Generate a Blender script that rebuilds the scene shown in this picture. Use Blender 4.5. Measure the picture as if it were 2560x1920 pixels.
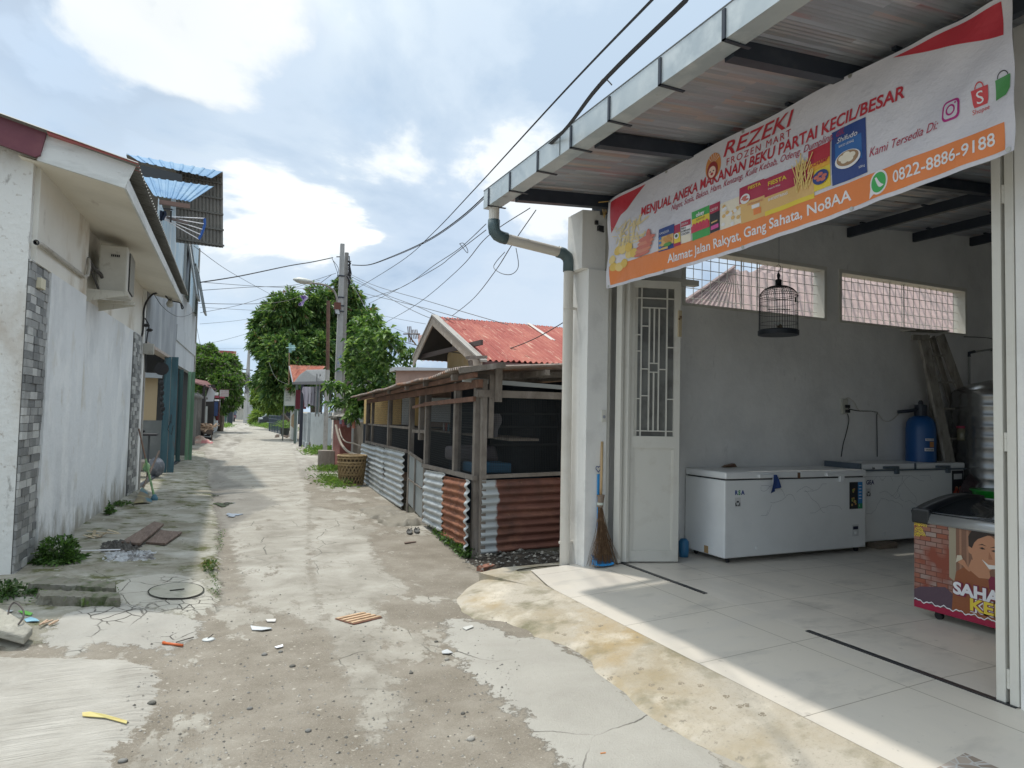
import bpy, math, random
import numpy as np
from mathutils import Vector, Matrix, noise as mnoise
random.seed(7); rng = np.random.default_rng(11)
for o in list(bpy.data.objects): bpy.data.objects.remove(o)
SC = bpy.context.scene; COL = SC.collection
# ---------------------------------------------------------------- camera
F, HC, ROLL, YAW, PITCH = 1700., 1.6, .0225, math.radians(24.5788), math.atan(79.5/1700)
_f0 = np.array([math.sin(YAW), math.cos(YAW), 0]); _r0 = np.array([math.cos(YAW), -math.sin(YAW), 0])
FW = _f0*math.cos(PITCH)+np.array([0, 0, 1])*math.sin(PITCH); _u0 = np.cross(_r0, FW)
RT = _r0*math.cos(ROLL)+_u0*math.sin(ROLL); UP = -_r0*math.sin(ROLL)+_u0*math.cos(ROLL)
CAM = np.array([0, 0, HC])
cd = bpy.data.cameras.new('camera'); co = bpy.data.objects.new('camera', cd); COL.objects.link(co)
cd.sensor_width = 36; cd.lens = 36*F/2560; cd.clip_start = .05; cd.clip_end = 3000
co.matrix_world = Matrix(((RT[0], UP[0], -FW[0], CAM[0]), (RT[1], UP[1], -FW[1], CAM[1]), (RT[2], UP[2], -FW[2], CAM[2]), (0, 0, 0, 1)))
SC.camera = co
SC.render.resolution_x = 1024; SC.render.resolution_y = 768
# ---------------------------------------------------------------- light
SUNV = Vector((-.53, 1.14, 3.55)).normalized()
sl = bpy.data.lights.new('sun', 'SUN'); so = bpy.data.objects.new('sun', sl); COL.objects.link(so)
sl.energy = 1.3; sl.angle = math.radians(1.6); sl.color = (1, .95, .87)
so.rotation_euler = SUNV.to_track_quat('Z', 'Y').to_euler(); so.location = (0, 0, 30)
SC.view_settings.view_transform = 'Standard'; SC.view_settings.look = 'None'
SC.view_settings.exposure = 1.15; SC.view_settings.gamma = 1
W = bpy.data.worlds.new("World"); SC.world = W; W.use_nodes = True
nt = W.node_tree; nt.nodes.clear()
def N(tree, t, **k):
    n = tree.nodes.new(t)
    for a, b in k.items():
        if a in ('ins',):
            for i, v in b.items(): n.inputs[i].default_value = v
        else: setattr(n, a, b)
    return n
def ramp(tree, fac, stops, interp='LINEAR'):
    r = tree.nodes.new('ShaderNodeValToRGB'); r.color_ramp.interpolation = interp
    e = r.color_ramp.elements
    while len(e) < len(stops): e.new(.5)
    for i, (p, c) in enumerate(stops):
        e[i].position = p; e[i].color = (*c, 1) if len(c) == 3 else c
    tree.links.new(fac, r.inputs[0]); return r.outputs[0]
def mixc(tree, fac, a, b, mode='MIX'):
    m = tree.nodes.new('ShaderNodeMix'); m.data_type = 'RGBA'; m.blend_type = mode; m.clamp_factor = True
    for s, v in ((0, fac), (6, a), (7, b)):
        if isinstance(v, (int, float)): m.inputs[s].default_value = v
        elif isinstance(v, (tuple, list)): m.inputs[s].default_value = (*v, 1) if len(v) == 3 else v
        else: tree.links.new(v, m.inputs[s])
    return m.outputs[2]
sky = N(nt, 'ShaderNodeTexSky', sky_type='NISHITA', sun_disc=False)
sky.sun_elevation = math.asin(SUNV.z); sky.sun_rotation = math.atan2(SUNV.x, SUNV.y)
sky.air_density = 1.0; sky.dust_density = 1.5
tc = N(nt, 'ShaderNodeTexCoord')
sep = N(nt, 'ShaderNodeSeparateXYZ'); nt.links.new(tc.outputs['Generated'], sep.inputs[0])
def wm(op, a, b=None):
    m = nt.nodes.new('ShaderNodeMath'); m.operation = op
    for i, v in enumerate((a, b)):
        if v is None: continue
        if isinstance(v, (int, float)): m.inputs[i].default_value = v
        else: nt.links.new(v, m.inputs[i])
    return m.outputs[0]
zz = wm('ADD', wm('MAXIMUM', sep.outputs[2], 0.0), .34)
cx = wm('DIVIDE', sep.outputs[0], zz); cy = wm('DIVIDE', sep.outputs[1], zz)
cmb = N(nt, 'ShaderNodeCombineXYZ'); nt.links.new(cx, cmb.inputs[0]); nt.links.new(cy, cmb.inputs[1])
n1 = N(nt, 'ShaderNodeTexNoise', ins={'Scale': 1.7, 'Detail': 10., 'Roughness': .55, 'Distortion': .35}); nt.links.new(cmb.outputs[0], n1.inputs[0])
mp = N(nt, 'ShaderNodeMapping', ins={'Location': (3.4, 7.7, 0), 'Scale': (.62, .62, 1)}); nt.links.new(cmb.outputs[0], mp.inputs[0])
n2 = N(nt, 'ShaderNodeTexNoise', ins={'Scale': .9, 'Detail': 6., 'Roughness': .5}); nt.links.new(mp.outputs[0], n2.inputs[0])
K = 10.
s10 = mixc(nt, .86, sky.outputs[0], (.23*K, .30*K, .38*K))
cl = ramp(nt, n1.outputs[0], [(.38, (.215, .265, .325)), (.45, (.26, .305, .355)), (.50, (.30, .34, .375)), (.53, (.35, .375, .39)), (.57, (.39, .405, .405)), (.66, (.43, .435, .425))])
cm = N(nt, 'ShaderNodeMix', data_type='RGBA', blend_type='MULTIPLY', ins={0: 1.0, 7: (K, K, K, 1)}); nt.links.new(cl, cm.inputs[6])
el = ramp(nt, sep.outputs[2], [(.0, (.70, .76, .84)), (.12, (.74, .80, .87)), (.34, (.93, .95, .97)), (.56, (1.05, 1.05, 1.04)), (.74, (1.9, 1.88, 1.84)), (1.0, (2.5, 2.45, 2.35))])  # zenith, above the frame, raised well over the visible clouds as ambient fill
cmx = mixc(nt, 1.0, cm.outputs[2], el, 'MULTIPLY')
# individual cloud masses at their own bearings
def blob(d, r0, r1):
    v = nt.nodes.new('ShaderNodeVectorMath'); v.operation = 'DOT_PRODUCT'; nt.links.new(tc.outputs['Generated'], v.inputs[0]); d = np.array(d)/np.linalg.norm(d); v.inputs[1].default_value = tuple(float(q) for q in d)
    a = wm('ADD', v.outputs['Value'], wm('MULTIPLY', wm('SUBTRACT', n1.outputs[0], .5), .11)); m = N(nt, 'ShaderNodeMapRange', ins={1: math.cos(r1), 2: math.cos(r0)}); m.interpolation_type = 'SMOOTHSTEP'; nt.links.new(a, m.inputs[0]); return m.outputs[0]
def sdir(px, py): return FW+RT*(px-1280)/F-UP*(py-960)/F
for (bx_, by_, q0, q1, c_, s_) in ((230, 60, .06, .20, (.175, .22, .28), .85), (690, 240, .03, .13, (.235, .285, .35), .7), (330, 300, .02, .10, (.25, .30, .36), .6), (1220, 150, .03, .14, (.25, .30, .36), .7), (1180, 640, .05, .22, (.235, .285, .35), .75), (640, 640, .04, .2, (.27, .315, .365), .6), (1000, 330, .03, .13, (.42, .43, .425), .8), (760, 470, .02, .10, (.42, .43, .425), .8), (520, 100, .03, .12, (.42, .425, .41), .7), (1290, 330, .02, .1, (.41, .42, .42), .7)):
    f_ = wm('MULTIPLY', blob(sdir(bx_, by_), q0, q1), s_); cmx = mixc(nt, f_, cmx, tuple(K*q for q in c_))
msk = ramp(nt, n2.outputs[0], [(.36, (.1,)*3), (.52, (1,)*3)])
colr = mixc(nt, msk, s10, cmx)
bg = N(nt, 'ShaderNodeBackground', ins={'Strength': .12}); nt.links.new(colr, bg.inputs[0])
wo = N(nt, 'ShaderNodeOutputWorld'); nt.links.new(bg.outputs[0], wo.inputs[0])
# ---------------------------------------------------------------- photo ray -> point on a real plane
def ray(px, py): return FW+RT*(px-1280)/F-UP*(py-960)/F
LK = .07
def P(px, py, x=None, y=None, z=None, l=None):
    d = ray(px, py)
    if x is not None: t = (x-CAM[0])/d[0]
    elif y is not None: t = (y-CAM[1])/d[1]
    elif z is not None: t = (z-CAM[2])/d[2]
    else: t = l/(d[0]-LK*d[1])
    return CAM+d*t
def A(*a): return np.array(a, float)
# ---------------------------------------------------------------- mesh builder
class MB:
    def __init__(s): s.v = []; s.f = []; s.mi = []; s.cm = 0
    def add(s, vs, fs):
        b = len(s.v); s.v += [tuple(map(float, p)) for p in vs]
        s.f += [tuple(b+i for i in f) for f in fs]; s.mi += [s.cm]*len(fs); return s
    def box(s, a, b):
        x0, y0, z0 = np.minimum(a, b); x1, y1, z1 = np.maximum(a, b)
        return s.add([(x0, y0, z0), (x1, y0, z0), (x1, y1, z0), (x0, y1, z0), (x0, y0, z1), (x1, y0, z1), (x1, y1, z1), (x0, y1, z1)],
            [(0, 3, 2, 1), (4, 5, 6, 7), (0, 1, 5, 4), (1, 2, 6, 5), (2, 3, 7, 6), (3, 0, 4, 7)])
    def beam(s, a, b, w, h, up=(0, 0, 1)):
        a = np.array(a, float); b = np.array(b, float); d = b-a; L = np.linalg.norm(d)
        if L < 1e-6: return s
        d = d/L; up = np.array(up, float)
        if abs(d@up) > .95: up = A(0, 1, 0) if abs(d[1]) < .9 else A(1, 0, 0)
        sx = np.cross(d, up); sx /= np.linalg.norm(sx); u = np.cross(sx, d)
        sx = sx*w/2; u = u*h/2
        return s.add([a-sx-u, a+sx-u, a+sx+u, a-sx+u, b-sx-u, b+sx-u, b+sx+u, b-sx+u],
            [(0, 1, 2, 3), (7, 6, 5, 4), (0, 4, 5, 1), (1, 5, 6, 2), (2, 6, 7, 3), (3, 7, 4, 0)])
    def tube(s, pts, r, n=8, caps=True):
        pts = [np.array(p, float) for p in pts]; m = len(pts)
        rs = r if hasattr(r, '__len__') else [r]*m
        vs = []; prev = None
        for i, p in enumerate(pts):
            d = pts[min(i+1, m-1)]-pts[max(i-1, 0)]; d = d/(np.linalg.norm(d)+1e-9)
            if prev is None:
                u = A(0, 0, 1) if abs(d[2]) < .9 else A(1, 0, 0)
            else: u = prev
            u = u-d*(u@d); u /= (np.linalg.norm(u)+1e-9); prev = u; w = np.cross(d, u)
            for k in range(n):
                t = 2*math.pi*k/n; vs.append(p+(u*math.cos(t)+w*math.sin(t))*rs[i])
        fs = [(i*n+k, i*n+(k+1) % n, (i+1)*n+(k+1) % n, (i+1)*n+k) for i in range(m-1) for k in range(n)]
        if caps: fs += [tuple(range(n-1, -1, -1)), tuple((m-1)*n+k for k in range(n))]
        return s.add(vs, fs)
    def lathe(s, c, prof, n=20, ax=(0, 0, 1), caps=True):
        ax = np.array(ax, float); ax /= np.linalg.norm(ax)
        u = A(1, 0, 0) if abs(ax[0]) < .9 else A(0, 1, 0); u = u-ax*(u@ax); u /= np.linalg.norm(u); w = np.cross(ax, u); c = np.array(c, float)
        vs = [c+ax*z+(u*math.cos(2*math.pi*k/n)+w*math.sin(2*math.pi*k/n))*r for r, z in prof for k in range(n)]
        m = len(prof)
        fs = [(i*n+k, i*n+(k+1) % n, (i+1)*n+(k+1) % n, (i+1)*n+k) for i in range(m-1) for k in range(n)]
        if caps: fs += [tuple(range(n-1, -1, -1)), tuple((m-1)*n+k for k in range(n))]
        return s.add(vs, fs)
    def prism(s, pts, vec):
        pts = [np.array(p, float) for p in pts]; n = len(pts); vec = np.array(vec, float)
        return s.add(pts+[p+vec for p in pts], [tuple(range(n-1, -1, -1)), tuple(range(n, 2*n))]+[(i, (i+1) % n, n+(i+1) % n, n+i) for i in range(n)])
    def grid(s, fn, nu, nv, t=0., close=False):
        g = [[np.array(fn(i/nu, j/nv), float) for j in range(nv+1)] for i in range(nu+1)]
        if not t:
            return s.add([p for r in g for p in r], [(i*(nv+1)+j, (i+1)*(nv+1)+j, (i+1)*(nv+1)+j+1, i*(nv+1)+j+1) for i in range(nu) for j in range(nv)])
        g2 = []
        for i in range(nu+1):
            r = []
            for j in range(nv+1):
                du = g[min(i+1, nu)][j]-g[max(i-1, 0)][j]; dv = g[i][min(j+1, nv)]-g[i][max(j-1, 0)]
                nn = np.cross(du, dv); nn /= (np.linalg.norm(nn)+1e-9); r.append(g[i][j]-nn*t)
            g2.append(r)
        K = (nu+1)*(nv+1); I = lambda i, j: i*(nv+1)+j
        fs = [(I(i, j), I(i+1, j), I(i+1, j+1), I(i, j+1)) for i in range(nu) for j in range(nv)]
        fs += [tuple(K+q for q in reversed(f)) for f in fs]
        for i in range(nu):
            fs += [(I(i, 0), K+I(i, 0), K+I(i+1, 0), I(i+1, 0)), (I(i, nv), I(i+1, nv), K+I(i+1, nv), K+I(i, nv))]
        for j in range(nv):
            fs += [(I(0, j), I(0, j+1), K+I(0, j+1), K+I(0, j)), (I(nu, j), K+I(nu, j), K+I(nu, j+1), I(nu, j+1))]
        return s.add([p for r in g for p in r]+[p for r in g2 for p in r], fs)
    def corr(s, o, U, V, waves, amp, per=8, t=.002, nv=1, fn=None, shape='sin'):
        """corrugated sheet: waves counted along U, grooves running along V"""
        o, U, V = (np.array(q, float) for q in (o, U, V)); nn = np.cross(U, V); nn /= np.linalg.norm(nn)
        def f(u, v):
            ph = u*waves
            w = math.sin(2*math.pi*ph) if shape == 'sin' else (1. if (ph % 1) < .28 else -1.)
            p = o+U*u+V*v+nn*amp*w
            return p+fn(u, v) if fn else p
        return s.grid(f, int(waves*per), nv, t)
    def ball(s, c, r, n=10, m=7, sq=(1, 1, 1)):
        prof = [(math.sin(math.pi*(i+.02)/(m+.04)), -math.cos(math.pi*(i+.02)/(m+.04))) for i in range(m+1)]
        vs = [A(c[0]+a*math.cos(2*math.pi*k/n)*r*sq[0], c[1]+a*math.sin(2*math.pi*k/n)*r*sq[1], c[2]+b*r*sq[2]) for a, b in prof for k in range(n)]
        fs = [(i*n+k, i*n+(k+1) % n, (i+1)*n+(k+1) % n, (i+1)*n+k) for i in range(m) for k in range(n)]
        fs += [tuple(range(n-1, -1, -1)), tuple(m*n+k for k in range(n))]
        return s.add(vs, fs)
def tag(o, label=None, cat=None, group=None, kind=None):
    for k, v in (('label', label), ('category', cat), ('group', group), ('kind', kind)):
        if v: o[k] = v
    return o
def thing(name, label, cat, loc=(0, 0, 0), group=None):
    o = bpy.data.objects.new(name, None); COL.objects.link(o); o.location = [float(q) for q in loc]; o.empty_display_size = .2
    return tag(o, label, cat, group)
def wloc(o):
    p = Vector((0, 0, 0))
    while o is not None: p = p+o.location; o = o.parent
    return p
def obj(name, mb, mats, parent=None, smooth=False, loc=None, bevel=0, label=None):
    """link one mesh object; vertices are given in world space and stored relative to its origin"""
    if parent is not None: base = wloc(parent)
    elif loc is not None: base = Vector([float(q) for q in loc])
    else:
        a = np.array(mb.v); base = Vector(((a[:, 0].min()+a[:, 0].max())/2, (a[:, 1].min()+a[:, 1].max())/2, a[:, 2].min()))
    me = bpy.data.meshes.new(name); a = np.array(mb.v)-np.array(base); me.from_pydata(a.tolist(), [], mb.f)
    if not isinstance(mats, (list, tuple)): mats = [mats]
    for m in mats: me.materials.append(m)
    if len(mats) > 1: me.polygons.foreach_set('material_index', mb.mi)
    if smooth: me.polygons.foreach_set('use_smooth', [True]*len(me.polygons))
    me.update()
    o = bpy.data.objects.new(name, me); COL.objects.link(o)
    if parent is not None: o.parent = parent
    else: o.location = base
    if bevel:
        b = o.modifiers.new('bevel', 'BEVEL'); b.width = bevel; b.segments = 2; b.limit_method = 'ANGLE'; b.harden_normals = False
    if label: o['label'] = label
    return o
def single(name, mb, mats, label, cat, group=None, kind=None, **k): return tag(obj(name, mb, mats, **k), label, cat, group, kind)
def struct(name, mb, mats, **k): return tag(obj(name, mb, mats, loc=(0, 0, 0), **k), kind='structure')
def copy_tree(o, parent=None):
    c = o.copy(); COL.objects.link(c)
    if parent is not None: c.parent = parent
    for ch in list(o.children): copy_tree(ch, c)
    return c
# ---------------------------------------------------------------- materials
MC = {}
def pm(name, base, rough=.7, metal=0., layers=(), bump=None, spec=.5, coord='Object', extra=None, alpha=None, trans=0):
    """layers: (colour, scale, lo, hi[, stretch[, detail]]) noise masks laid over the base colour"""
    if name in MC: return MC[name]
    m = bpy.data.materials.new(name); m.use_nodes = True; t = m.node_tree; b = t.nodes['Principled BSDF']; L = t.links.new
    tcn = t.nodes.new('ShaderNodeTexCoord'); cd_ = tcn.outputs[coord]; col = (*base, 1)
    geo = None
    for i, l in enumerate(layers):
        c, sc, lo, hi = l[:4]; st = l[4] if len(l) > 4 and l[4] else None; det = l[5] if len(l) > 5 else 6
        src = cd_
        mpn = N(t, 'ShaderNodeMapping', ins={'Location': (i*3.7, i*1.9, i*5.1), 'Scale': st or (1, 1, 1)}); L(src, mpn.inputs[0])
        nz = N(t, 'ShaderNodeTexNoise', ins={'Scale': float(sc), 'Detail': float(det), 'Roughness': .6}); L(mpn.outputs[0], nz.inputs[0])
        mr = N(t, 'ShaderNodeMapRange', ins={1: lo, 2: hi}); L(nz.outputs[0], mr.inputs[0])
        col = mixc(t, mr.outputs[0], col if not isinstance(col, tuple) else col[:3], c)
    if extra: col = extra(t, cd_, col, b)
    if isinstance(col, tuple): b.inputs['Base Color'].default_value = (*col[:3], 1)
    else: L(col, b.inputs['Base Color'])
    b.inputs['Roughness'].default_value = rough; b.inputs['Metallic'].default_value = metal
    b.inputs['Specular IOR Level'].default_value = spec
    if alpha is not None: b.inputs['Alpha'].default_value = alpha
    if trans: b.inputs['Transmission Weight'].default_value = trans
    if bump:
        sc, st = bump[:2]; stv = bump[2] if len(bump) > 2 else (1, 1, 1)
        mpn = N(t, 'ShaderNodeMapping', ins={'Scale': stv}); L(cd_, mpn.inputs[0])
        nz = N(t, 'ShaderNodeTexNoise', ins={'Scale': float(sc), 'Detail': 8., 'Roughness': .65}); L(mpn.outputs[0], nz.inputs[0])
        bp = N(t, 'ShaderNodeBump', ins={'Strength': st, 'Distance': .02}); L(nz.outputs[0], bp.inputs['Height']); L(bp.outputs[0], b.inputs['Normal'])
    MC[name] = m; return m
def flat(name, c, rough=.6, metal=0.): return pm('flat_'+name, c, rough, metal)
# ---------------------------------------------------------------- flat lettering as mesh
def text_pts(s, size, shear=0., bold=0., space=1., align='LEFT', sx=1.):
    cu = bpy.data.curves.new('lettering', 'FONT'); cu.body = s; cu.size = size; cu.shear = shear; cu.offset = bold*size; cu.space_character = space
    cu.align_x = align; cu.resolution_u = 3
    ob = bpy.data.objects.new('lettering', cu); COL.objects.link(ob)
    dg = bpy.context.evaluated_depsgraph_get(); me = bpy.data.meshes.new_from_object(ob.evaluated_get(dg))
    vs = [(v.co.x*sx, v.co.y) for v in me.vertices]; fs = [tuple(p.vertices) for p in me.polygons]
    bpy.data.objects.remove(ob); bpy.data.curves.remove(cu); bpy.data.meshes.remove(me)
    return vs, fs
def put_text(mb, fn, s, x, y, size, w=None, **k):
    """letters mapped through fn(u, v) -> world; w stretches the line to a width"""
    vs, fs = text_pts(s, size, **k)
    if not vs: return
    if w:
        x0 = min(v[0] for v in vs); x1 = max(v[0] for v in vs); q = w/(x1-x0); vs = [((a-x0)*q, b) for a, b in vs]
    mb.add([fn(x+a, y+b) for a, b in vs], fs)
# ================================================================ GROUND
def sdpoly(X, Y, poly):
    """signed distance, positive inside"""
    poly = np.array(poly, float)[:, :2]; n = len(poly); d = np.full(X.shape, 1e9); ins = np.zeros(X.shape, bool)
    for i in range(n):
        a = poly[i]; b = poly[(i+1) % n]; e = b-a; wx = X-a[0]; wy = Y-a[1]
        t = np.clip((wx*e[0]+wy*e[1])/(e@e+1e-12), 0, 1); d = np.minimum(d, (wx-e[0]*t)**2+(wy-e[1]*t)**2)
        c = ((a[1] <= Y) & (b[1] > Y)) | ((b[1] <= Y) & (a[1] > Y))
        with np.errstate(divide='ignore', invalid='ignore'): xi = a[0]+(Y-a[1])/(b[1]-a[1]+1e-12)*e[0]
        ins ^= c & (X < xi)
    d = np.sqrt(d); return np.where(ins, d, -d)
def gp(*pts, z=0.): return [P(a, b, z=z)[:2] for a, b in pts]
POLY = {
 'verge': [(-4, 5.2), (-1.2, 5.45), (-.3, 5.6), (.15, 5.9), (.22, 6.3), (.25, 8.4), (.28, 11.2), (.26, 14.5), (.2, 16.9), (.3, 21), (.2, 27.8), (-.1, 28.2), (-4, 28)],
 'slab': gp((-300, 1640), (0, 1645), (200, 1648), (300, 1652), (370, 1664), (398, 1700), (392, 1750), (350, 1830), (270, 1890), (220, 1990), (-200, 2100)),
 'cover': gp((270, 1508), (292, 1478), (330, 1462), (400, 1450), (455, 1450), (500, 1462), (525, 1488), (548, 1515), (520, 1538), (470, 1545), (420, 1540), (350, 1528), (290, 1524)),
 'patch': gp((110, 1605), (150, 1560), (215, 1545), (250, 1520), (300, 1528), (430, 1548), (490, 1552), (520, 1580), (470, 1600), (420, 1636), (330, 1610), (240, 1606), (180, 1640)),
 'pale': gp((1120, 1545), (1200, 1555), (1290, 1592), (1380, 1600), (1450, 1640), (1520, 1700), (1640, 1785), (1720, 1850), (1860, 1950), (2000, 2050), (1500, 2050), (1420, 1930), (1330, 1830), (1240, 1745), (1180, 1690), (1130, 1620), (1110, 1570)),
 'mid': gp((705, 1058), (640, 1056), (590, 1120), (560, 1200), (552, 1290), (590, 1380), (610, 1470), (640, 1520), (742, 1545), (800, 1575), (790, 1480), (770, 1380), (775, 1260), (740, 1150), (725, 1100)),
 'right': gp((775, 1262), (850, 1280), (920, 1330), (930, 1390), (1000, 1460), (930, 1500), (960, 1560), (905, 1610), (985, 1700), (1010, 1790), (930, 1860), (880, 1740), (830, 1600), (795, 1500), (772, 1390)),
 'far': [(.2, 17), (3.6, 17), (4.2, 30), (5.2, 48), (6.2, 80), (6, 100), (3.5, 100), (2.2, 74), (1.0, 50), (.3, 30)],
 'dark': gp((470, 1250), (540, 1180), (640, 1230), (700, 1260), (640, 1280), (560, 1330), (520, 1420), (545, 1500), (570, 1520), (530, 1440), (545, 1360)),
}
def _axis(a, d0, k, stop):
    r = [a]
    while r[-1] < stop: r.append(r[-1]+max(d0, k*r[-1]))
    return r
xs = np.array([-900, -300, -100, -40, -20, -12, -8, -5, -4]+list(np.arange(-3, 5.001, .045))+[5.2, 5.6, 6.2, 7, 8, 10, 13, 18, 30, 60, 120, 300, 900.])
ys = np.array([-600, -100, -20, -6, -2, 0, .8]+_axis(1.5, .04, .008, 105)+[112, 125, 150, 200, 300, 600, 1500.])
GX, GY = np.meshgrid(xs, ys)
SD = {k: sdpoly(GX, GY, v) for k, v in POLY.items()}
_NT = {}
def fbm(X, Y, sc, seed=0, oct=4):
    """cheap value noise, -1..1"""
    out = np.zeros(X.shape); amp = .5
    for o in range(oct):
        if (seed, o) not in _NT: r = np.random.default_rng(seed*17+o); _NT[(seed, o)] = (r.random((256, 256))*2-1, r.random()*50, r.random()*50)
        T, ox, oy = _NT[(seed, o)]; x = X*sc+ox; y = Y*sc+oy; xi = np.floor(x).astype(int); yi = np.floor(y).astype(int); fx = x-xi; fy = y-yi
        fx = fx*fx*(3-2*fx); fy = fy*fy*(3-2*fy); g = lambda i, j: T[(xi+i) % 256, (yi+j) % 256]
        out += amp*((g(0, 0)*(1-fx)+g(1, 0)*fx)*(1-fy)+(g(0, 1)*(1-fx)+g(1, 1)*fx)*fy); sc *= 2.03; amp *= .5
    return out
def ss(x, a, b): t = np.clip((x-a)/(b-a), 0, 1); return t*t*(3-2*t)
def ground_h(X, Y, SDD=None):
    S = SDD or {k: sdpoly(X, Y, v) for k, v in POLY.items()}
    near = (np.abs(X) < 30)
    h = .012*fbm(X, Y, .8, 1)*near+.006*fbm(X, Y, 5, 2, 3)*near
    h = h+.006*ss(S['mid'], -.05, .06)+.006*ss(S['right'], -.05, .06)+.012*ss(S['pale'], -.03, .04)+.02*ss(S['slab'], -.04, .08)+.01*ss(S['patch'], -.03, .03)
    t = np.clip((.28-X)/1.6, 0, 1)*ss(S['verge'], -.05, .4)
    h = h+.075*t+.018*ss(S['verge'], -.04, .05)+.02*ss(S['cover'], -.04, .05)+.012*fbm(X, Y, 2.3, 5)*ss(S['verge'], 0, .3)
    h = h-.014*np.exp(-((X-.42)/.2)**2)*ss(Y, 6, 8)*(1-ss(Y, 20, 26))       # worn gutter line
    # sunken mossy drain between wall corner and cover
    dr = np.exp(-((Y-(6.93+.06*X))/.09)**2)*ss(-X, .55, .8)*ss(X, -3., -2.4)
    return h-.07*dr
GH = ground_h(GX, GY, SD)
me = bpy.data.meshes.new('road'); ny, nx = GX.shape
vv = np.stack([GX, GY, GH], -1).reshape(-1, 3)
idx = np.arange(ny*nx).reshape(ny, nx); q = np.stack([idx[:-1, :-1], idx[:-1, 1:], idx[1:, 1:], idx[1:, :-1]], -1).reshape(-1, 4)
me.vertices.add(len(vv)); me.vertices.foreach_set('co', vv.ravel()); me.loops.add(q.size); me.loops.foreach_set('vertex_index', q.ravel())
me.polygons.add(len(q)); me.polygons.foreach_set('loop_start', np.arange(0, q.size, 4)); me.polygons.foreach_set('loop_total', np.full(len(q), 4))
me.polygons.foreach_set('use_smooth', np.ones(len(q), bool)); me.update(); me.validate()
for k in POLY:
    at = me.attributes.new('sd_'+k, 'FLOAT', 'POINT'); at.data.foreach_set('value', np.clip(SD[k], -3, 3).ravel().astype(np.float32))
def road_mat():
    m = bpy.data.materials.new('road_surface'); m.use_nodes = True; t = m.node_tree; b = t.nodes['Principled BSDF']; L = t.links.new
    tcn = N(t, 'ShaderNodeTexCoord'); C = tcn.outputs['Object']
    def nz(sc, det=6., ro=.6, st=(1, 1, 1), dist=0., off=(0, 0, 0)):
        mpn = N(t, 'ShaderNodeMapping', ins={'Scale': st, 'Location': off}); L(C, mpn.inputs[0])
        n = N(t, 'ShaderNodeTexNoise', ins={'Scale': float(sc), 'Detail': float(det), 'Roughness': ro, 'Distortion': dist}); L(mpn.outputs[0], n.inputs[0]); return n.outputs[0]
    def ma(op, *a, clamp=False):
        n = N(t, 'ShaderNodeMath', operation=op, use_clamp=clamp)
        for i, v in enumerate(a):
            if isinstance(v, (int, float)): n.inputs[i].default_value = v
            else: L(v, n.inputs[i])
        return n.outputs[0]
    def mr(v, a, b_): n = N(t, 'ShaderNodeMapRange', ins={1: a, 2: b_}); n.interpolation_type = 'SMOOTHSTEP'; L(v, n.inputs[0]); return n.outputs[0]
    edge = ma('MULTIPLY', ma('SUBTRACT', nz(5, 11, .74), .5), .62); edge2 = ma('MULTIPLY', ma('SUBTRACT', nz(6, 10, .74), .5), .42)
    def at(k): return N(t, 'ShaderNodeAttribute', attribute_name='sd_'+k).outputs['Fac']
    def mask(k, e=None, w=.02, big=0.):
        s = ma('ADD', at(k), e if e is not None else edge); return mr(s, -w-big, w)
    # dirt with embedded chips
    fine = nz(90, 3, .8); gr = nz(260, 2, .8)
    dirt = ramp(t, nz(2.2, 8, .65), [(.3, (.17, .148, .115)), (.5, (.225, .20, .162)), (.7, (.30, .275, .23))])
    dirt = mixc(t, mr(fine, .5, .8), dirt, (.36, .325, .275))
    dirt = mixc(t, mr(gr, .62, .75), dirt, (.42, .40, .36)); dirt = mixc(t, mr(nz(200, 2, .8, off=(4, 4, 4)), .64, .74), dirt, (.075, .065, .055))
    # concrete with worn tone changes
    conc = ramp(t, nz(1.6, 9, .65, dist=.4), [(.28, (.225, .205, .17)), (.5, (.345, .325, .28)), (.72, (.455, .435, .385))])
    conc = mixc(t, mr(nz(60, 4, .8), .55, .85), conc, (.5, .48, .43)); conc = mixc(t, mr(nz(38, 5, .8, off=(9, 2, 1)), .58, .75), conc, (.15, .135, .11))
    # random concrete islands in the dirt
    isl = mr(ma('ADD', nz(.9, 9, .66, st=(1.1, .55, 1)), ma('MULTIPLY', nz(11, 5, .7), .13)), .60, .625)
    chips = mr(nz(24, 3, .5, off=(3, 8, 0)), .66, .70)
    col = mixc(t, ma('MULTIPLY', isl, .9), dirt, conc); col = mixc(t, ma('MULTIPLY', chips, .75), col, (.45, .42, .36))
    mconc = isl
    fcol = ramp(t, nz(1.1, 9, .6, st=(1.6, .35, 1), dist=.3), [(.33, (.20, .185, .155)), (.47, (.295, .275, .24)), (.60, (.40, .38, .335)), (.75, (.48, .46, .415))])
    mf = mask('far', w=.6); col = mixc(t, mf, col, fcol)
    for k, c in (('mid', None), ('right', None), ('patch', (.36, .35, .325)), ('pale', (.39, .38, .345))):
        base = conc if c is None else mixc(t, .62, conc, c)
        soft = k in ('mid', 'right'); mk = mask(k, w=.05 if soft else .014)
        if soft: mk = ma('MULTIPLY', mk, mr(nz(3.1, 9, .75, st=(1.4, .6, 1), off=(k == 'mid', 2, 0)), .36, .45))
        col = mixc(t, mk, col, base)
        mconc = ma('MAXIMUM', mconc, mk)
        rim = ma('SUBTRACT', 1., mr(ma('ABSOLUTE', ma('ADD', at(k), edge)), .0, .02)); col = mixc(t, ma('MULTIPLY', rim, .15 if soft else .5), col, (.08, .07, .055))
    md = mask('dark', w=.1); col = mixc(t, ma('MULTIPLY', md, .55), col, (.14, .135, .125))
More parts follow.
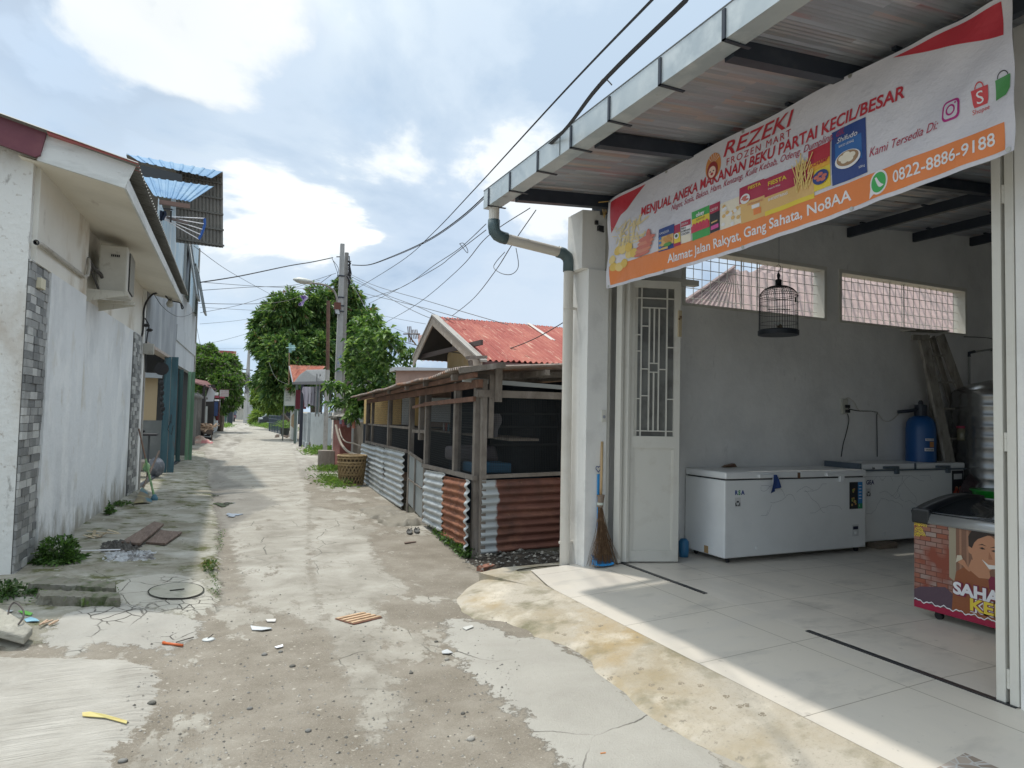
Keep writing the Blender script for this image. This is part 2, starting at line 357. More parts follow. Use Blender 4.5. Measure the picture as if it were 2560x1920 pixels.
    # mossy verge
    vg = ramp(t, nz(1.9, 9, .65, dist=.5), [(.25, (.13, .12, .08)), (.42, (.22, .205, .16)), (.58, (.33, .32, .275)), (.8, (.45, .44, .40))])
    vg = mixc(t, mr(nz(3.2, 7, .7, off=(5, 1, 7)), .50, .66), vg, (.095, .10, .038)); vg = mixc(t, mr(nz(50, 4, .8), .6, .8), vg, (.33, .32, .28))
    vg = mixc(t, mr(nz(6, 6, .7, off=(7, 7, 7)), .62, .70), vg, (.42, .41, .37))
    mv = mask('verge', edge2, w=.015); col = mixc(t, mv, col, vg)
    rim = ma('SUBTRACT', 1., mr(ma('ABSOLUTE', ma('ADD', at('verge'), edge2)), .0, .035)); col = mixc(t, ma('MULTIPLY', rim, ma('MULTIPLY', mr(nz(4, 6, .7, off=(1, 7, 1)), .42, .6), .8)), col, (.055, .052, .035))
    # patch again, over the verge
    mk = mask('patch', w=.012); col = mixc(t, mk, col, mixc(t, .6, conc, (.36, .35, .32)))
    mk = mask('cover', edge2, w=.01); cc = mixc(t, .55, conc, (.43, .415, .36)); cc = mixc(t, mr(nz(4, 6, .7, off=(2, 2, 2)), .55, .75), cc, (.27, .25, .19)); col = mixc(t, mk, col, cc)
    mcov = mk
    # grooved slab: drawn lines across
    wv = nz(1, 7, .7, st=(2.2, 170, 1), off=(0, 0, 0)); sl_ = ramp(t, nz(2.5, 7, .6), [(.3, (.335, .315, .275)), (.7, (.46, .44, .395))])
    sl_ = mixc(t, ma('MULTIPLY', mr(wv, .60, .66), .55), sl_, (.17, .155, .13)); sl_ = mixc(t, mr(nz(70, 3, .8), .6, .8), sl_, (.5, .48, .44))
    ms = mask('slab', edge2, w=.012); col = mixc(t, ms, col, sl_)
    # cracks
    dm = N(t, 'ShaderNodeTexNoise', ins={'Scale': 3., 'Detail': 6.}); L(C, dm.inputs[0]); dv = mixc(t, .12, C, dm.outputs['Color'], 'ADD')
    def crack(sc, w, msk):
        v = N(t, 'ShaderNodeTexVoronoi', feature='DISTANCE_TO_EDGE', ins={'Scale': sc}); L(dv, v.inputs[0])
        return ma('MULTIPLY', ma('SUBTRACT', 1., mr(v.outputs['Distance'], w*.4, w)), msk)
    sel = mr(nz(.8, 2, .5, off=(8, 3, 2)), .47, .56)
    k1 = crack(1.3, .006, ma('MULTIPLY', sel, .8)); k2 = crack(8., .05, ma('MULTIPLY', ma('MAXIMUM', mask('patch', w=.1), mask('cover', w=.1)), mr(nz(1.6, 3, .5, off=(1.3, 6.1, 0)), .5, .58)))
    notdirt = ma('MAXIMUM', ma('MAXIMUM', mconc, mv), mf)
    kk = ma('MULTIPLY', ma('MAXIMUM', k1, k2), notdirt); kk = ma('MULTIPLY', kk, ma('SUBTRACT', 1., ms)); col = mixc(t, ma('MULTIPLY', kk, .85), col, (.04, .037, .03))
    # far plain ground away from alley
    L(col, b.inputs['Base Color']); b.inputs['Roughness'].default_value = .92; b.inputs['Specular IOR Level'].default_value = .25
    hh = ma('ADD', ma('MULTIPLY', nz(45, 6, .8), .6), ma('MULTIPLY', nz(6, 6, .7), 1.0)); hh = ma('ADD', hh, ma('MULTIPLY', fine, .35)); hh = ma('SUBTRACT', hh, ma('MULTIPLY', kk, 1.2)); hh = ma('ADD', hh, ma('MULTIPLY', mconc, .35)); hh = ma('SUBTRACT', hh, ma('MULTIPLY', ma('MULTIPLY', mr(wv, .5, .7), ms), .7))
    bp = N(t, 'ShaderNodeBump', ins={'Strength': .6, 'Distance': .015}); L(hh, bp.inputs['Height']); L(bp.outputs[0], b.inputs['Normal'])
    return m
me.materials.append(road_mat())
ro = bpy.data.objects.new('road', me); COL.objects.link(ro); ro['kind'] = 'structure'
def gz(x, y): return float(ground_h(np.array([[float(x)]]), np.array([[float(y)]]))[0, 0])
def onroad(px, py):
    p = P(px, py, z=0.)
    for _ in range(3): p = P(px, py, z=gz(p[0], p[1]))
    return p
# ---- ramp, tiled apron and shop floor
ramp_m = pm('stained_ramp_cement', (.44, .40, .33), .85, layers=[((.33, .275, .18), 1.6, .44, .66, None, 8), ((.185, .17, .105), 3.2, .50, .68, None, 8), ((.37, .28, .15), 1.2, .55, .70, None, 8), ((.60, .55, .46), 2.4, .54, .72), ((.30, .275, .22), 55, .56, .75), ((.20, .18, .14), 14, .64, .72)], bump=(30, .6))
RL = gp((1100, 1500), (1150, 1480), (1200, 1462), (1240, 1448), (1300, 1432), z=.02)
LO = [(3.35, 6.3), (2.9, 6.33), (2.55, 6.2), (2.25, 5.95), (1.98, 5.6), (1.9, 5.25), (1.96, 5.02), (2.12, 4.88), (2.22, 4.62), (2.18, 4.4), (2.33, 4.15), (2.36, 3.9), (2.22, 3.7), (2.26, 3.4), (2.16, 3.15), (2.2, 2.9), (2.3, 2.6), (2.34, 2.3), (2.4, 2.0), (2.4, 1.2)]
def lo_at(u):
    k = u*(len(LO)-1); i = min(int(k), len(LO)-2); f = k-i; return A(LO[i][0]*(1-f)+LO[i+1][0]*f, LO[i][1]*(1-f)+LO[i+1][1]*f)
def ramp_pt(u, v):
    a = lo_at(u); yy = a[1] if a[1] < 6.0 else 6.0+(a[1]-6)*.4; b_ = A(2.85+ (0 if u > .12 else (.12-u)*4.5), yy)
    w = .015*mnoise.noise(Vector((u*40, v*3, 0)))
    p = a*(1-v)+b_*v; e = min(1, v*5); return (p[0]+w*(1-v), p[1]+w*(1-v), -.03+.045*e+.088*v**1.2 if v > 0 else -.04)
mb = MB(); mb.grid(ramp_pt, 120, 16)
from mathutils.bvhtree import BVHTree
RAMP_BVH = BVHTree.FromPolygons([Vector(v) for v in mb.v], mb.f)
struct('ramp', mb, ramp_m, smooth=True)
mb = MB(); mb.prism([(2.50, 6.12, -.05), (2.80, 6.25, -.05), (3.52, 6.28, -.05), (3.52, 5.85, -.05), (2.9, 5.0, -.05), (2.78, 5.4, -.05)], (0, 0, .140)); struct('ramp_edge', mb, ramp_m)
def tilemat(name, base, lines=True):
    def ex(t, C, col, b):
        L = t.links.new
        br = N(t, 'ShaderNodeTexBrick', offset=0., ins={'Color1': (1, 1, 1, 1), 'Color2': (.93, .93, .93, 1), 'Mortar': (0, 0, 0, 1), 'Scale': 1., 'Mortar Size': .003, 'Brick Width': .8, 'Row Height': .8})
        mpn = N(t, 'ShaderNodeMapping', ins={'Location': (.35, .62, 0)}); L(C, mpn.inputs[0]); L(mpn.outputs[0], br.inputs[0])
        return mixc(t, 1., col, mixc(t, br.outputs['Fac'], (1., 1., 1.), (.42, .40, .36)), 'MULTIPLY')
    return pm(name, base, .38, layers=[((.53, .505, .46), 1.3, .45, .7, (1, .25, 1)), ((.58, .55, .50), 3, .5, .75, (.4, 1, 1)), ((.36, .335, .30), 9, .66, .76), ((.33, .31, .28), 40, .66, .78), ((.48, .455, .41), 2.2, .55, .72, (1, 2, 1), 9)], extra=ex, spec=.4)
tile_m = tilemat('shop_tile', (.69, .645, .575)); apron_m = tilemat('apron_tile', (.62, .58, .51))
mb = MB(); mb.grid(lambda u, v: (2.85+1.05*u+(0 if v < .86 else (v-.86)*1.0*(1-u)), 1.2+(6.0-1.2)*v, .104+.046*u), 6, 24)
mb.prism([(2.85, 1.2, .104), (2.85, 5.9, .104), (2.852, 5.9, .0), (2.852, 1.2, .0)], (.004, 0, 0)); struct('tiled_apron', mb, apron_m)
mb = MB(); mb.box((3.9, -2, .0), (12, 6.04, .150)); struct('shop_floor', mb, tile_m)
blk = pm('black_track', (.02, .022, .026), .35)
mb = MB(); mb.box((3.885, 4.55, .1435), (3.925, 5.88, .156)); single('door_track', mb, blk, 'short black floor track slot at the open folding door beside the broom', 'floor track', 'floor tracks')
mb = MB(); mb.box((3.885, 2.16, .1435), (3.925, 3.5, .156)); single('door_track', mb, blk, 'long black floor track running to the white post at the right edge', 'floor track', 'floor tracks')
# stone paving scrap by the right post
def paveex(t, C, col, b):
    L = t.links.new; v = N(t, 'ShaderNodeTexVoronoi', feature='DISTANCE_TO_EDGE', ins={'Scale': 16.}); L(C, v.inputs[0])
    v2 = N(t, 'ShaderNodeTexVoronoi', ins={'Scale': 16.}); L(C, v2.inputs[0])
    c = ramp(t, v2.outputs['Color'], [(.2, (.26, .21, .17)), (.5, (.36, .30, .25)), (.8, (.44, .38, .33))])
    r = N(t, 'ShaderNodeMapRange', ins={1: .03, 2: .07}); L(v.outputs['Distance'], r.inputs[0]); return mixc(t, r.outputs[0], (.5, .5, .49), c)
mb = MB(); mb.prism([(2.55, 1.0, .02), (4.2, 1.0, .02), (4.2, 2.02, .02), (3.35, 2.02, .02), (2.88, 1.95, .02)], (0, 0, .10)); struct('stone_paving', mb, pm('pebble_paving', (.4, .4, .4), .7, extra=paveex))
# soil bed beside the coop
mb = MB(); mb.grid(lambda u, v: (2.72+1.2*u, 6.3+.78*v, .0+.10*math.sin(math.pi*min(1, u*1.2))*math.sin(math.pi*(.15+.7*v))+.025*mnoise.noise(Vector((u*9, v*9, 3)))+.02*mnoise.noise(Vector((u*30, v*30, 1)))), 40, 30)
struct('soil', mb, pm('dark_soil', (.032, .026, .02), .95, layers=[((.075, .06, .045), 8, .5, .7), ((.16, .13, .10), 40, .66, .75)], bump=(30, 1.)), smooth=True)
# ================================================================ SHOP
white = pm('white_wall_paint', (.78, .78, .755), .75, layers=[((.60, .60, .585), 2.2, .5, .75), ((.5, .49, .46), 7, .64, .8, (1, 1, .25))], bump=(14, .25))
inw = pm('inner_wall_render', (.80, .80, .78), .85, layers=[((.64, .645, .635), 1.1, .4, .7), ((.78, .785, .775), 3, .5, .75, (1, 1, .5)), ((.56, .56, .55), 11, .64, .8, (1, 1, .4))], bump=(5, .5))
cream = pm('cream_metal_paint', (.64, .63, .575), .45, layers=[((.56, .54, .48), 6, .55, .8), ((.35, .2, .1), 18, .76, .8)], bump=(20, .1))
steel_d = pm('dark_steel', (.022, .03, .045), .45, layers=[((.05, .06, .075), 6, .5, .8)])
galv = pm('galvanised', (.56, .62, .64), .42, .35, layers=[((.44, .50, .53), 2.5, .45, .7), ((.66, .72, .73), 7, .55, .75), ((.35, .40, .40), 20, .68, .8)], bump=(8, .1))
gutin = pm('gutter_steel', (.50, .56, .58), .42, .3, layers=[((.40, .46, .49), 1.2, .42, .62), ((.58, .63, .64), 3, .5, .66), ((.30, .33, .33), 6, .62, .74, (1, 1, .35)), ((.24, .22, .19), 26, .70, .76)], bump=(6, .1))
pvc = pm('pvc_pipe', (.60, .575, .52), .45, layers=[((.52, .49, .43), 4, .5, .75)])
pvcg = pm('pvc_fitting', (.075, .115, .125), .4)
def streaks(t, C, col, b):
    # streak colours along the sheet paint in reddish reflections and bright spots
    L = t.links.new; br = N(t, 'ShaderNodeTexBrick', offset=.37, ins={'Scale': 1., 'Mortar Size': 0., 'Brick Width': .42, 'Row Height': .047, 'Color1': (0, 0, 0, 1), 'Color2': (1, 1, 1, 1)})
    L(C, br.inputs[0]); v = N(t, 'ShaderNodeTexNoise', ins={'Scale': 1.}); mp_ = N(t, 'ShaderNodeMapping', ins={'Scale': (1.3, 9, 1)}); L(C, mp_.inputs[0]); L(mp_.outputs[0], v.inputs[0]); v.inputs['Detail'].default_value = 5
    c = ramp(t, br.outputs['Color'], [(.0, (.33, .35, .38)), (.28, (.46, .48, .52)), (.42, (.30, .32, .35)), (.52, (.50, .36, .30)), (.56, (.50, .52, .56)), (.68, (.46, .24, .25)), (.72, (.40, .42, .46)), (.86, (.66, .68, .72)), (.95, (.60, .44, .35))])
    m_ = N(t, 'ShaderNodeMapRange', ins={1: .38, 2: .66}); L(v.outputs[0], m_.inputs[0]); return mixc(t, m_.outputs[0], (.38, .40, .43), c)
rsheet = pm('streaked_roof_sheet', (.2, .2, .2), .36, .45, extra=streaks, bump=(60, .05, (1, 9, 1)))
YN, XF, GXo = 6.05, 3.9, 2.48        # inner face of side wall, door line, gutter front
shop = thing('shop_building', 'white open-fronted shop with metal canopy and tiled floor on the right', 'shop', (5, 4, 0))
def rz(x): return 3.73+.08*(x-2.6)
# side wall with two window openings
WIN = [(4.82, 7.06, 2.87, 3.55), (7.28, 9.84, 2.87, 3.55)]
mb = MB(); y0, y1 = YN, YN+.16; xa, xb = 3.74, 12.1
cuts = [xa]+[v for w in WIN for v in w[:2]]+[xb]
for i in range(0, len(cuts), 2): mb.prism([(cuts[i], y0, 0), (cuts[i+1], y0, 0), (cuts[i+1], y0, rz(cuts[i+1])+.0), (cuts[i], y0, rz(cuts[i]))], (0, y1-y0, 0))
for a, b_, c, d in WIN:
    mb.box((a, y0, 0), (b_, y1, c)); mb.prism([(a, y0, d), (b_, y0, d), (b_, y0, rz(b_)), (a, y0, rz(a))], (0, y1-y0, 0))
mb.box((12.0, -2, 0), (12.15, y1-.17, 4.5)); mb.box((4.0, -2.1, 0), (12.14, -2.0, 4.45))
obj('wall', mb, inw, shop)
for a, b_, c, d in WIN:
    mb = MB(); t_ = .045
    for p0, p1 in (((a, y0-.012, c), (a+t_, y1, d)), ((b_-t_, y0-.012, c), (b_, y1, d)), ((a+t_, y0-.012, d-t_), (b_-t_, y1, d)), ((a+t_, y0-.012, c), (b_-t_, y1, c+t_*.7))): mb.box(p0, p1)
    w = obj('window', mb, cream, shop)
    g = MB(); nx_ = int((b_-a)/.118)
    for k in range(1, nx_): g.tube([(a+(b_-a)*k/nx_, y1-.05, c+.02), (a+(b_-a)*k/nx_, y1-.05, d-.03)], .0045, 5)
    for k in range(1, 6): g.tube([(a+.02, y1-.06, c+(d-c)*k/6), (b_-.02, y1-.06, c+(d-c)*k/6)], .0045, 5)
    for f in (.42, .53): g.box((a+(b_-a)*f-.006, y1-.075, c+.03), (a+(b_-a)*f+.006, y1-.065, d-.03))
    obj('grille', g, pm('grille_bar', (.50, .49, .46), .5), w)
# front pillars
mb = MB(); mb.box((3.50, 5.86, .0), (3.745, 6.2, 3.10)); mb.prism([(3.43, 5.88, 3.10), (3.71, 5.88, 3.10), (3.71, 5.88, rz(3.71)-.1), (3.43, 5.88, rz(3.43)-.1)], (0, .3, 0))
pl = obj('pillar', mb, white, shop, bevel=.006)
mb = MB(); mb.box((3.715, 5.90, 3.12), (3.765, 5.95, 3.66)); mb.box((3.765, 5.90, 3.12), (4.02, 5.95, 3.16)); mb.box((4.02, 5.90, 3.12), (4.06, 5.95, 3.66)); mb.box((3.765, 5.90, 3.62), (4.02, 5.95, 3.66))
tw = obj('transom_window', mb, cream, shop); mb = MB(); mb.box((3.765, 5.92, 3.16), (4.02, 5.93, 3.62)); obj('pane', mb, pm('dark_glass', (.03, .035, .035), .15), tw)
mb = MB(); mb.box((3.675, 5.845, 1.56), (3.725, 5.858, 1.68)); bell = single('doorbell', mb, cream, 'small white doorbell button on the white shop pillar above the broom', 'doorbell', bevel=.003)
bp_ = MB(); bp_.lathe((3.70, 5.845, 1.61), [(.016, 0), (.016, .004), (.011, .006)], 14, (0, -1, 0)); obj('button', bp_, flat('bell_grey', (.3, .32, .36)), bell)
# near pillar at right edge
mb = MB(); mb.box((3.90, 1.6, .1), (4.25, 2.145, 3.75)); obj('pillar', mb, white, shop, bevel=.006)
# canopy and roof sheet: ribs run along X
mb = MB(); N_ = 44
def rs(u, v):
    y = 6.16-u*(6.16+2.1); x = 2.56+v*(12.2-2.56); ph = (u*N_) % 1
    return (x, y, rz(x)+(.010 if ph < .16 else (.010*(1-(ph-.16)/.05) if ph < .21 else (0 if ph < .95 else .010*(ph-.95)/.05)))+.0015*math.sin(ph*40))
mb.grid(lambda u, v: rs(u, 1-v), N_*12, 1, .004); obj('roof_sheet', mb, rsheet, shop)
for yb, h in ((5.72, .12), (4.30, .105), (2.90, .105), (1.5, .105), (.1, .105)):
    mb = MB(); mb.beam((2.62, yb, rz(2.62)-.0-h/2), (12.0 if yb < 5 else 3.95, yb, rz(12.0 if yb < 5 else 3.95)-.0-h/2), .075, h); obj('roof_beam', mb, steel_d, shop)
for xb_ in (3.66, 5.3, 7.44, 8.70, 9.93, 11.1):
    mb = MB(); mb.beam((xb_, YN-.01, rz(xb_)-.085), (xb_, -2, rz(xb_)-.085), .05, .12)
    for k in range(9): mb.box((xb_-.06, 5.8-k*.8, rz(xb_)-.026), (xb_+.03, 5.83-k*.8, rz(xb_)-.008))
    obj('purlin', mb, steel_d, shop)
# gutter, brackets and rain pipe
mb = MB(); zb = 3.645
prof = [(2.48, zb), (2.615, zb), (2.615, zb+.06), (2.612, zb+.06), (2.612, zb+.003), (2.483, zb+.003), (2.483, zb+.175), (2.495, zb+.175), (2.495, zb+.178), (2.48, zb+.178)]
mb.prism([(a, 6.2, b_) for a, b_ in prof], (0, -8.3, 0)); mb.prism([(2.4825, 6.198, zb+.002), (2.612, 6.198, zb+.002), (2.612, 6.198, zb+.06), (2.4825, 6.198, zb+.175)], (0, -.002, 0))
gut = obj('gutter', mb, gutin, shop)
for yb in (6.06, 5.56, 5.0, 4.44, 3.91, 3.34, 2.78, 2.22):
    mb = MB(); mb.box((2.470, yb-.012, zb-.008), (2.479, yb+.012, zb+.165)); mb.box((2.470, yb-.012, zb-.008), (2.66, yb+.012, zb-.001)); obj('bracket', mb, steel_d, gut)
mb = MB(); mb.box((2.474, 4.62-.003, zb), (2.4795, 4.62+.003, zb+.17)); obj('seam', mb, flat('seam', (.2, .23, .24)), gut)
mb = MB(); mb.box((2.476, 6.2, zb+.178), (2.497, -2.1, zb+.184)); obj('rim', mb, flat('rim_dk', (.12, .13, .14)), gut)
r_ = .052; yp = 6.10
e1 = P(1253, 575, y=yp); e2 = P(1440, 630, y=yp); xp0 = 2.555; xp1 = 3.405
mb = MB(); zc, zd = 3.37, 3.27
mb.tube([(xp0, yp, zb+.005), (xp0, yp, 3.47)], r_, 16); mb.tube([(xp0+.10, yp, zc-.015), (xp1-.1, yp, zd+.02)], r_, 16); mb.tube([(xp1, yp, 3.12), (xp1, yp-.03, .08)], r_, 16)
dp = obj('rain_pipe', mb, pvc, shop, smooth=False)
mb = MB(); q = [(xp0, yp, 3.52), (xp0, yp, 3.46), (xp0+.008, yp, 3.41), (xp0+.04, yp, 3.375), (xp0+.085, yp, 3.36), (xp0+.14, yp, 3.353)]; mb.tube(q, [.06, .06, .06, .06, .06, .06], 16); obj('pipe_elbow', mb, pvcg, dp, smooth=True)
mb = MB(); q = [(xp1-.13, yp, 3.293), (xp1-.07, yp, 3.283), (xp1-.02, yp, 3.25), (xp1, yp, 3.2), (xp1, yp, 3.10)]; mb.tube(q, .06, 16); obj('pipe_elbow', mb, pvcg, dp, smooth=True)
for z_ in (2.72, .33):
    mb = MB(); mb.lathe((xp1, yp-.01, z_), [(.056, -.01), (.056, .01)], 16); mb.box((xp1+.05, yp-.02, z_-.012), (3.5, yp, z_+.012)); obj('pipe_clamp', mb, pvc, dp)
# folding doors at the far side
def leaf(p0, p1, z0, z1, grille=True, name='folding_door', hinge=True):
    """door leaf between two floor points"""
    p0 = A(*p0); p1 = A(*p1); d = p1-p0; Lw = np.linalg.norm(d); d /= Lw; n = A(-d[1], d[0], 0)
    T = lambda u, z, k=0: p0+d*u+n*k+A(0, 0, z-p0[2])
    def bx(mb, u0, u1, za, zb_, k0=-.018, k1=.018):
        c = [T(u0, za, k0), T(u1, za, k0), T(u1, za, k1), T(u0, za, k1)]; mb.prism(c, (0, 0, zb_-za))
    f = .062; zm = z0+(z1-z0)*.42; mb = MB()
    bx(mb, 0, f, z0, z1); bx(mb, Lw-f, Lw, z0, z1); bx(mb, f, Lw-f, z0, z0+.11); bx(mb, f, Lw-f, z1-f*1.2, z1); bx(mb, f, Lw-f, zm-.06, zm+.06)
    bx(mb, f, Lw-f, z0+.11, zm-.06, -.005, .005)
    for (a, b_, c, e) in ((f, f+.012, z0+.13, zm-.08), (Lw-f-.012, Lw-f, z0+.13, zm-.08)): bx(mb, a, b_, c, e, -.012, .012)
    dr = obj(name, mb, cream, shop)
    if grille:
        g = MB(); za, zb_ = zm+.06, z1-f*1.2; u0, u1 = f, Lw-f; w = u1-u0; h = zb_-za; bw = .011
        V = lambda u, a, b_: bx(g, u0+w*u-bw/2, u0+w*u+bw/2, za+h*a, za+h*b_, -.012, .012)
        H = lambda z, a, b_: bx(g, u0+w*a, u0+w*b_, za+h*z-bw/2, za+h*z+bw/2, -.011, .011)
        V(.18, 0, 1); V(.82, .0, 1); H(.93, 0, 1); H(.865, .18, .82); H(.035, 0, 1)
        for u in (.38, .62): V(u, .49, .865); V(u, .035, .43)
        V(.5, .49, .865); V(.5, .035, .43); H(.49, .38, .62); H(.43, .38, .62); V(.38, .43, .49); V(.62, .43, .49)
        H(.57, 0, .18); H(.27, .18, .38); H(.74, .18, .38); H(.45, .18, .38); H(.45, .62, .82); H(.60, .82, 1); H(.25, .82, 1); H(.68, 0, .18); H(.25, 0, .18)
        gg = obj('door_grille', g, cream, dr)
        g2 = MB(); bx(g2, u0, u1, za, zb_, .013, .017); obj('pane', g2, pm('dusty_glass', (.16, .165, .155), .3, layers=[((.09, .09, .085), 3, .45, .6)]), dr)
    return dr
zD0, zD1 = .165, 3.02
leaf((3.945, 5.80, zD0), (4.465, 5.63, zD0), zD0, zD1)
mb = MB()
obj('door_frame', (MB().box((3.748, 5.89, .10), (3.795, 6.04, 3.12)).box((3.797, 5.86, 3.06), (4.9, 5.95, 3.12))), cream, shop)
for k, (xx, yy) in enumerate(((3.815, 5.80), (3.865, 5.80), (3.915, 5.82))):
    m_ = MB(); m_.prism([(xx, yy+.02, zD0), (xx+.028, yy+.02, zD0), (xx+.05+.04*k, yy-.045, zD0), (xx+.022+.04*k, yy-.045, zD0)], (0, 0, zD1-zD0)); obj('folding_door', m_, cream, shop)
for z_ in (1.56, .35, 2.7):
    m_ = MB(); m_.lathe((3.948, 5.765, z_-.05), [(.010, 0), (.010, .032), (.008, .033), (.008, .035), (.010, .036), (.010, .066), (.008, .067), (.008, .069), (.010, .07), (.010, .1)], 10); obj('hinge', m_, cream, shop)
m_ = MB(); m_.box((4.43, 5.600, 2.45), (4.465, 5.622, 2.72)); obj('tape_scrap', m_, pm('brown_tape', (.5, .42, .28), .5, layers=[((.12, .05, .02), 14, .6, .66)]), shop)
# near side folded leaf / post at right edge
m_ = MB(); m_.box((3.90, 2.215, .155), (3.955, 2.262, 3.08)); m_.box((3.955, 2.195, .155), (3.975, 2.215, 3.08)); m_.box((3.90, 2.150, .155), (3.93, 2.195, 3.08)); m_.box((3.90, 2.15, 3.08), (3.96, 2.6, 3.16)); rp = obj('door_post', m_, cream, shop, bevel=.003)
for z_ in (.28, 1.52, 2.86):
    m_ = MB(); m_.lathe((3.915, 2.205, z_-.05), [(.011, 0), (.011, .032), (.009, .033), (.009, .035), (.011, .036), (.011, .066), (.009, .067), (.009, .069), (.011, .07), (.011, .1)], 10); obj('hinge', m_, cream, rp)
m_ = MB(); m_.tube([P(2494+18*math.cos(a), 478+22*math.sin(a), y=2.4) for a in np.linspace(-1.9, 2.2, 14)], .004, 5); m_.tube([P(2496, 486, y=2.4), P(2512, 492, y=2.38)], .012, 6)
single('wall_lamp_cable', m_, pvc, 'loop of pale cable hanging under the dark roof beside the right door post', 'cable loop')
# ---------------------------------------------------------------- banner
BX, BY0, BY1 = 3.50, 5.52, 1.92
def ban(u, v, off=0.):
    """u 0..4 along (far to near), v 0..1 up"""
    s = u/4; y = BY0+(BY1-BY0)*s
    z0 = 2.84+.085*s-.05*math.sin(math.pi*s)
    z1 = 3.69+.015*s+.012*math.sin(math.pi*s)
    x = BX-.02*math.sin(math.pi*s)*math.sin(math.pi*v)+.012*math.sin(u*5+v*3)*(.4+v)*.6+.009*math.sin((u*1.6+v)*11)*math.exp(-((s-.95)/.12)**2)*v+.008*math.sin((u*1.3-v*1.2)*9)*math.exp(-(s/.1)**2)+.0045*math.sin(u*23+2*math.sin(v*7))*(1-v)**2+.004*math.sin(u*7.3-v*9)+.006*math.sin((u-4)*14+(1-v)*16)*math.exp(-((4-u)/.7)**2)
    return (x-off, y, z0+(z1-z0)*v)
_ban = ban
banp = lambda u, v, off=0.: _ban(.93+(u-.5)*1.137, .205+(v-.2)*.74, off)
banh = lambda u, v, off=0.: _ban(.08+(u-.08)*1.85, .03+v*.86, off)
def gloss(name, c, r=.38): return pm('print_'+name, c, r, bump=(7, .35, (1, 1, 1)))
bw = pm('banner_vinyl', (.70, .695, .75), .40, layers=[((.63, .63, .70), 1.5, .4, .7), ((.50, .50, .56), 4, .62, .78, (1, .5, 2.5))], bump=(5, .9, (1, .8, 1)))
bn = thing('banner', 'long white, orange and red food banner hung across the shop front', 'banner', (BX, 3.9, 2.9))
mb = MB(); mb.grid(lambda a, b_: ban(a*4, b_), 160, 24); mb.grid(lambda a, b_: ban(4-a*4, b_, -.0012), 160, 24); obj('banner_sheet', mb, bw, bn, smooth=True)
def patch(name, poly, m, off, sub=1, parent=bn, fn=ban):
    """thin printed patch: convex polygon in banner coordinates, subdivided along u so it follows the sheet"""
    u0 = min(p[0] for p in poly); u1 = max(p[0] for p in poly); n = max(16, int((u1-u0)/.05)); mb = MB(); pts = []
    def span(u):
        c = []
        for i in range(len(poly)):
            a, b_ = poly[i], poly[(i+1) % len(poly)]
            if (a[0]-u)*(b_[0]-u) <= 0 and a[0] != b_[0]: c.append(a[1]+(b_[1]-a[1])*(u-a[0])/(b_[0]-a[0]))
            elif a[0] == b_[0] == u: c += [a[1], b_[1]]
        return (min(c), max(c)) if c else (0, 0)
    e = (u1-u0)*1e-4; k = 4
    us = [u0+e+(u1-u0-2*e)*i/n for i in range(n+1)]
    for i, u in enumerate(us):
        a, b_ = span(u)
        for j in range(k+1): pts.append(fn(u, a+(b_-a)*j/k, off))
    mb.add(pts, [(i*(k+1)+j, (i+1)*(k+1)+j, (i+1)*(k+1)+j+1, i*(k+1)+j+1) for i in range(n) for j in range(k)])
    return obj(name, mb, m, parent)
RED = gloss('red', (.50, .035, .055)); ORG = gloss('orange', (.78, .235, .06)); DRED = gloss('deep_red', (.42, .03, .075)); WHT = gloss('white', (.80, .80, .83)); GRN = gloss('green', (.06, .38, .09)); YEL = gloss('yellow', (.80, .62, .06)); BLU = gloss('navy', (.025, .06, .24)); BL2 = gloss('blue', (.06, .22, .55)); BLK = gloss('black', (.03, .03, .035)); TAN = gloss('tan', (.72, .47, .18)); PNK = gloss('pink', (.70, .10, .35))
patch('orange_band', [(.06, .03), (3.95, .03), (3.95, .205), (.06, .235)], ORG, .0015)
patch('red_corner', [(.06, .97), (.68, .97), (.38, .80), (.24, .77), (.06, .62)], RED, .0015)
patch('red_corner', [(3.30, .97), (3.95, .97), (3.95, .76), (3.34, .955)], RED, .0015)
def words(s, u, v, size, m, w=None, off=.004, name='lettering', fn=ban, parent=bn, aspect=1., **k):
    mb = MB(); vs, fs = text_pts(s, size, **k); x0 = min(a for a, b_ in vs); x1 = max(a for a, b_ in vs); q = (w/(x1-x0)) if w else 1.
    slope = k.get('slope', 0); mb.add([fn(u+(a-x0)*q, v+b_*aspect, off) for a, b_ in vs], fs); return obj(name, mb, m, parent)
words('REZEKI', 1.80, .835, .175, RED, .72, bold=.012, shear=.25)
words('FROZEN MART', 1.84, .75, .085, RED, .66, space=1.25)
words('MENJUAL ANEKA MAKANAN BEKU PARTAI KECIL/BESAR', .64, .645, .125, RED, 2.75, bold=.022, shear=.12)
words('Naget, Sosis, Bakso, Ham, Kentang, Kulit Kebab, Odeng, Dumpling, dll.', 1.10, .575, .075, DRED, 1.87, shear=.35)
words('Alamat: Jalan Rakyat, Gang Sahata, No8AA', 1.05, .085, .115, WHT, 1.95, bold=.016)
words('0822-8886-9188', 3.31, .085, .115, WHT, .59, bold=.012)
words('Kami Tersedia Di:', 3.15, .33, .085, DRED, .45, shear=.35)
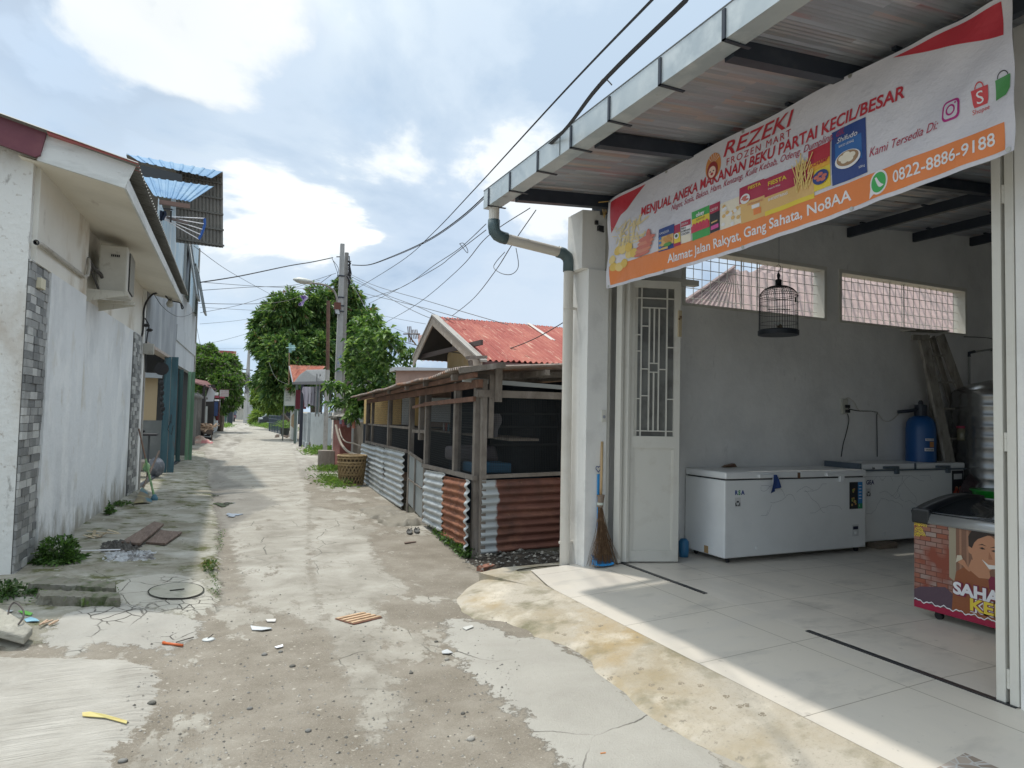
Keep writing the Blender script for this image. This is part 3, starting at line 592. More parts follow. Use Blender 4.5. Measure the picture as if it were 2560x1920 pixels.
def disc(name, u, v, ru, rv, m, off, n=24, a0=0., a1=2*math.pi, inner=0., parent=bn, fn=ban):
    mb = MB(); K_ = 24
    if inner:
        pts = [fn(u+ru*s*math.cos(a0+(a1-a0)*i/K_), v+rv*s*math.sin(a0+(a1-a0)*i/K_), off) for i in range(K_+1) for s in (inner, 1)]
        mb.add(pts, [(2*i, 2*i+1, 2*i+3, 2*i+2) for i in range(K_)])
    else:
        pts = [fn(u, v, off)]+[fn(u+ru*math.cos(2*math.pi*i/K_), v+rv*math.sin(2*math.pi*i/K_), off) for i in range(K_)]
        mb.add(pts, [(0, 1+i, 1+(i+1) % K_) for i in range(K_)])
    return obj(name, mb, m, parent)
# round logo with a girl's face
disc('round_logo', 1.68, .80, .095, .115, gloss('logo_orange', (.66, .27, .08)), .003)
mb = MB(); 
for k in range(6):
    a = .5+k*.35; mb.add([ban(1.68, .82, .0045), ban(1.68+.085*math.cos(a), .82+.09*math.sin(a), .0045), ban(1.68+.085*math.cos(a+.06), .82+.09*math.sin(a+.06), .0045)], [(0, 1, 2)])
obj('logo_rays', mb, WHT, bn)
disc('logo_hair', 1.675, .765, .066, .075, gloss('hair_red', (.33, .05, .05)), .006); disc('logo_face', 1.675, .75, .045, .050, gloss('face', (.85, .62, .52)), .0075)
disc('logo_mouth', 1.675, .732, .016, .012, RED, .009); disc('logo_eye', 1.655, .755, .008, .006, BLK, .009); disc('logo_eye', 1.695, .755, .008, .006, BLK, .009)
# camera, shopping-bag and phone emblems
def rrect(u, v, w, h, r, n=5): return [(u+sx*(w/2-r)+r*math.cos(a), v+sy*(h/2-r)+r*math.sin(a)) for sx, sy, a0 in ((1, 1, 0), (-1, 1, math.pi/2), (-1, -1, math.pi), (1, -1, 1.5*math.pi)) for a in np.linspace(a0, a0+math.pi/2, n)]
INS = pm('print_purple_orange', (.45, .03, .25), .4, extra=lambda t, C, col, b: ramp(t, N(t, 'ShaderNodeSeparateXYZ').outputs[2], [(0, (.5, .03, .25)), (1, (.5, .03, .25))]))
bane = lambda u, v, off=0.: _ban(3.67+(u-3.27)*.72, .42+(v-.375)*.80, off)
ban = bane
def _setfn(f):
    for q in (patch, words, disc): q.__defaults__ = tuple(f if callable(d) else d for d in q.__defaults__)
_setfn(bane)
patch('photo_emblem', rrect(3.27, .375, .135, .175, .04), gloss('magenta', (.45, .02, .22)), .003); patch('photo_emblem', rrect(3.27, .375, .105, .138, .03), bw, .005)
disc('photo_ring', 3.27, .375, .036, .047, gloss('magenta', (.45, .02, .22)), .0065, inner=.68); disc('photo_dot', 3.305, .425, .007, .009, gloss('magenta', (.45, .02, .22)), .0065)
patch('bag_emblem', [(3.425, .455), (3.55, .455), (3.54, .315), (3.435, .315)], gloss('bag_red', (.62, .06, .07)), .003); disc('bag_handle', 3.487, .455, .034, .05, gloss('bag_red', (.62, .06, .07)), .003, a0=0, a1=math.pi, inner=.78)
words('S', 3.462, .335, .14, WHT, .05, off=.005); words('Shopee', 3.425, .265, .055, gloss('bag_red', (.62, .06, .07)), .125, off=.003)
patch('green_bag_emblem', [(3.60, .46), (3.70, .475), (3.70, .36), (3.675, .315), (3.60, .30)], gloss('bag_green', (.08, .30, .09)), .003); disc('bag_handle', 3.65, .465, .038, .055, BLK, .0025, a0=0, a1=math.pi, inner=.85)
ban = lambda u, v, off=0.: _ban(3.21+(u-2.69)*.85, v, off); _setfn(ban)
disc('phone_emblem', 2.69, .13, .072, .085, WHT, .003); patch('phone_emblem', [(2.625, .125), (2.665, .065), (2.61, .035)], WHT, .0031); disc('phone_emblem', 2.69, .13, .060, .071, gloss('phone_green', (.05, .42, .10)), .0045)
mb = MB(); arc = [ban(2.66+.062*t_, .165-.07*t_-.030*math.sin(math.pi*t_), .006) for t_ in np.linspace(0, 1, 9)]; arc2 = [ban(2.672+.062*t_, .172-.07*t_-.012*math.sin(math.pi*t_), .006) for t_ in np.linspace(0, 1, 9)]
mb.add(arc+arc2, [(i, i+1, 10+i, 9+i) for i in range(8)]); obj('handset', mb, WHT, bn)
ban = banp; _setfn(banp)
# printed food packs
def pack(u, v, w, h, parts, tilt=0.):
    base = None
    for i, (x0, y0_, x1, y1_, m) in enumerate(parts):
        c = [(x0, y0_), (x1, y0_), (x1, y1_), (x0, y1_)]; patch('printed_pack' if i == 0 else 'pack_print', [(u+w*a, v+h*b_+tilt*a) for a, b_ in c], m, .0035+.0011*i)
def blob(u, v, r, m, off, n=1, asp=1.2): disc('pack_food', u, v, r, r*asp, m, off)
FOOD = gloss('fried', (.62, .30, .09)); CHIP = gloss('chips', (.80, .60, .22)); SAUS = gloss('sausage', (.60, .17, .13)); PALE = gloss('pale_food', (.80, .74, .62))
pack(.50, .21, .20, .30, [(0, 0, 1, 1, BLU), (.05, .2, .95, .72, TAN), (0, .62, 1, 1, BLU), (0, .05, .6, .14, TAN)]); words('KANZLER', .52, .43, .04, WHT, .12, off=.009)
for a, b_ in ((.59, .35), (.63, .37), (.61, .32), (.65, .33)): blob(a, b_, .022, FOOD, .009)
disc('pack_food', .62, .275, .05, .025, gloss('leaf', (.1, .3, .06)), .009)
for k, b_ in enumerate((.40, .34, .28)): blob(.53, b_-.02, .017, BL2, .0095)
pack(.69, .215, .085, .27, [(0, 0, 1, 1, DRED), (.1, .15, 1, .6, YEL)]); blob(.735, .34, .03, WHT, .010); blob(.735, .34, .017, gloss('darkgreen', (.03, .12, .08)), .011)
pack(.785, .225, .11, .27, [(0, 0, 1, 1, WHT), (0, .75, 1, 1, DRED), (.0, .0, 1, .35, PALE)]); words('CEDEA', .79, .445, .036, WHT, .08, off=.008)
for k, s in enumerate(('FISH', 'DUMPLING', 'CHICKEN')): words(s, .79, .395-.035*k, .032, BLK, (.05, .10, .09)[k], off=.008, bold=.02)
pack(.91, .215, .205, .35, [(0, 0, 1, 1, GRN), (0, .28, 1, .74, YEL), (-.05, .27, 1.0, .50, gloss('hot_red', (.62, .05, .10)))]); words('okey', .965, .485, .07, WHT, .10, off=.009, bold=.03); words('SOSIS AYAM', .965, .435, .03, BLK, .10, off=.009)
for k in range(5): disc('pack_food', .935+.038*k, .375, .02, .04, gloss('hot_red', (.62, .05, .10)), .0085)
pack(1.12, .225, .115, .33, [(0, 0, 1, 1, BLK), (0, .68, 1, 1, DRED), (.1, .10, .9, .24, PNK), (.15, .33, .8, .38, TAN)]); words('CEDEA', 1.13, .475, .042, WHT, .09, off=.009)
pack(1.24, .215, .21, .30, [(0, 0, 1, 1, PALE)])
for k in range(14): blob(1.26+.17*rng.random(), .235+.25*rng.random(), .018, WHT if k % 2 else TAN, .0055+.0002*k)
pack(1.44, .20, .225, .40, [(0, 0, 1, 1, TAN), (0, .55, 1, 1, DRED), (.55, .12, .85, .28, ORG), (.5, .3, .8, .4, WHT)]); words('FIESTA', 1.53, .54, .05, YEL, .11, off=.009, bold=.02)
blob(1.50, .455, .045, WHT, .009); 
for a, b_ in ((1.49, .46), (1.51, .44), (1.50, .475)): disc('pack_food', a, b_, .026, .012, SAUS, .0105)
words('CHICKEN SAUSAGE', 1.52, .37, .028, RED, .13, off=.009)
pack(1.665, .19, .40, .40, [(0, 0, 1, 1, YEL), (0, .12, 1, .55, TAN), (0, .5, 1, 1, DRED)]); words('FIESTA', 1.70, .50, .062, YEL, .15, off=.009, bold=.02); words('french fries', 1.70, .455, .03, WHT, .10, off=.009, shear=.2); words('SHOESTRING', 1.70, .335, .04, WHT, .16, off=.009, bold=.02)
mb = MB()
for k in range(34):
    u, v = 1.93+.10*rng.random(), .30+.22*rng.random(); a = .9+1.1*rng.random(); L_ = .10+.08*rng.random(); w_ = .0075; o_ = .0095+.0002*k
    dx, dy = math.cos(a)*L_*.7, math.sin(a)*L_*1.2; mb.add([ban(u, v, o_), ban(u+w_, v-.004, o_), ban(u+w_+dx, v+dy-.004, o_), ban(u+dx, v+dy, o_)], [(0, 1, 2, 3)])
obj('printed_chips', mb, CHIP, bn)
pack(2.02, .25, .17, .44, [(0, 0, 1, 1, YEL), (0, .6, 1, 1, RED), (0, .48, 1, .66, gloss('amber', (.8, .42, .05)))]); words('CHAMP', 2.06, .505, .055, RED, .12, off=.009, bold=.03)
blob(2.12, .37, .06, BLU, .009)
for a, b_ in ((2.09, .38), (2.12, .40), (2.15, .37), (2.11, .35), (2.14, .34)): disc('pack_food', a, b_, .02, .018, SAUS, .0105)
pack(2.20, .235, .235, .53, [(0, 0, 1, 1, BLU), (.12, .3, .88, .75, gloss('midblue', (.03, .14, .42)))]); words('Shifudo', 2.245, .625, .07, WHT, .14, off=.009, shear=.3); words('BAKSO UDANG', 2.26, .575, .032, WHT, .10, off=.009)
disc('pack_food', 2.315, .435, .085, .085, WHT, .009); disc('pack_food', 2.315, .445, .073, .07, gloss('soup', (.35, .22, .12)), .010)
for a, b_ in ((2.28, .46), (2.31, .48), (2.345, .46), (2.295, .43), (2.33, .43), (2.31, .45)): blob(a, b_, .024, PALE, .0115, asp=1.1)
words('500 g', 2.385, .30, .03, WHT, .04, off=.009)
ban = banh; _setfn(banh)
# printed heap of chips, nuggets and sausages
mb = MB()
for k in range(70):
    u, v = .13+.26*rng.random(), .42+.28*rng.random()*math.sin(math.pi*rng.random()); a = rng.random()*3.1; L_ = .05+.05*rng.random(); w_ = .008; o_ = .003+.00012*k
    dx, dy = math.cos(a)*L_, math.sin(a)*L_*1.4; mb.add([ban(u, v, o_), ban(u+w_, v-.012, o_), ban(u+w_+dx, v+dy-.012, o_), ban(u+dx, v+dy, o_)], [(0, 1, 2, 3)])
obj('printed_chips', mb, gloss('pale_chips', (.80, .66, .34)), bn)
for k in range(9): disc('printed_nugget', .10+.05*(k % 5)+.02*rng.random(), .20+.09*(k//3)+.03*rng.random(), .035, .055, gloss('nugget%d' % (k % 2), ((.74, .52, .12), (.80, .62, .24))[k % 2]), .004+.0006*k)
for k in range(5): disc('printed_sausage', .39+.012*k, .265+.04*k, .075, .028, gloss('saus%d' % (k % 2), ((.62, .18, .13), (.68, .26, .17))[k % 2]), .010+.0006*k)
disc('printed_sausage', .455, .44, .02, .085, SAUS, .0135)
ban = _ban; _setfn(_ban)
m_ = MB(); yarn = flat('yellow_cord', (.55, .36, .10))
a = A(*ban(0, 1)); m_.tube([a, a+A(-.1, .02, -.02), A(3.62, 5.87, 3.80)], .004, 5); 
for k in range(4): m_.tube([A(3.60+.012*k, 5.76, 3.84), A(3.58+.02*k, 5.75, 3.70), A(3.61, 5.76, 3.60)], .003, 4)
m_.tube([A(3.6, 5.75, 3.74), A(3.66, 5.74, 3.69)], .003, 4)
obj('cord', m_, yarn, bn)
for u_ in (.03, 1.0, 2.0, 3.0, 3.97):
    for v_ in (.02, .985): c_ = A(*ban(u_, v_, .003)); m_ = MB(); m_.lathe(c_, [(.006, 0), (.013, .0), (.013, .002), (.006, .002)], 12, (-1, 0, 0)); obj('eyelet', m_, flat('eyelet', (.45, .45, .42), .4, .6), bn)
# camera-like bracket on pillar
m_ = MB(); m_.box((3.60, 5.84, 3.50), (3.66, 5.875, 3.55)); m_.tube([(3.61, 5.85, 3.50), (3.66, 5.84, 3.49)], .01, 6); m_.box((3.57, 5.85, 3.56), (3.60, 5.875, 3.60)); single('wall_bracket', m_, blk, 'tiny black cable bracket high on the shop pillar under the yellow cord', 'bracket')
# ================================================================ THINGS IN AND AT THE SHOP
fw = pm('freezer_white', (.80, .82, .82), .32, layers=[((.73, .75, .75), 2, .45, .75), ((.5, .5, .48), 30, .72, .8)], spec=.5)
fgrey = flat('freezer_grey_trim', (.10, .13, .16), .4); rub = flat('black_rubber', (.02, .02, .022), .7)
def scribble(x0, x1, z0, z1, y, n, seed, parent, width=.0022, m=None):
    r = np.random.default_rng(seed); mb = MB()
    for k in range(n):
        x = x0+(x1-x0)*r.random(); z = z0+(z1-z0)*r.random(); a = r.random()*6; pts = []
        for i in range(int(10+r.random()*22)):
            a += (r.random()-.5)*.9; x = min(max(x+math.cos(a)*.022, x0), x1); z = min(max(z+math.sin(a)*.022, z0), z1); pts.append(A(x, y, z))
        for p, q in zip(pts[:-1], pts[1:]):
            d = q-p; L_ = np.linalg.norm(d)
            if L_ < 1e-5: continue
            nrm = A(-d[2], 0, d[0])/L_*width/2; mb.add([p-nrm, p+nrm, q+nrm, q-nrm], [(0, 1, 2, 3)])
    return obj('pen_scribble', mb, m or flat('pen', (.22, .25, .28)), parent)
def decal(name, x, z, w, h, y, m, parent): mb = MB(); mb.box((x, y-.0015, z), (x+w, y, z+h)); return obj(name, mb, m, parent)
def face_text(s, x, z, size, y, m, parent, w=None, **k):
    mb = MB(); put_text(mb, lambda a, b_: (a, y, b_), s, x, z, size, w, **k); return obj('lettering', mb, m, parent)
def freezer(x0, x1, yf, yb, zt, zf, loc_label, trim, name_letters, lettercols, handlecol, hx):
    t = thing('chest_freezer', loc_label, 'chest freezer', ((x0+x1)/2, (yf+yb)/2, .15), 'chest freezers along the side wall')
    mb = MB(); mb.box((x0, yf, zf), (x1, yb, zt-.085)); obj('body', mb, fw, t, bevel=.012)
    mb = MB(); mb.box((x0+.02, yf+.02, zt-.086), (x1-.02, yb-.02, zt-.07)); obj('seal', mb, rub, t)
    xm = (x0+x1)/2
    for a, b_ in ((x0, xm-.003), (xm+.003, x1)):
        mb = MB(); mb.box((a, yf-.012, zt-.07), (b_, yb, zt)); ld = obj('lid', mb, fw, t, bevel=.014)
    for hx_ in hx:
        mb = MB(); mb.box((hx_, yf-.04, zt-.06), (hx_+.26, yf-.012, zt-.03)); mb.box((hx_+.21, yf-.035, zt-.125), (hx_+.27, yf-.001, zt-.055)); mb.lathe((hx_+.245, yf-.035, zt-.10), [(.014, 0), (.014, .006)], 12, (0, -1, 0)); obj('handle', mb, handlecol, t, bevel=.005)
    for cx_, cy_ in ((x0+.09, yf+.06), (x1-.09, yf+.06), (x0+.09, yb-.08), (x1-.09, yb-.08)):
        mb = MB(); mb.lathe((cx_-.012, cy_, .15+.024), [(.024, 0), (.024, .024)], 12, (1, 0, 0)); mb.box((cx_-.02, cy_-.02, .18), (cx_+.02, cy_+.02, zf)); obj('caster', mb, rub, t)
    return t
F1 = freezer(4.87, 6.93, 5.40, 6.02, 1.075, .205, 'white chest freezer nearest the door with a blue cloth on its handle', None, 'RSA', None, fw, (5.30, 6.28))
yf = 5.398
for s, x, c in (('R', 5.00, (.02, .06, .28)), ('S', 5.045, (.06, .34, .12)), ('A', 5.085, (.02, .06, .28))): face_text(s, x, .845, .062, yf, flat('logo%g' % c[1], c), F1, bold=.04)
def care(t, x, z, y):
    decal('care_sticker', x, z, .075, .095, y, flat('sticker', (.62, .63, .63)), t); b = flat('ink', (.04, .04, .05)); mb = MB()
    for a0, a1 in (((x+.012, z+.045), (x+.02, z+.014)), ((x+.063, z+.045), (x+.055, z+.014))): mb.box((a0[0]-.006, y-.003, a1[1]), (a0[0]+.006, y-.0017, a0[1]))
    mb.box((x+.018, y-.003, z+.01), (x+.033, y-.0017, z+.024)); mb.box((x+.042, y-.003, z+.01), (x+.057, y-.0017, z+.024)); mb.box((x+.022, y-.003, z+.045), (x+.053, y-.0017, z+.062))
    obj('sticker_print', mb, b, t)
care(F1, 5.0, .72, yf)
d_ = decal('picture_sticker', 6.665, .64, .135, .30, yf, flat('stk_black', (.02, .022, .028)), F1); decal('sticker_stripe', 6.80, .70, .075, .24, yf-.0001, flat('stk_blue', (.04, .22, .50)), F1); decal('sticker_stripe', 6.80, .64, .075, .06, yf-.0001, flat('stk_green', (.03, .26, .12)), F1)
mb = MB()
for k in range(12):
    cx_, cz = 6.70+.065*rng.random(), .665+.2*rng.random(); mb.lathe((cx_, yf-.0017-.0002*k, cz), [(.014, 0), (.010, .0004)], 10, (0, -1, 0))
obj('sticker_food', mb, pm('stk_food', (.5, .35, .12), .6, layers=[((.2, .35, .08), 40, .5, .55), ((.55, .12, .06), 55, .55, .6)]), F1)
mb = MB()
for k in range(5): mb.box((6.815, yf-.0026, .75+.036*k), (6.855, yf-.0017, .758+.036*k))
obj('sticker_print', mb, WHT, F1); face_text('5', 6.815, .665, .03, yf-.0022, WHT, F1)
decal('control_panel', 6.71, .335, .10, .13, yf, flat('panel_w', (.60, .62, .62)), F1); decal('display', 6.72, .41, .08, .035, yf-.002, flat('disp', (.015, .018, .05)), F1)
mb = MB(); mb.lathe((6.76, yf-.001, .372), [(.018, 0), (.016, .008)], 14, (0, -1, 0)); obj('dial', mb, fw, F1)
for x in (5.3,): mb = MB(); mb.lathe((x, yf, .29), [(.02, 0), (.018, .008)], 14, (0, -1, 0)); obj('drain_plug', mb, fw, F1)
mb = MB(); mb.lathe((4.87, 5.6, .29), [(.022, 0), (.02, .006)], 14, (-1, 0, 0)); mb.lathe((4.87, 5.85, .33), [(.022, 0), (.02, .006)], 14, (-1, 0, 0)); obj('drain_plug', mb, fw, F1)
mb = MB(); mb.box((4.866, 5.64, .215), (4.869, 5.70, .29)); obj('tape_patch', mb, flat('tan_tape', (.42, .27, .12)), F1)
scribble(5.35, 6.6, .62, .93, yf-.001, 9, 3, F1); mb = MB(); mb.box((5.86, 5.386, 1.0), (5.90, 5.388, 1.06)); obj('rust_stain', mb, flat('rustmark', (.17, .10, .06)), F1)
F2 = freezer(7.01, 8.95, 5.55, 6.02, 1.13, .22, 'white chest freezer with dark grey trim behind the first freezer', None, 'GEA', None, fgrey, (7.40, 8.36))
yf = 5.548
mb = MB(); mb.box((7.0, 5.53, 1.045), (7.03, 6.025, 1.137)); mb.box((7.0, 5.53, 1.045), (8.96, 5.54, 1.062)); obj('trim', mb, fgrey, F2)
mb = MB(); mb.box((7.97, 5.53, 1.05), (7.995, 5.54, 1.135)); obj('trim', mb, fgrey, F2)
face_text('GEA', 7.13, .89, .07, yf, flat('gea', (.05, .05, .16)), F2, bold=.04); care(F2, 7.13, .745, yf); scribble(7.1, 8.65, .55, .98, yf-.001, 16, 5, F2); face_text('Ice', 7.22, 1.07, .035, 5.536, flat('ink', (.04, .04, .05)), F2, bold=.05)
decal('picture_sticker', 8.70, .60, .23, .43, yf, flat('stk_black', (.02, .022, .028)), F2); mb = MB(); 
for k in range(7): mb.lathe((8.735+.026*k, yf-.002, .70+.05*(k % 3)), [(.035, 0), (.025, .001)], 7, (0, -1, 0))
obj('sticker_food', mb, pm('stk_food2', (.45, .06, .03), .6, layers=[((.5, .35, .2), 20, .5, .6)]), F2); decal('sticker_print', 8.735, .92, .16, .07, yf-.002, flat('sticker', (.62, .63, .63)), F2)
mb = MB(); mb.lathe((7.45, yf, .30), [(.022, 0), (.02, .008)], 14, (0, -1, 0)); obj('drain_plug', mb, fw, F2)
mb = MB(); mb.grid(lambda u, v: (5.50+.03*v*math.sin(u*9)+(.10*u-.045)*(.35+.9*v), 5.355-.012*math.sin(u*14+v*3), 1.045-.19*v*(1-.35*u)), 16, 12, .003); single('cloth', mb, pm('blue_cloth', (.025, .06, .20), .9, bump=(60, .4)), 'crumpled dark blue cloth hanging from the first freezer handle', 'cloth', smooth=True)
mb = MB(); mb.prism([(5.35, 5.95, 1.078), (5.56, 5.97, 1.078), (5.50, 5.94, 1.12), (5.38, 5.93, 1.10)], (0, .05, 0)); single('cardboard_scrap', mb, flat('cardb', (.17, .10, .06)), 'brown cardboard scrap on top of the first freezer at the wall', 'cardboard')
mb = MB(); mb.box((7.2, 5.44, .15), (7.52, 5.60, .215)); single('wood_block', mb, pm('block_wood', (.20, .16, .12), .8, layers=[((.11, .085, .06), 12, .5, .7, (1, 6, 6))], bump=(20, .4)), 'short wooden block on the floor under the grey-trimmed freezer', 'wood block', bevel=.004)
mb = MB(); mb.lathe((4.72, 5.85, .15), [(.05, 0), (.055, .05), (.055, .16), (.03, .19)], 14); single('blue_bottle', mb, flat('blue_pl', (.03, .16, .32), .4), 'small blue plastic bottle on the floor behind the open door leaf', 'bottle', smooth=True)
# wall socket and leads
sx = P(2108, 1016, y=6.05)
mb = MB(); mb.box((sx[0]-.05, 6.02, sx[2]-.095), (sx[0]+.05, 6.049, sx[2]+.095)); sk = single('wall_socket', mb, flat('socket', (.52, .52, .46)), 'cream double wall socket with black plugs on the inner shop wall', 'socket', bevel=.004)
mb = MB(); mb.box((sx[0]+.0, 5.985, sx[2]-.02), (sx[0]+.045, 6.02, sx[2]+.02)); mb.box((sx[0]+.0, 5.985, sx[2]-.08), (sx[0]+.045, 6.02, sx[2]-.04)); obj('plug', mb, rub, sk)
def wirep(pts, y): return [P(a, b_, y=y) for a, b_ in pts]
def smooth_pts(p, n=6):
    p = [np.array(q, float) for q in p]; out = []
    for i in range(len(p)-1):
        a, b_, c, d = p[max(i-1, 0)], p[i], p[i+1], p[min(i+2, len(p)-1)]
        for k in range(n):
            t = k/n; out.append(.5*((2*b_)+(-a+c)*t+(2*a-5*b_+4*c-d)*t*t+(-a+3*b_-3*c+d)*t**3))
    return out+[p[-1]]
for nm, lb, pts, m in (('freezer_lead', 'black lead dropping straight from the wall socket to the first freezer', [(2117, 1030), (2122, 1050), (2115, 1085), (2108, 1110), (2103, 1142)], rub), ('freezer_lead', 'black lead crossing the wall then dropping behind the second freezer', [(2117, 1021), (2145, 1027), (2190, 1030), (2192, 1045), (2193, 1142)], rub),
        ('pale_lead', 'thin pale lead looping along the wall to the blue water filter', [(2110, 1002), (2120, 995), (2135, 1005), (2150, 1027), (2190, 1030), (2210, 1052), (2230, 1050), (2255, 1025)], pvc)):
    mb = MB(); mb.tube(smooth_pts(wirep(pts, 6.03)), .0055, 6); single(nm, mb, m, lb, 'electric lead')
# blue filter tank
c = P(2302, 1100, y=5.84); bx_ = c[0]; fb = pm('filter_blue', (.012, .09, .28), .35, bump=(6, .2))
ft = thing('water_filter_tank', 'blue pressure filter tank behind the grey-trimmed freezer', 'filter tank', (bx_, 5.84, .15))
mb = MB(); mb.lathe((bx_, 5.84, .15), [(.17, 0), (.175, .1), (.175, 1.40), (.165, 1.48), (.13, 1.54), (.075, 1.57)], 28); obj('tank', mb, fb, ft, smooth=True)
mb = MB(); mb.lathe((bx_, 5.84, 1.72), [(.075, 0), (.075, .14), (.03, .145), (.03, .18), (.015, .2)], 16); mb.tube([(bx_-.07, 5.84, 1.8), (bx_-.2, 5.86, 1.78), (bx_-.3, 5.95, 1.76)], .022, 8); obj('valve_head', mb, steel_d, ft)
def cylt(s, zc, size, w, m, par):
    mb = MB(); vs, fs = text_pts(s, size, bold=.02); x0 = min(v[0] for v in vs); x1 = max(v[0] for v in vs); q = w/(x1-x0)
    mb.add([(bx_-.04+.182*math.sin(((a-x0)*q-w/2)/.182-.0), 5.84-.182*math.cos(((a-x0)*q-w/2)/.182), zc+b_) for a, b_ in vs], fs); return obj('lettering', mb, m, par)
def cylp(z0, z1, w, m, name): 
    mb = MB(); mb.grid(lambda u, v: (bx_-.04+.179*math.sin((u-.5)*w/.179), 5.84-.179*math.cos((u-.5)*w/.179), z0+(z1-z0)*v), 10, 1); return obj(name, mb, m, ft)
cylp(1.40, 1.43, .20, WHT, 'label_strip'); cylp(1.27, 1.31, .22, WHT, 'label_strip'); cylp(1.32, 1.39, .08, gloss('badge', (.55, .25, .08)), 'badge')
cylt('Planet Saringan Air', 1.408, .022, .18, BLK, ft); cylt('WATER KING', 1.278, .03, .20, BLK, ft)
# ladder
ladm = pm('dirty_aluminium_wood', (.34, .32, .28), .7, layers=[((.17, .155, .13), 5, .45, .7, (3, 3, 1)), ((.46, .44, .39), 12, .6, .75), ((.09, .08, .065), 18, .66, .76)], bump=(12, .4))
lt = thing('step_ladder', 'tall worn wooden step ladder standing behind the freezers', 'step ladder', P(2400, 1300, y=5.7))
def lp(px, py, y): return P(px, py, y=y)
tl, bl = lp(2292, 838, 5.88), lp(2385, 1235, 5.62)
f1 = (lp(2306, 838, 5.85), lp(2384, 1200, 5.62)); f2 = (lp(2350, 838, 5.88), lp(2488, 1215, 5.66)); g1 = (lp(2308, 842, 5.95), lp(2352, 1190, 6.0)); g2 = (lp(2330, 842, 5.97), lp(2430, 1190, 6.0))
def ext(a, b_, zend): d = b_-a; return a, a+d*((zend-a[2])/d[2])
for nm, (a, b_), w in (('front_rail', f1, .17), ('front_rail', f2, .14), ('rear_rail', g1, .07), ('rear_rail', g2, .08)):
    a, b_ = ext(a, b_, .17); mb = MB(); mb.beam(a, b_, w, .035, up=(0, 1, 0)); obj(nm, mb, ladm, lt)
A1, B1 = ext(*f1, .17); A2, B2 = ext(*f2, .17)
for fz in (.155, .36, .56, .785):
    a = A1+(B1-A1)*fz*.66; b_ = A2+(B2-A2)*fz*.66; mb = MB(); mb.beam(a+A(0, .03, 0), b_+A(0, .03, 0), .09, .022); obj('step', mb, ladm, lt)
mb = MB(); mb.beam(lp(2270, 826, 5.86), lp(2355, 829, 5.9), .2, .018); obj('top_plate', mb, ladm, lt); mb = MB(); mb.beam(lp(2280, 843, 5.8), lp(2322, 845, 5.82), .03, .07); obj('top_bracket', mb, ladm, lt)
c = lp(2405, 1088, 5.62); mb = MB(); mb.lathe(c-A(0, 0, .07), [(.055, 0), (.06, .01), (.06, .15), (.05, .16)], 16); jr = single('glass_jar', mb, pm('jar_glass', (.15, .14, .09), .2), 'glass jar with a red lid on the lowest visible ladder step', 'jar', smooth=True)
mb = MB(); mb.lathe(c+A(0, 0, .09), [(.064, 0), (.064, .03)], 16); obj('lid', mb, flat('jar_red', (.30, .03, .07)), jr)
c = lp(2440, 1097, 5.66); mb = MB(); mb.beam(c-A(.10, 0, .0), c+A(.10, 0, .005), .04, .04); single('black_brush', mb, rub, 'black brush lying beside the jar on the ladder step', 'brush', bevel=.01)
# steel water tank
c = P(2520, 1100, y=5.30); tk = thing('steel_water_tank', 'tall ribbed stainless steel water tank half hidden by the door post', 'water tank', (c[0], 5.35, .15))
stn = pm('stainless', (.30, .305, .30), .25, .8, layers=[((.2, .2, .2), 3, .45, .7)])
tr_ = .50; tx, ty = P(2455, 1100, y=5.35)[0]+tr_*.98, 5.45
prof = [(.48, 0)]+[(tr_-(.012 if k % 3 == 0 else 0), .1+k*.055) for k in range(41)]+[(tr_, 2.40), (tr_-.03, 2.44), (.30, 2.54), (.1, 2.6)]
prof = [(r, z*.79) for r, z in prof]
mb = MB(); mb.lathe((tx, ty, .15), prof, 48); obj('tank_body', mb, stn, tk, smooth=True)
rm = flat('tank_red', (.22, .04, .05))
def tkp(a0, a1, z0, z1, m=rm): mb = MB(); mb.grid(lambda u, v: (tx+(tr_+.004)*math.sin(a0+(a1-a0)*u), ty-(tr_+.004)*math.cos(a0+(a1-a0)*u), z0+(z1-z0)*v), 6, 1); return obj('tank_marking', mb, m, tk)
tkp(-1.1, -.55, 1.70, 1.78); tkp(-1.0, -.6, 1.64, 1.66); tkp(-1.1, -.2, 1.25, 1.45); tkp(-1.0, -.3, 1.82, 1.85, flat('tank_gold', (.3, .22, .08)))
mb = MB(); mb.add([(tx+(tr_+.004)*math.sin(a), ty-(tr_+.004)*math.cos(a), z) for a, z in ((-1.05, 1.88), (-.65, 1.88), (-.85, 2.0))], [(0, 1, 2)]); obj('tank_marking', mb, rm, tk)
# white pipe behind tank
mb = MB(); q = [(2424, 1030), (2424, 890)]; mb.tube(wirep([(2424, 1030), (2423, 890)], 6.0), .014, 8); mb.tube(wirep([(2436, 880), (2480, 873)], 6.0), .014, 8); wp = single('tank_pipe', mb, pm('pale_pipe', (.30, .31, .30), .5), 'thin grey water pipe bending over to the top of the steel tank', 'water pipe')
mb = MB(); mb.tube(wirep([(2423, 892), (2423, 882), (2436, 879)], 6.0), .02, 8); mb.tube(wirep([(2478, 874), (2486, 878), (2494, 896)], 6.0), .02, 8); mb.tube(wirep([(2424, 1032), (2418, 1034)], 6.0), .02, 8); obj('pipe_elbow', mb, steel_d, wp)
mb = MB(); mb.tube(smooth_pts(wirep([(2410, 842), (2470, 845), (2500, 855), (2530, 865)], 6.03)), .005, 5); single('black_cable', mb, rub, 'black cable running from the second window towards the steel tank', 'cable')
mb = MB(); mb.tube(smooth_pts(wirep([(2415, 1030), (2440, 1060), (2470, 1092)], 5.9)), .005, 5); single('black_cable', mb, rub, 'black cable hanging diagonally behind the ladder to the tank foot', 'cable')
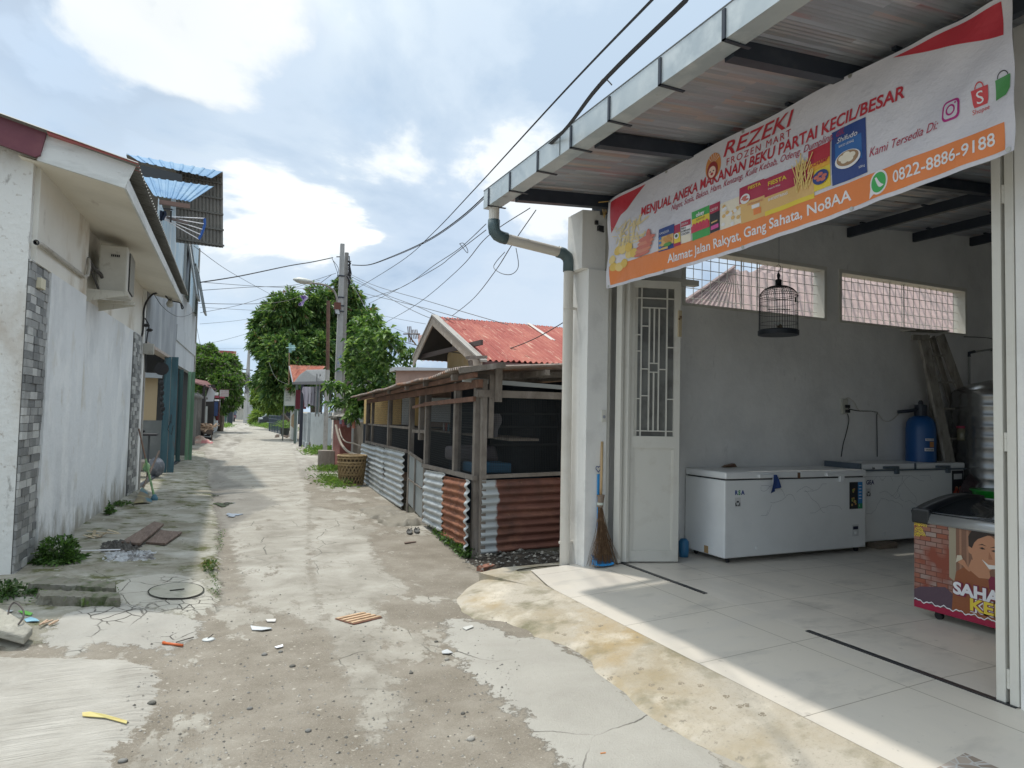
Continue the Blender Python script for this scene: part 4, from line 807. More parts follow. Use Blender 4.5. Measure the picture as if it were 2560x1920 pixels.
# green basin, hose coil
c = P(2490, 1222, y=5.0); mb = MB(); mb.lathe((c[0], 5.0, c[2]-.30), [(.16, 0), (.19, .02), (.24, .26), (.265, .27), (.265, .285), (.23, .28)], 24); single('plastic_basin', mb, flat('basin_green', (.01, .28, .03), .35), 'bright green plastic basin behind the sliding-top freezer', 'basin', smooth=True)
mb = MB(); mb.box((c[0]-.3, 4.8, .15), (c[0]+.4, 5.3, c[2]-.3)); single('basin_stool', mb, flat('dark_box', (.05, .05, .05)), 'dark low crate under the green basin', 'crate', bevel=.01)
c = P(2445, 1230, y=5.4); mb = MB()
for k in range(9): r0 = .12+.012*k; mb.tube([(c[0]+r0*math.cos(a)*1.1, 5.4+.01*k+.03*math.sin(a*2), c[2]+r0*math.sin(a)) for a in np.linspace(0, 2*math.pi, 20)], .007, 5, caps=False)
single('hose_coil', mb, pm('hose', (.07, .045, .05), .6), 'dark coil of rope and hose hung at the foot of the ladder', 'hose coil')
mb = MB(); q = P(2425, 1240, y=5.45); mb.box((q[0]-.06, 5.4, .2), (q[0]+.12, 5.5, q[2]-.02)); mb.box((q[0]-.12, 5.38, q[2]-.0), (q[0]+.25, 5.52, q[2]+.05)); single('water_pump', mb, flat('pump', (.03, .045, .05)), 'dark water pump body beside the hose coil', 'pump', bevel=.01)
# sliding top freezer with printed side
X0, Ya, Yb = 5.03, 3.50, 2.25; zt0, zb0 = .935, .215
IF = thing('display_freezer', 'sliding-glass ice cream freezer with printed brick wall and man panel', 'display freezer', (5.35, 2.9, .15))
mb = MB(); mb.box((X0, Yb, zb0), (X0+.68, Ya, zt0-.07)); obj('body', mb, fw, IF, bevel=.01)
alu = pm('brushed_aluminium', (.55, .565, .57), .3, .7)
mb = MB(); mb.grid(lambda u, v: (X0-.018+.04*(1-math.cos(v*1.5)), Ya-.10-(Ya-.10-Yb)*u, zt0-.075+.085*math.sin(v*1.5)), 2, 6, .01); obj('top_rail', mb, alu, IF, smooth=True)
mb = MB()
def topc(u, v): x = X0+.0+.68*v; return (x, Ya-(Ya-Yb)*u, zt0+.005+.10*math.sin(math.pi*min(v*1.0, 1)*.62)**1.2)
mb.grid(topc, 2, 12, .012); obj('sliding_lid', mb, pm('dark_lid_glass', (.035, .04, .045), .06, spec=.8), IF, smooth=True)
mb = MB(); mb.grid(lambda u, v: (X0-.02+.70*v, Ya+.012-.13*u, zt0-.01+.035+.10*math.sin(math.pi*v*.62)**1.2-.09*(1-min(1, v*6))*.2), 1, 12, .06); obj('end_cap', mb, flat('cap_black', (.015, .018, .022), .3), IF, smooth=True)
mb = MB(); mb.box((X0-.02, Ya-.13, zt0-.085), (X0+.03, Ya+.012, zt0+.03)); obj('corner_cap', mb, flat('cap_black', (.015, .018, .022), .3), IF, bevel=.015)
for yy in (3.35, 2.4):
    mb = MB(); mb.lathe((X0+.05, yy, .178), [(.028, 0), (.028, .03)], 14, (1, 0, 0)); mb.box((X0+.045, yy-.02, .19), (X0+.10, yy+.02, zb0)); obj('caster', mb, rub, IF)
# print: coordinates a = metres from far corner towards camera, b = height above body bottom
Hp = zt0-.075-zb0
def pr(a, b_, off=0.): return (X0-.002-off, Ya-a, zb0+b_)
def ppoly(name, pts, m, off): mb = MB(); mb.add([pr(a, b_, off) for a, b_ in pts], [tuple(range(len(pts)))]); return obj(name, mb, m, IF)
def brickex(t, C, col, b):
    L = t.links.new; sp = N(t, 'ShaderNodeSeparateXYZ'); L(C, sp.inputs[0]); cb = N(t, 'ShaderNodeCombineXYZ'); L(sp.outputs[1], cb.inputs[0]); L(sp.outputs[2], cb.inputs[1])
    br = N(t, 'ShaderNodeTexBrick', ins={'Scale': 1., 'Mortar Size': .003, 'Brick Width': .085, 'Row Height': .036, 'Color1': (.34, .27, .24, 1), 'Color2': (.30, .09, .05, 1), 'Mortar': (.10, .04, .03, 1)}); L(cb.outputs[0], br.inputs[0])
    n = N(t, 'ShaderNodeTexNoise', ins={'Scale': 5.}); L(C, n.inputs[0]); r = N(t, 'ShaderNodeMapRange', ins={1: .48, 2: .62}); L(n.outputs[0], r.inputs[0]); return mixc(t, r.outputs[0], br.outputs[0], (.24, .055, .03), 'MIX')
ppoly('print_brick_wall', [(0, 0), (1.25, 0), (1.25, Hp), (0, Hp)], pm('print_bricks', (.3, .1, .08), .4, extra=brickex), 0)
ppoly('print_curtain', [(.30, .0), (1.25, .0), (1.25, Hp), (.27, Hp)], gloss('curtain', (.22, .11, .07)), .001)
ppoly('print_window', [(.27, .28), (.32, .25), (.32, Hp), (.27, Hp)], gloss('pale_window', (.36, .31, .22)), .0015)
ppoly('print_sofa', [(0, .05), (.30, .0), (.30, .16), (.24, .20), (.05, .16), (0, .13)], gloss('sofa', (.10, .06, .085)), .0018)
mb = MB()
for k in range(4): mb.add([pr(.345+.05*k, .3, .0018), pr(.36+.05*k, .3, .0018), pr(.36+.05*k, Hp, .0018), pr(.345+.05*k, Hp, .0018)], [(0, 1, 2, 3)])
obj('print_curtain', mb, gloss('curtain2', (.36, .19, .12)), IF)
SKN = gloss('skin', (.52, .25, .14)); SHT = gloss('shirt', (.28, .09, .035)); HAIR = gloss('hair', (.025, .015, .012))
ppoly('print_man', [(.285, .02), (.30, .22), (.32, .33), (.37, .37), (.44, .385), (.50, .33), (.62, .30), (.70, .2), (.70, .02)], SHT, .0026)
ppoly('print_man', [(.405, .37), (.43, .44), (.54, .43), (.56, .33), (.48, .32)], SKN, .0034)
ppoly('print_man', [(.425, .50), (.425, .585), (.46, .63), (.54, .64), (.60, .60), (.62, .52), (.60, .43), (.545, .375), (.49, .385), (.44, .44)], SKN, .0042)
ppoly('print_man', [(.405, .52), (.425, .545), (.43, .475), (.412, .485)], SKN, .0043)
ppoly('print_hair', [(.412, .53), (.41, .60), (.44, .655), (.50, .665), (.60, .665), (.64, .62), (.60, .63), (.54, .625), (.475, .59), (.45, .56), (.435, .52)], HAIR, .005)
ppoly('print_mouth', [(.50, .455), (.545, .425), (.60, .43), (.59, .405), (.55, .395)], gloss('teeth', (.8, .78, .74)), .005)
for a, b_ in ((.505, .53), (.585, .525)): ppoly('print_eye', [(a-.022, b_), (a, b_+.009), (a+.022, b_-.002), (a, b_-.007)], HAIR, .005); ppoly('print_brow', [(a-.03, b_+.018), (a, b_+.032), (a+.03, b_+.02), (a, b_+.024)], HAIR, .005)
ppoly('print_nose', [(.55, .515), (.575, .465), (.545, .462)], gloss('nose', (.40, .17, .09)), .005)
ppoly('print_hand', [(.335, .40), (.36, .435), (.385, .42), (.40, .39), (.425, .36), (.415, .35), (.39, .365), (.37, .385)], SKN, .0052); ppoly('print_cuff', [(.32, .395), (.33, .45), (.36, .455), (.37, .43), (.34, .41)], gloss('cuff', (.62, .56, .44)), .0056)
ppoly('print_badge', [(.55, .26), (.70, .25), (.70, .345), (.56, .35), (.545, .32)], gloss('maroon', (.20, .015, .05)), .0058)
mar = gloss('maroon2', (.33, .01, .05)); ppoly('print_base', [(0, 0), (1.25, 0), (1.25, .035), (0, .05)], mar, .003)
mb = MB(); pts = [(a, .052-.012*a+.008*math.sin(a*60)+.005*math.sin(a*143)) for a in np.linspace(0, 1.25, 110)]
for (a, b_), (c_, d_) in zip(pts[:-1], pts[1:]): mb.add([pr(a, b_, .0062), pr(c_, d_, .0062), pr(c_, d_+.008, .0062), pr(a, b_+.008, .0062)], [(0, 1, 2, 3)])
obj('print_zigzag', mb, WHT, IF)
mb = MB()
for (cx_, cz) in ((.015, Hp-.03), (.07, Hp-.03), (.042, Hp-.07), (.0+.015, Hp-.11), (.06, Hp-.10)):
    for rr in (.034, .023, .012): 
        for i in range(12):
            a0, a1 = math.pi*i/12, math.pi*(i+1)/12
            if cx_+rr*math.cos(a1) < 0: continue
            mb.add([pr(cx_+rr*math.cos(a0), cz+rr*math.sin(a0), .0035), pr(cx_+(rr-.005)*math.cos(a0), cz+(rr-.005)*math.sin(a0), .0035), pr(cx_+(rr-.005)*math.cos(a1), cz+(rr-.005)*math.sin(a1), .0035), pr(cx_+rr*math.cos(a1), cz+rr*math.sin(a1), .0035)], [(0, 1, 2, 3)])
obj('print_waves', mb, YEL, IF)
def itext(s, a, b_, size, m, off, w=None, **k): mb = MB(); vs, fs = text_pts(s, size, **k); x0 = min(v[0] for v in vs); x1 = max(v[0] for v in vs); q = w/(x1-x0) if w else 1; mb.add([pr(a+(v[0]-x0)*q, b_+v[1]-.10*(v[0]-x0)*0, off) for v in vs], fs); return obj('lettering', mb, m, IF)
itext('SAHABAT', .30, .175, .115, gloss('maroon', (.20, .015, .05)), .0070, .55, bold=.11); itext('SAHABAT', .30, .175, .115, WHT, .0078, .55, bold=.045)
itext('KEREN', .42, .085, .115, WHT, .0070, .42, bold=.12); itext('KEREN', .42, .085, .115, gloss('maroon', (.20, .015, .05)), .0076, .42, bold=.075); itext('KEREN', .42, .085, .115, YEL, .0083, .42, bold=.03)
# broom and dustpan
bl_ = P(1500, 1412, z=.14); by_ = 5.83; br_ = thing('broom', 'stick broom of brown palm ribs leaning against the shop pillar', 'broom', (3.68, by_, .14))
top = P(1505, 1104, y=5.86); neck = P(1502, 1245, y=5.80)
mb = MB(); mb.tube([top, neck], .014, 10); obj('handle', mb, pm('broom_stick', (.52, .36, .19), .6, layers=[((.38, .24, .11), 5, .5, .7, (1, 1, .3))]), br_, smooth=True)
n2_ = P(1500, 1268, y=5.80); mb = MB(); mb.tube([neck+A(0, 0, .03), neck, n2_], [.04, .034, .03], 12); obj('collar', mb, pm('broom_collar', (.22, .17, .13), .8, bump=(60, .5, (4, 4, .3))), br_)
mb = MB(); mb.tube([P(1501, 1256, y=5.80), P(1501, 1262, y=5.80)], .0345, 12); obj('binding', mb, flat('binding', (.5, .55, .5)), br_)
mb = MB(); 
for k in range(330):
    a = rng.random()*2*math.pi; r0 = .022*math.sqrt(rng.random()); e = rng.normal(0, 1, 2); 
    p0 = n2_+A(r0*math.cos(a), r0*math.sin(a)*.6, .02); x_ = bl_[0]+ .145*np.clip(e[0]*.5, -1.25, 1.15); y_ = 5.76+.035*np.clip(e[1], -1, 1); zz_ = .155+max(0, rng.normal(0, .03))
    mid = (p0*.5+A(x_, y_, zz_)*.5)+A(rng.normal(0, .006)-(x_-bl_[0])*.12, rng.normal(0, .004), 0); mb.tube([p0, mid, A(x_, y_, zz_)], .0013, 3, caps=False)
obj('bristles', mb, pm('palm_rib', (.17, .105, .06), .7, layers=[((.30, .20, .12), 30, .5, .7)]), br_)
dpn = thing('dustpan', 'blue plastic dustpan with long handle behind the broom', 'dustpan', (3.62, 5.8, .14))
blp = flat('pan_blue', (.03, .26, .60), .35); mb = MB(); mb.beam(P(1496, 1185, y=5.835), P(1495, 1405, y=5.82), .022, .014, up=(0, 1, 0)); obj('handle', mb, blp, dpn)
c = P(1496, 1172, y=5.835); mb = MB(); mb.tube([c+A((.030*math.sin(a)**3)*1.0, 0, .034*(13*math.cos(a)-5*math.cos(2*a)-2*math.cos(3*a)-math.cos(4*a))/16) for a in np.linspace(0, 2*math.pi, 22)], .004, 5, caps=False); obj('hook', mb, flat('hook_navy', (.02, .05, .16)), dpn)
mb = MB(); mb.grid(lambda u, v: (3.56+.20*u, 5.79-.11*v+.03, .155+.08*(1-v)+.015*abs(2*u-1)**4), 10, 6, .004); mb.box((3.56, 5.80, .16), (3.565, 5.72, .21)); obj('pan', mb, blp, dpn)
# bird cage and bird
cg = P(1946, 760, y=5.2); cx_, cy_ = cg[0], 5.2; zb1 = P(1946, 838, y=5.2)[2]; zt1 = P(1946, 690, y=5.2)[2]
BC = thing('bird_cage', 'black domed wire bird cage hanging under the shop roof', 'bird cage', (cx_, cy_, zb1)); bkm = flat('cage_black', (.012, .018, .026), .5)
R_ = .192; hb = .40; mb = MB(); mb.lathe((cx_, cy_, zb1), [(.0, 0), (R_+.008, 0), (R_+.008, .045), (R_, .05)], 36, caps=False); obj('tray', mb, bkm, BC)
mb = MB(); n_ = 46
for k in range(n_):
    a = 2*math.pi*k/n_; ca, sa = math.cos(a), math.sin(a); R2 = R_*.985
    pts = [(cx_+R2*ca, cy_+R2*sa, zb1+.04), (cx_+R_*ca*.975, cy_+R_*sa*.975, zb1+hb)]+[(cx_+R_*.96*math.cos(t_)*ca, cy_+R_*.96*math.cos(t_)*sa, zb1+hb+.115*math.sin(t_)) for t_ in (.35, .7, 1.05, 1.35)]; mb.tube(pts, .0023, 4, caps=False)
obj('wires', mb, bkm, BC)
mb = MB()
for z_ in (.05, .12, .22, .33, hb, hb+.02):
    mb.tube([(cx_+R_*.99*math.cos(a), cy_+R_*.99*math.sin(a), zb1+z_) for a in np.linspace(0, 2*math.pi, 33)], .0035 if z_ in (hb, .05) else .0022, 5, caps=False)
mb.tube([(cx_-.13, cy_+.02, zb1+.26), (cx_+.13, cy_-.03, zb1+.27)], .004, 5); obj('hoops', mb, bkm, BC)
mb = MB(); zc_ = zb1+hb+.10; mb.lathe((cx_, cy_, zc_), [(.05, 0), (.03, .012), (.032, .07), (.028, .075), (.012, .085), (.018, .12), (.014, .135), (.006, .15)], 16); obj('finial', mb, bkm, BC, smooth=True)
mb = MB(); zh = zc_+.15; mb.tube([(cx_, cy_, zh-.01), (cx_, cy_, zh+.02)]+[(cx_+.03*math.sin(a), cy_, zh+.05-.03*math.cos(a)) for a in np.linspace(.0, 4.4, 14)], .0035, 5); mb.tube([(cx_+.005, cy_, zh+.08), (cx_+.005, cy_, rz(cx_)-.01)], .003, 4); obj('hook', mb, steel_d, BC)
mb = MB(); mb.grid(lambda u, v: (cx_-.13+.07*u, cy_-.10+.03*v, zb1+.115-.03*math.sin(math.pi*u)*math.sin(math.pi*v)), 6, 6, .003); obj('feeding_cup', mb, flat('cup', (.5, .55, .56), .2), BC)
mb = MB(); mb.box((cx_+.075, cy_-.147, zb1+.33), (cx_+.095, cy_-.142, zb1+.38)); obj('clip', mb, flat('clip_green', (.01, .05, .02)), BC)
b0 = A(cx_-.02, cy_-.04, zb1+.075); mb = MB()
prof_ = [((-.045, .028), .010), ((-.035, .034), .017), ((-.018, .022), .021), ((.0, .008), .024), ((.02, -.004), .018), ((.04, -.012), .009), ((.07, -.022), .006)]
mb.tube([b0+A(a, 0, b_) for (a, b_), r in prof_], [r for _, r in prof_], 12); bd = single('bird', mb, pm('bird_brown', (.17, .13, .08), .8, layers=[((.07, .05, .03), 40, .5, .6)], bump=(90, .4)), 'small brown songbird standing on the floor of the cage', 'bird', smooth=True)
bb = wloc(bd); mb = MB(); mb.tube([b0+A(-.05, 0, .028), b0+A(-.066, 0, .024)], [.004, .0005], 6); obj('beak', mb, rub, bd); mb = MB(); mb.tube([b0+A(.0, .008, -.01), b0+A(0, .008, -.032)], .0015, 4); mb.tube([b0+A(.0, -.008, -.01), b0+A(0, -.008, -.032)], .0015, 4); obj('leg', mb, rub, bd)
# ================================================================ LEFT SIDE OF THE ALLEY
L0 = -1.984
def LW(y, z, d=0.): return A(L0+d+LK*y, y, z)           # point on the left frontage line, d metres out from it
def lbox(mb, y0, y1, z0, z1, d0, d1):
    c = [LW(y0, z0, d0), LW(y0, z0, d1), LW(y1, z0, d1), LW(y1, z0, d0)]; return mb.prism(c, (0, 0, z1-z0))
def basedirt(t, C, col, b):
    # mud splashed up the foot of the wall, with its own ragged outline
    L = t.links.new; sp = N(t, 'ShaderNodeSeparateXYZ'); L(C, sp.inputs[0]); mpn = N(t, 'ShaderNodeMapping', ins={'Scale': (1, 1, .45)}); L(C, mpn.inputs[0]); n = N(t, 'ShaderNodeTexNoise', ins={'Scale': 3.5, 'Detail': 10., 'Roughness': .72}); L(mpn.outputs[0], n.inputs[0])
    m_ = N(t, 'ShaderNodeMath', operation='MULTIPLY_ADD', ins={1: -1.9}); L(n.outputs[0], m_.inputs[0]); L(sp.outputs[2], m_.inputs[2]); r = N(t, 'ShaderNodeMapRange', ins={1: -.50, 2: -.85}); L(m_.outputs[0], r.inputs[0]); f = N(t, 'ShaderNodeMath', operation='MULTIPLY', ins={1: .8}); L(r.outputs[0], f.inputs[0])
    return mixc(t, f.outputs[0], col, (.24, .22, .175))
wash = pm('whitewash', (.68, .70, .71), .85, layers=[((.59, .61, .62), 1.1, .46, .60, None, 9), ((.74, .755, .755), 2.3, .5, .62, (1, 1, .6), 9), ((.56, .545, .49), 1.6, .56, .70, (1, 1, .7), 9), ((.44, .41, .34), 3.3, .66, .76, (1.2, 1.2, .5), 9), ((.33, .31, .27), 24, .70, .76)], bump=(9, .5), extra=basedirt)
beige = pm('old_cream_paint', (.70, .685, .63), .85, layers=[((.74, .73, .68), 1.5, .45, .7), ((.45, .385, .29), 1.3, .54, .70, (1, 1, .6), 9), ((.22, .18, .13), 2.1, .66, .82, (1, 1, .5), 8)], bump=(12, .3))
oldcol = pm('stained_column', (.68, .685, .66), .85, layers=[((.42, .36, .29), 1.6, .5, .72, (1, 1, .5), 9), ((.12, .10, .08), 7, .62, .74, (1, 1, .5), 9), ((.30, .25, .20), 18, .6, .75)], bump=(14, .6))
soff = pm('soffit_paint', (.72, .68, .59), .8, layers=[((.60, .56, .47), 1.2, .48, .75), ((.27, .20, .14), 1.6, .63, .75, (1, .5, 1), 8)], bump=(8, .2))
fasc = pm('fascia_board', (.66, .68, .67), .7, layers=[((.44, .455, .44), 2, .5, .75, (1, 1, 4)), ((.28, .27, .24), 9, .66, .78, (1, 1, 5))], bump=(25, .35, (1, 1, 6)))
zinc = pm('old_zinc', (.20, .20, .185), .6, .25, layers=[((.13, .125, .115), 3, .45, .7), ((.28, .28, .26), 9, .6, .8), ((.22, .12, .07), 5, .66, .78)])
B1 = thing('white_house', 'single-storey white house with tiled brick pilasters and low eave, nearest on the left', 'house', (-2.5, 10, 0))
mb = MB(); mb.prism([(-5.5, 7.42, -.1), (-1.475, 7.42, -.1), (-1.475, 7.42, 3.86), (-5.5, 7.42, 4.9)], (0, .1, 0)); obj('front_wall', mb, oldcol, B1)
mb = MB(); lbox(mb, 7.52, 8.02, -.1, 2.92, -.2, -.01); lbox(mb, 8.02, 9.50, -.1, 2.92, -.2, .03); lbox(mb, 9.50, 14.35, -.1, 2.92, -.2, -.045); obj('wall', mb, wash, B1)
mb = MB(); lbox(mb, 7.52, 9.50, 2.92, 3.82, -.2, .025); lbox(mb, 9.50, 14.35, 2.92, 3.82, -.2, -.05); obj('upper_wall', mb, beige, B1)
mb = MB(); lbox(mb, 14.2, 14.38, -.1, 3.8, -.4, -.01); lbox(mb, 14.1, 14.35, -.1, 3.8, -3, -.25); obj('corner_trim', mb, white, B1)
bm = [pm('tile_dark', (.16, .165, .165), .55, layers=[((.22, .225, .22), 6, .5, .7), ((.10, .10, .10), 25, .6, .75)], bump=(22, .5)), pm('tile_mid', (.27, .275, .27), .55, layers=[((.36, .36, .35), 6, .5, .7), ((.16, .16, .155), 25, .6, .75)], bump=(22, .5)), pm('tile_light', (.46, .465, .45), .55, layers=[((.36, .36, .35), 7, .5, .7)], bump=(22, .5)), pm('tile_grout', (.10, .10, .095), .9)]
def pilaster(y0, y1, z0, z1, d):
    mb = MB(); mb.cm = 3; lbox(mb, y0, y1, z0, z1, d-.02, d); r = np.random.default_rng(int(y0*10)); z = z0; k = 0
    while z < z1-.02:
        h = .074; y = y0-(.11 if k % 2 else 0.)
        while y < y1-.004:
            big = (k % 4 in (1,)); w = .14 if r.random() < .5 else .21; a, b_ = max(y, y0), min(y+w, y1)
            if b_-a > .02: mb.cm = int(r.choice([0, 1, 2], p=[.42, .34, .24])); lbox(mb, a+.002, b_-.002, z+.002, min(z+h, z1)-.002, d, d+.008+.016*r.random())
            y += w
        z += h; k += 1
    mb.cm = 0; return obj('brick_pilaster', mb, bm, B1)
pilaster(7.425, 8.02, -.05, 2.93, -.005); pilaster(13.35, 14.16, -.02, 2.9, -.035)
# eave: soffit, boards, roof
e0, e1 = A(-.735, 7.3, 3.67), A(-.42, 14.7, 3.66)
mb = MB(); mb.add([LW(7.3, 3.83, -.1), tuple(e0), tuple(e1), LW(14.7, 3.80, -.1)], [(0, 1, 2, 3)]); mb.add([LW(7.3, 3.845, -.1), tuple(e0+A(0, 0, .015)), tuple(e1+A(0, 0, .015)), LW(14.7, 3.815, -.1)], [(0, 3, 2, 1)]); obj('soffit', mb, soff, B1)
mb = MB(); mb.prism([e0+A(0, .0, -.01), e0+A(.01, 0, .10), e1+A(.01, 0, .085), e1+A(0, 0, -.01)], (.02, 0, 0)); obj('fascia', mb, fasc, B1)
pA, pB, pC, pD = P(92, 400, y=7.27), P(311, 470, y=7.27), P(342, 408, y=7.27), P(118, 332, y=7.27)
mb = MB(); mb.prism([pA, pB, pC, pD], (0, .03, 0)); obj('gable_board', mb, fasc, B1)
mb = MB(); q = [P(-250, 268, y=7.24), P(-250, 190, y=7.24), P(0, 289, y=7.24), P(117, 329, y=7.24), P(100, 388, y=7.24), P(88, 392, y=7.24), P(0, 361, y=7.24)]; mb.prism(q, (0, .035, 0)); obj('barge_board', mb, pm('maroon_board', (.13, .03, .045), .5, layers=[((.17, .05, .06), 4, .5, .7)]), B1)
r0, r1, r2 = P(344, 407, y=7.18), P(-400, 140, y=7.18), A(-.30, 14.85, 3.835)
r0 = r0+A(0, 0, -.005)
mb = MB(); U_ = r2-r0; V_ = r1-r0; mb.corr(r0, U_, V_, 74, .013, per=6, t=-.004, nv=2); obj('roof', mb, zinc, B1)
mb = MB(); mb.prism([P(117, 327, y=7.2), P(345, 405, y=7.2), P(346, 410, y=7.2), P(118, 333, y=7.2)], (0, .25, 0)); obj('edge_flashing', mb, flat('pink_flash', (.42, .12, .12)), B1)
pp = pm('grimy_pipe', (.42, .40, .36), .6, layers=[((.2, .16, .12), 8, .5, .75)])
mb = MB(); mb.tube([LW(7.40, 3.08, .05), LW(7.5, 3.09, .06), LW(9.2, 3.10, .06), LW(9.35, 3.15, .06), LW(9.4, 3.26, .06), LW(9.44, 3.36, .04)], .020, 8); obj('wall_pipe', mb, pp, B1)
mb = MB(); mb.lathe(LW(7.40, 3.08, .05), [(.024, 0), (.024, .02), (.017, .021), (.017, .0)], 10, (0, -1, 0)); obj('pipe_mouth', mb, rub, B1)
mb = MB(); lbox(mb, 7.62, 7.76, 2.70, 2.80, .0, .05); single('junction_box', mb, flat('jbox', (.60, .56, .42)), 'small cream junction box at the top of the near brick pilaster', 'junction box', bevel=.004)
# air conditioner on plank bracket
ac = thing('air_conditioner', 'weathered outdoor air conditioner unit on a plank bracket under the eave', 'air conditioner', (-1.05, 10.1, 3.02))
acm = pm('ac_paint', (.50, .485, .43), .5, layers=[((.42, .40, .34), 2, .45, .7), ((.30, .27, .22), 8, .64, .8), ((.16, .13, .10), 13, .74, .8)], bump=(10, .15))
ax0, ax1, ay0, ay1, az0, az1 = -1.215, -.90, 9.75, 10.52, 3.035, 3.62
mb = MB(); mb.box((ax0, ay0, az0), (ax1, ay1, az1)); obj('casing', mb, acm, ac, bevel=.02)
mb = MB(); mb.box((ax1+.001, ay0+.16, az0+.05), (ax1+.012, ay1-.07, az1-.05)); obj('fan_opening', mb, flat('fan_dark', (.03, .03, .03)), ac)
mb = MB(); 
for k in range(26): z = az0+.06+(az1-az0-.12)*k/25; mb.box((ax1+.014, ay0+.15, z-.003), (ax1+.02, ay1-.06, z+.003))
for k in range(16): y = ay0+.16+(ay1-ay0-.23)*k/15; mb.box((ax1+.020, y-.003, az0+.05), (ax1+.024, y+.003, az1-.05))
obj('grille', mb, pm('ac_grille', (.40, .385, .34), .5), ac)
mb = MB(); mb.box((-1.10, ay0-.002, 3.46), (-.98, ay0-.0005, 3.52)); obj('vent_plate', mb, flat('vent', (.44, .42, .37)), ac); mb = MB()
for k in range(5): mb.box((-1.085+.02*k, ay0-.004, 3.475), (-1.07+.02*k, ay0-.0022, 3.505))
obj('vent_slot', mb, rub, ac)
mb = MB(); mb.box((ax1+.001, ay1-.055, 3.1), (ax1+.003, ay1-.02, 3.42)); obj('sticker', mb, flat('acst', (.6, .62, .62)), ac)
mb = MB(); mb.tube(smooth_pts([LW(9.44, 3.36, .03), A(-1.24, 9.66, 3.28), A(-1.19, 9.72, 3.24), A(-1.17, 9.76, 3.2)]), .022, 7); mb.tube(smooth_pts([LW(9.44, 3.33, .03), A(-1.25, 9.6, 3.2), A(-1.20, 9.74, 3.05)]), .013, 6); obj('hose', mb, flat('acwrap', (.06, .055, .05)), ac)
pl_ = pm('plank_paint', (.56, .54, .47), .75, layers=[((.35, .31, .25), 6, .55, .75, (4, 1, 1))])
mb = MB(); mb.box((-1.34, 9.62, 2.985), (-.87, 9.68, 3.03)); mb.box((-1.34, 10.5, 2.985), (-.87, 10.56, 3.03)); mb.prism([(-1.36, 9.60, 2.985), (-.86, 9.60, 3.01), (-.86, 9.60, 2.985), (-1.36, 9.60, 2.86)], (0, .03, 0)); mb.prism([(-1.36, 10.56, 2.985), (-.86, 10.56, 3.01), (-.86, 10.56, 2.985), (-1.36, 10.56, 2.86)], (0, .03, 0)); mb.box((-1.36, 9.57, 2.84), (-1.31, 9.63, 3.12)); mb.box((-1.355, 9.6, 2.95), (-1.32, 10.59, 2.985)); obj('bracket', mb, pl_, ac)
# ---- two-storey workshop beyond
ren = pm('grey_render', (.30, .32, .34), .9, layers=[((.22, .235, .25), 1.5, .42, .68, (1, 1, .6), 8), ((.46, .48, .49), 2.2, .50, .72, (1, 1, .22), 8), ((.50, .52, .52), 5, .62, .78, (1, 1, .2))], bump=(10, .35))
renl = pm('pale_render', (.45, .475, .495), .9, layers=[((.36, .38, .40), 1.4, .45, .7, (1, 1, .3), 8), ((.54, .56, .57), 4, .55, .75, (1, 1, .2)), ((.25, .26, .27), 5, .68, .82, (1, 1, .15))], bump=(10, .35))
clad = pm('blue_white_cladding', (.50, .60, .66), .45, .1, layers=[((.38, .53, .63), 1.1, .44, .6, (1, 1, .4)), ((.62, .68, .70), 2.3, .5, .66, (2, 2, .3)), ((.10, .13, .16), 4, .69, .75, (2, 2, .3))])
blueroof = pm('blue_metal_roof', (.20, .34, .50), .7, 0., layers=[((.30, .43, .55), 1.5, .45, .65), ((.13, .25, .42), 3, .5, .68), ((.42, .50, .56), 8, .64, .75)], spec=.2)
B2 = thing('workshop_building', 'two-storey grey rendered workshop with blue metal upper cladding and folding wooden doors', 'workshop', (-1.5, 19, 0))
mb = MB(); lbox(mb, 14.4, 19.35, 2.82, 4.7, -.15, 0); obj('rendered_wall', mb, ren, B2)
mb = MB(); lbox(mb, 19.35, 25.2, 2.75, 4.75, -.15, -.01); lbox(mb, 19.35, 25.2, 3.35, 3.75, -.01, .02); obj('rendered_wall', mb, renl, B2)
mb = MB(); lbox(mb, 14.4, 19.35, 2.78, 2.84, -.16, .03); obj('lintel', mb, pm('lintel_wood', (.40, .35, .31), .8, layers=[((.22, .10, .07), 6, .5, .7)]), B2)
mb = MB(); mb.corr(LW(17.3, 4.72, -.02), LW(25.2, 4.72, -.02)-LW(17.3, 4.72, -.02), A(0, 0, 2.3), 36, .012, per=6, t=.003); mb.corr(LW(15.3, 4.72, -.02), LW(17.3, 4.72, -.02)-LW(15.3, 4.72, -.02), A(0, 0, 1.1), 9, .012, per=6, t=.003); obj('cladding', mb, clad, B2)
mb = MB(); lbox(mb, 25.0, 25.25, -.1, 7.0, -.2, .02); obj('corner_post', mb, pm('raw_conc', (.30, .29, .27), .9, layers=[((.18, .17, .15), 4, .5, .7)], bump=(14, .5)), B2)
mb = MB(); lbox(mb, 19.3, 19.9, -.1, 2.82, -.16, .0); obj('door_pillar', mb, MC['raw_conc'], B2); mb = MB(); lbox(mb, 14.38, 14.5, -.1, 2.82, -.16, .01); obj('door_pillar', mb, MC['raw_conc'], B2)
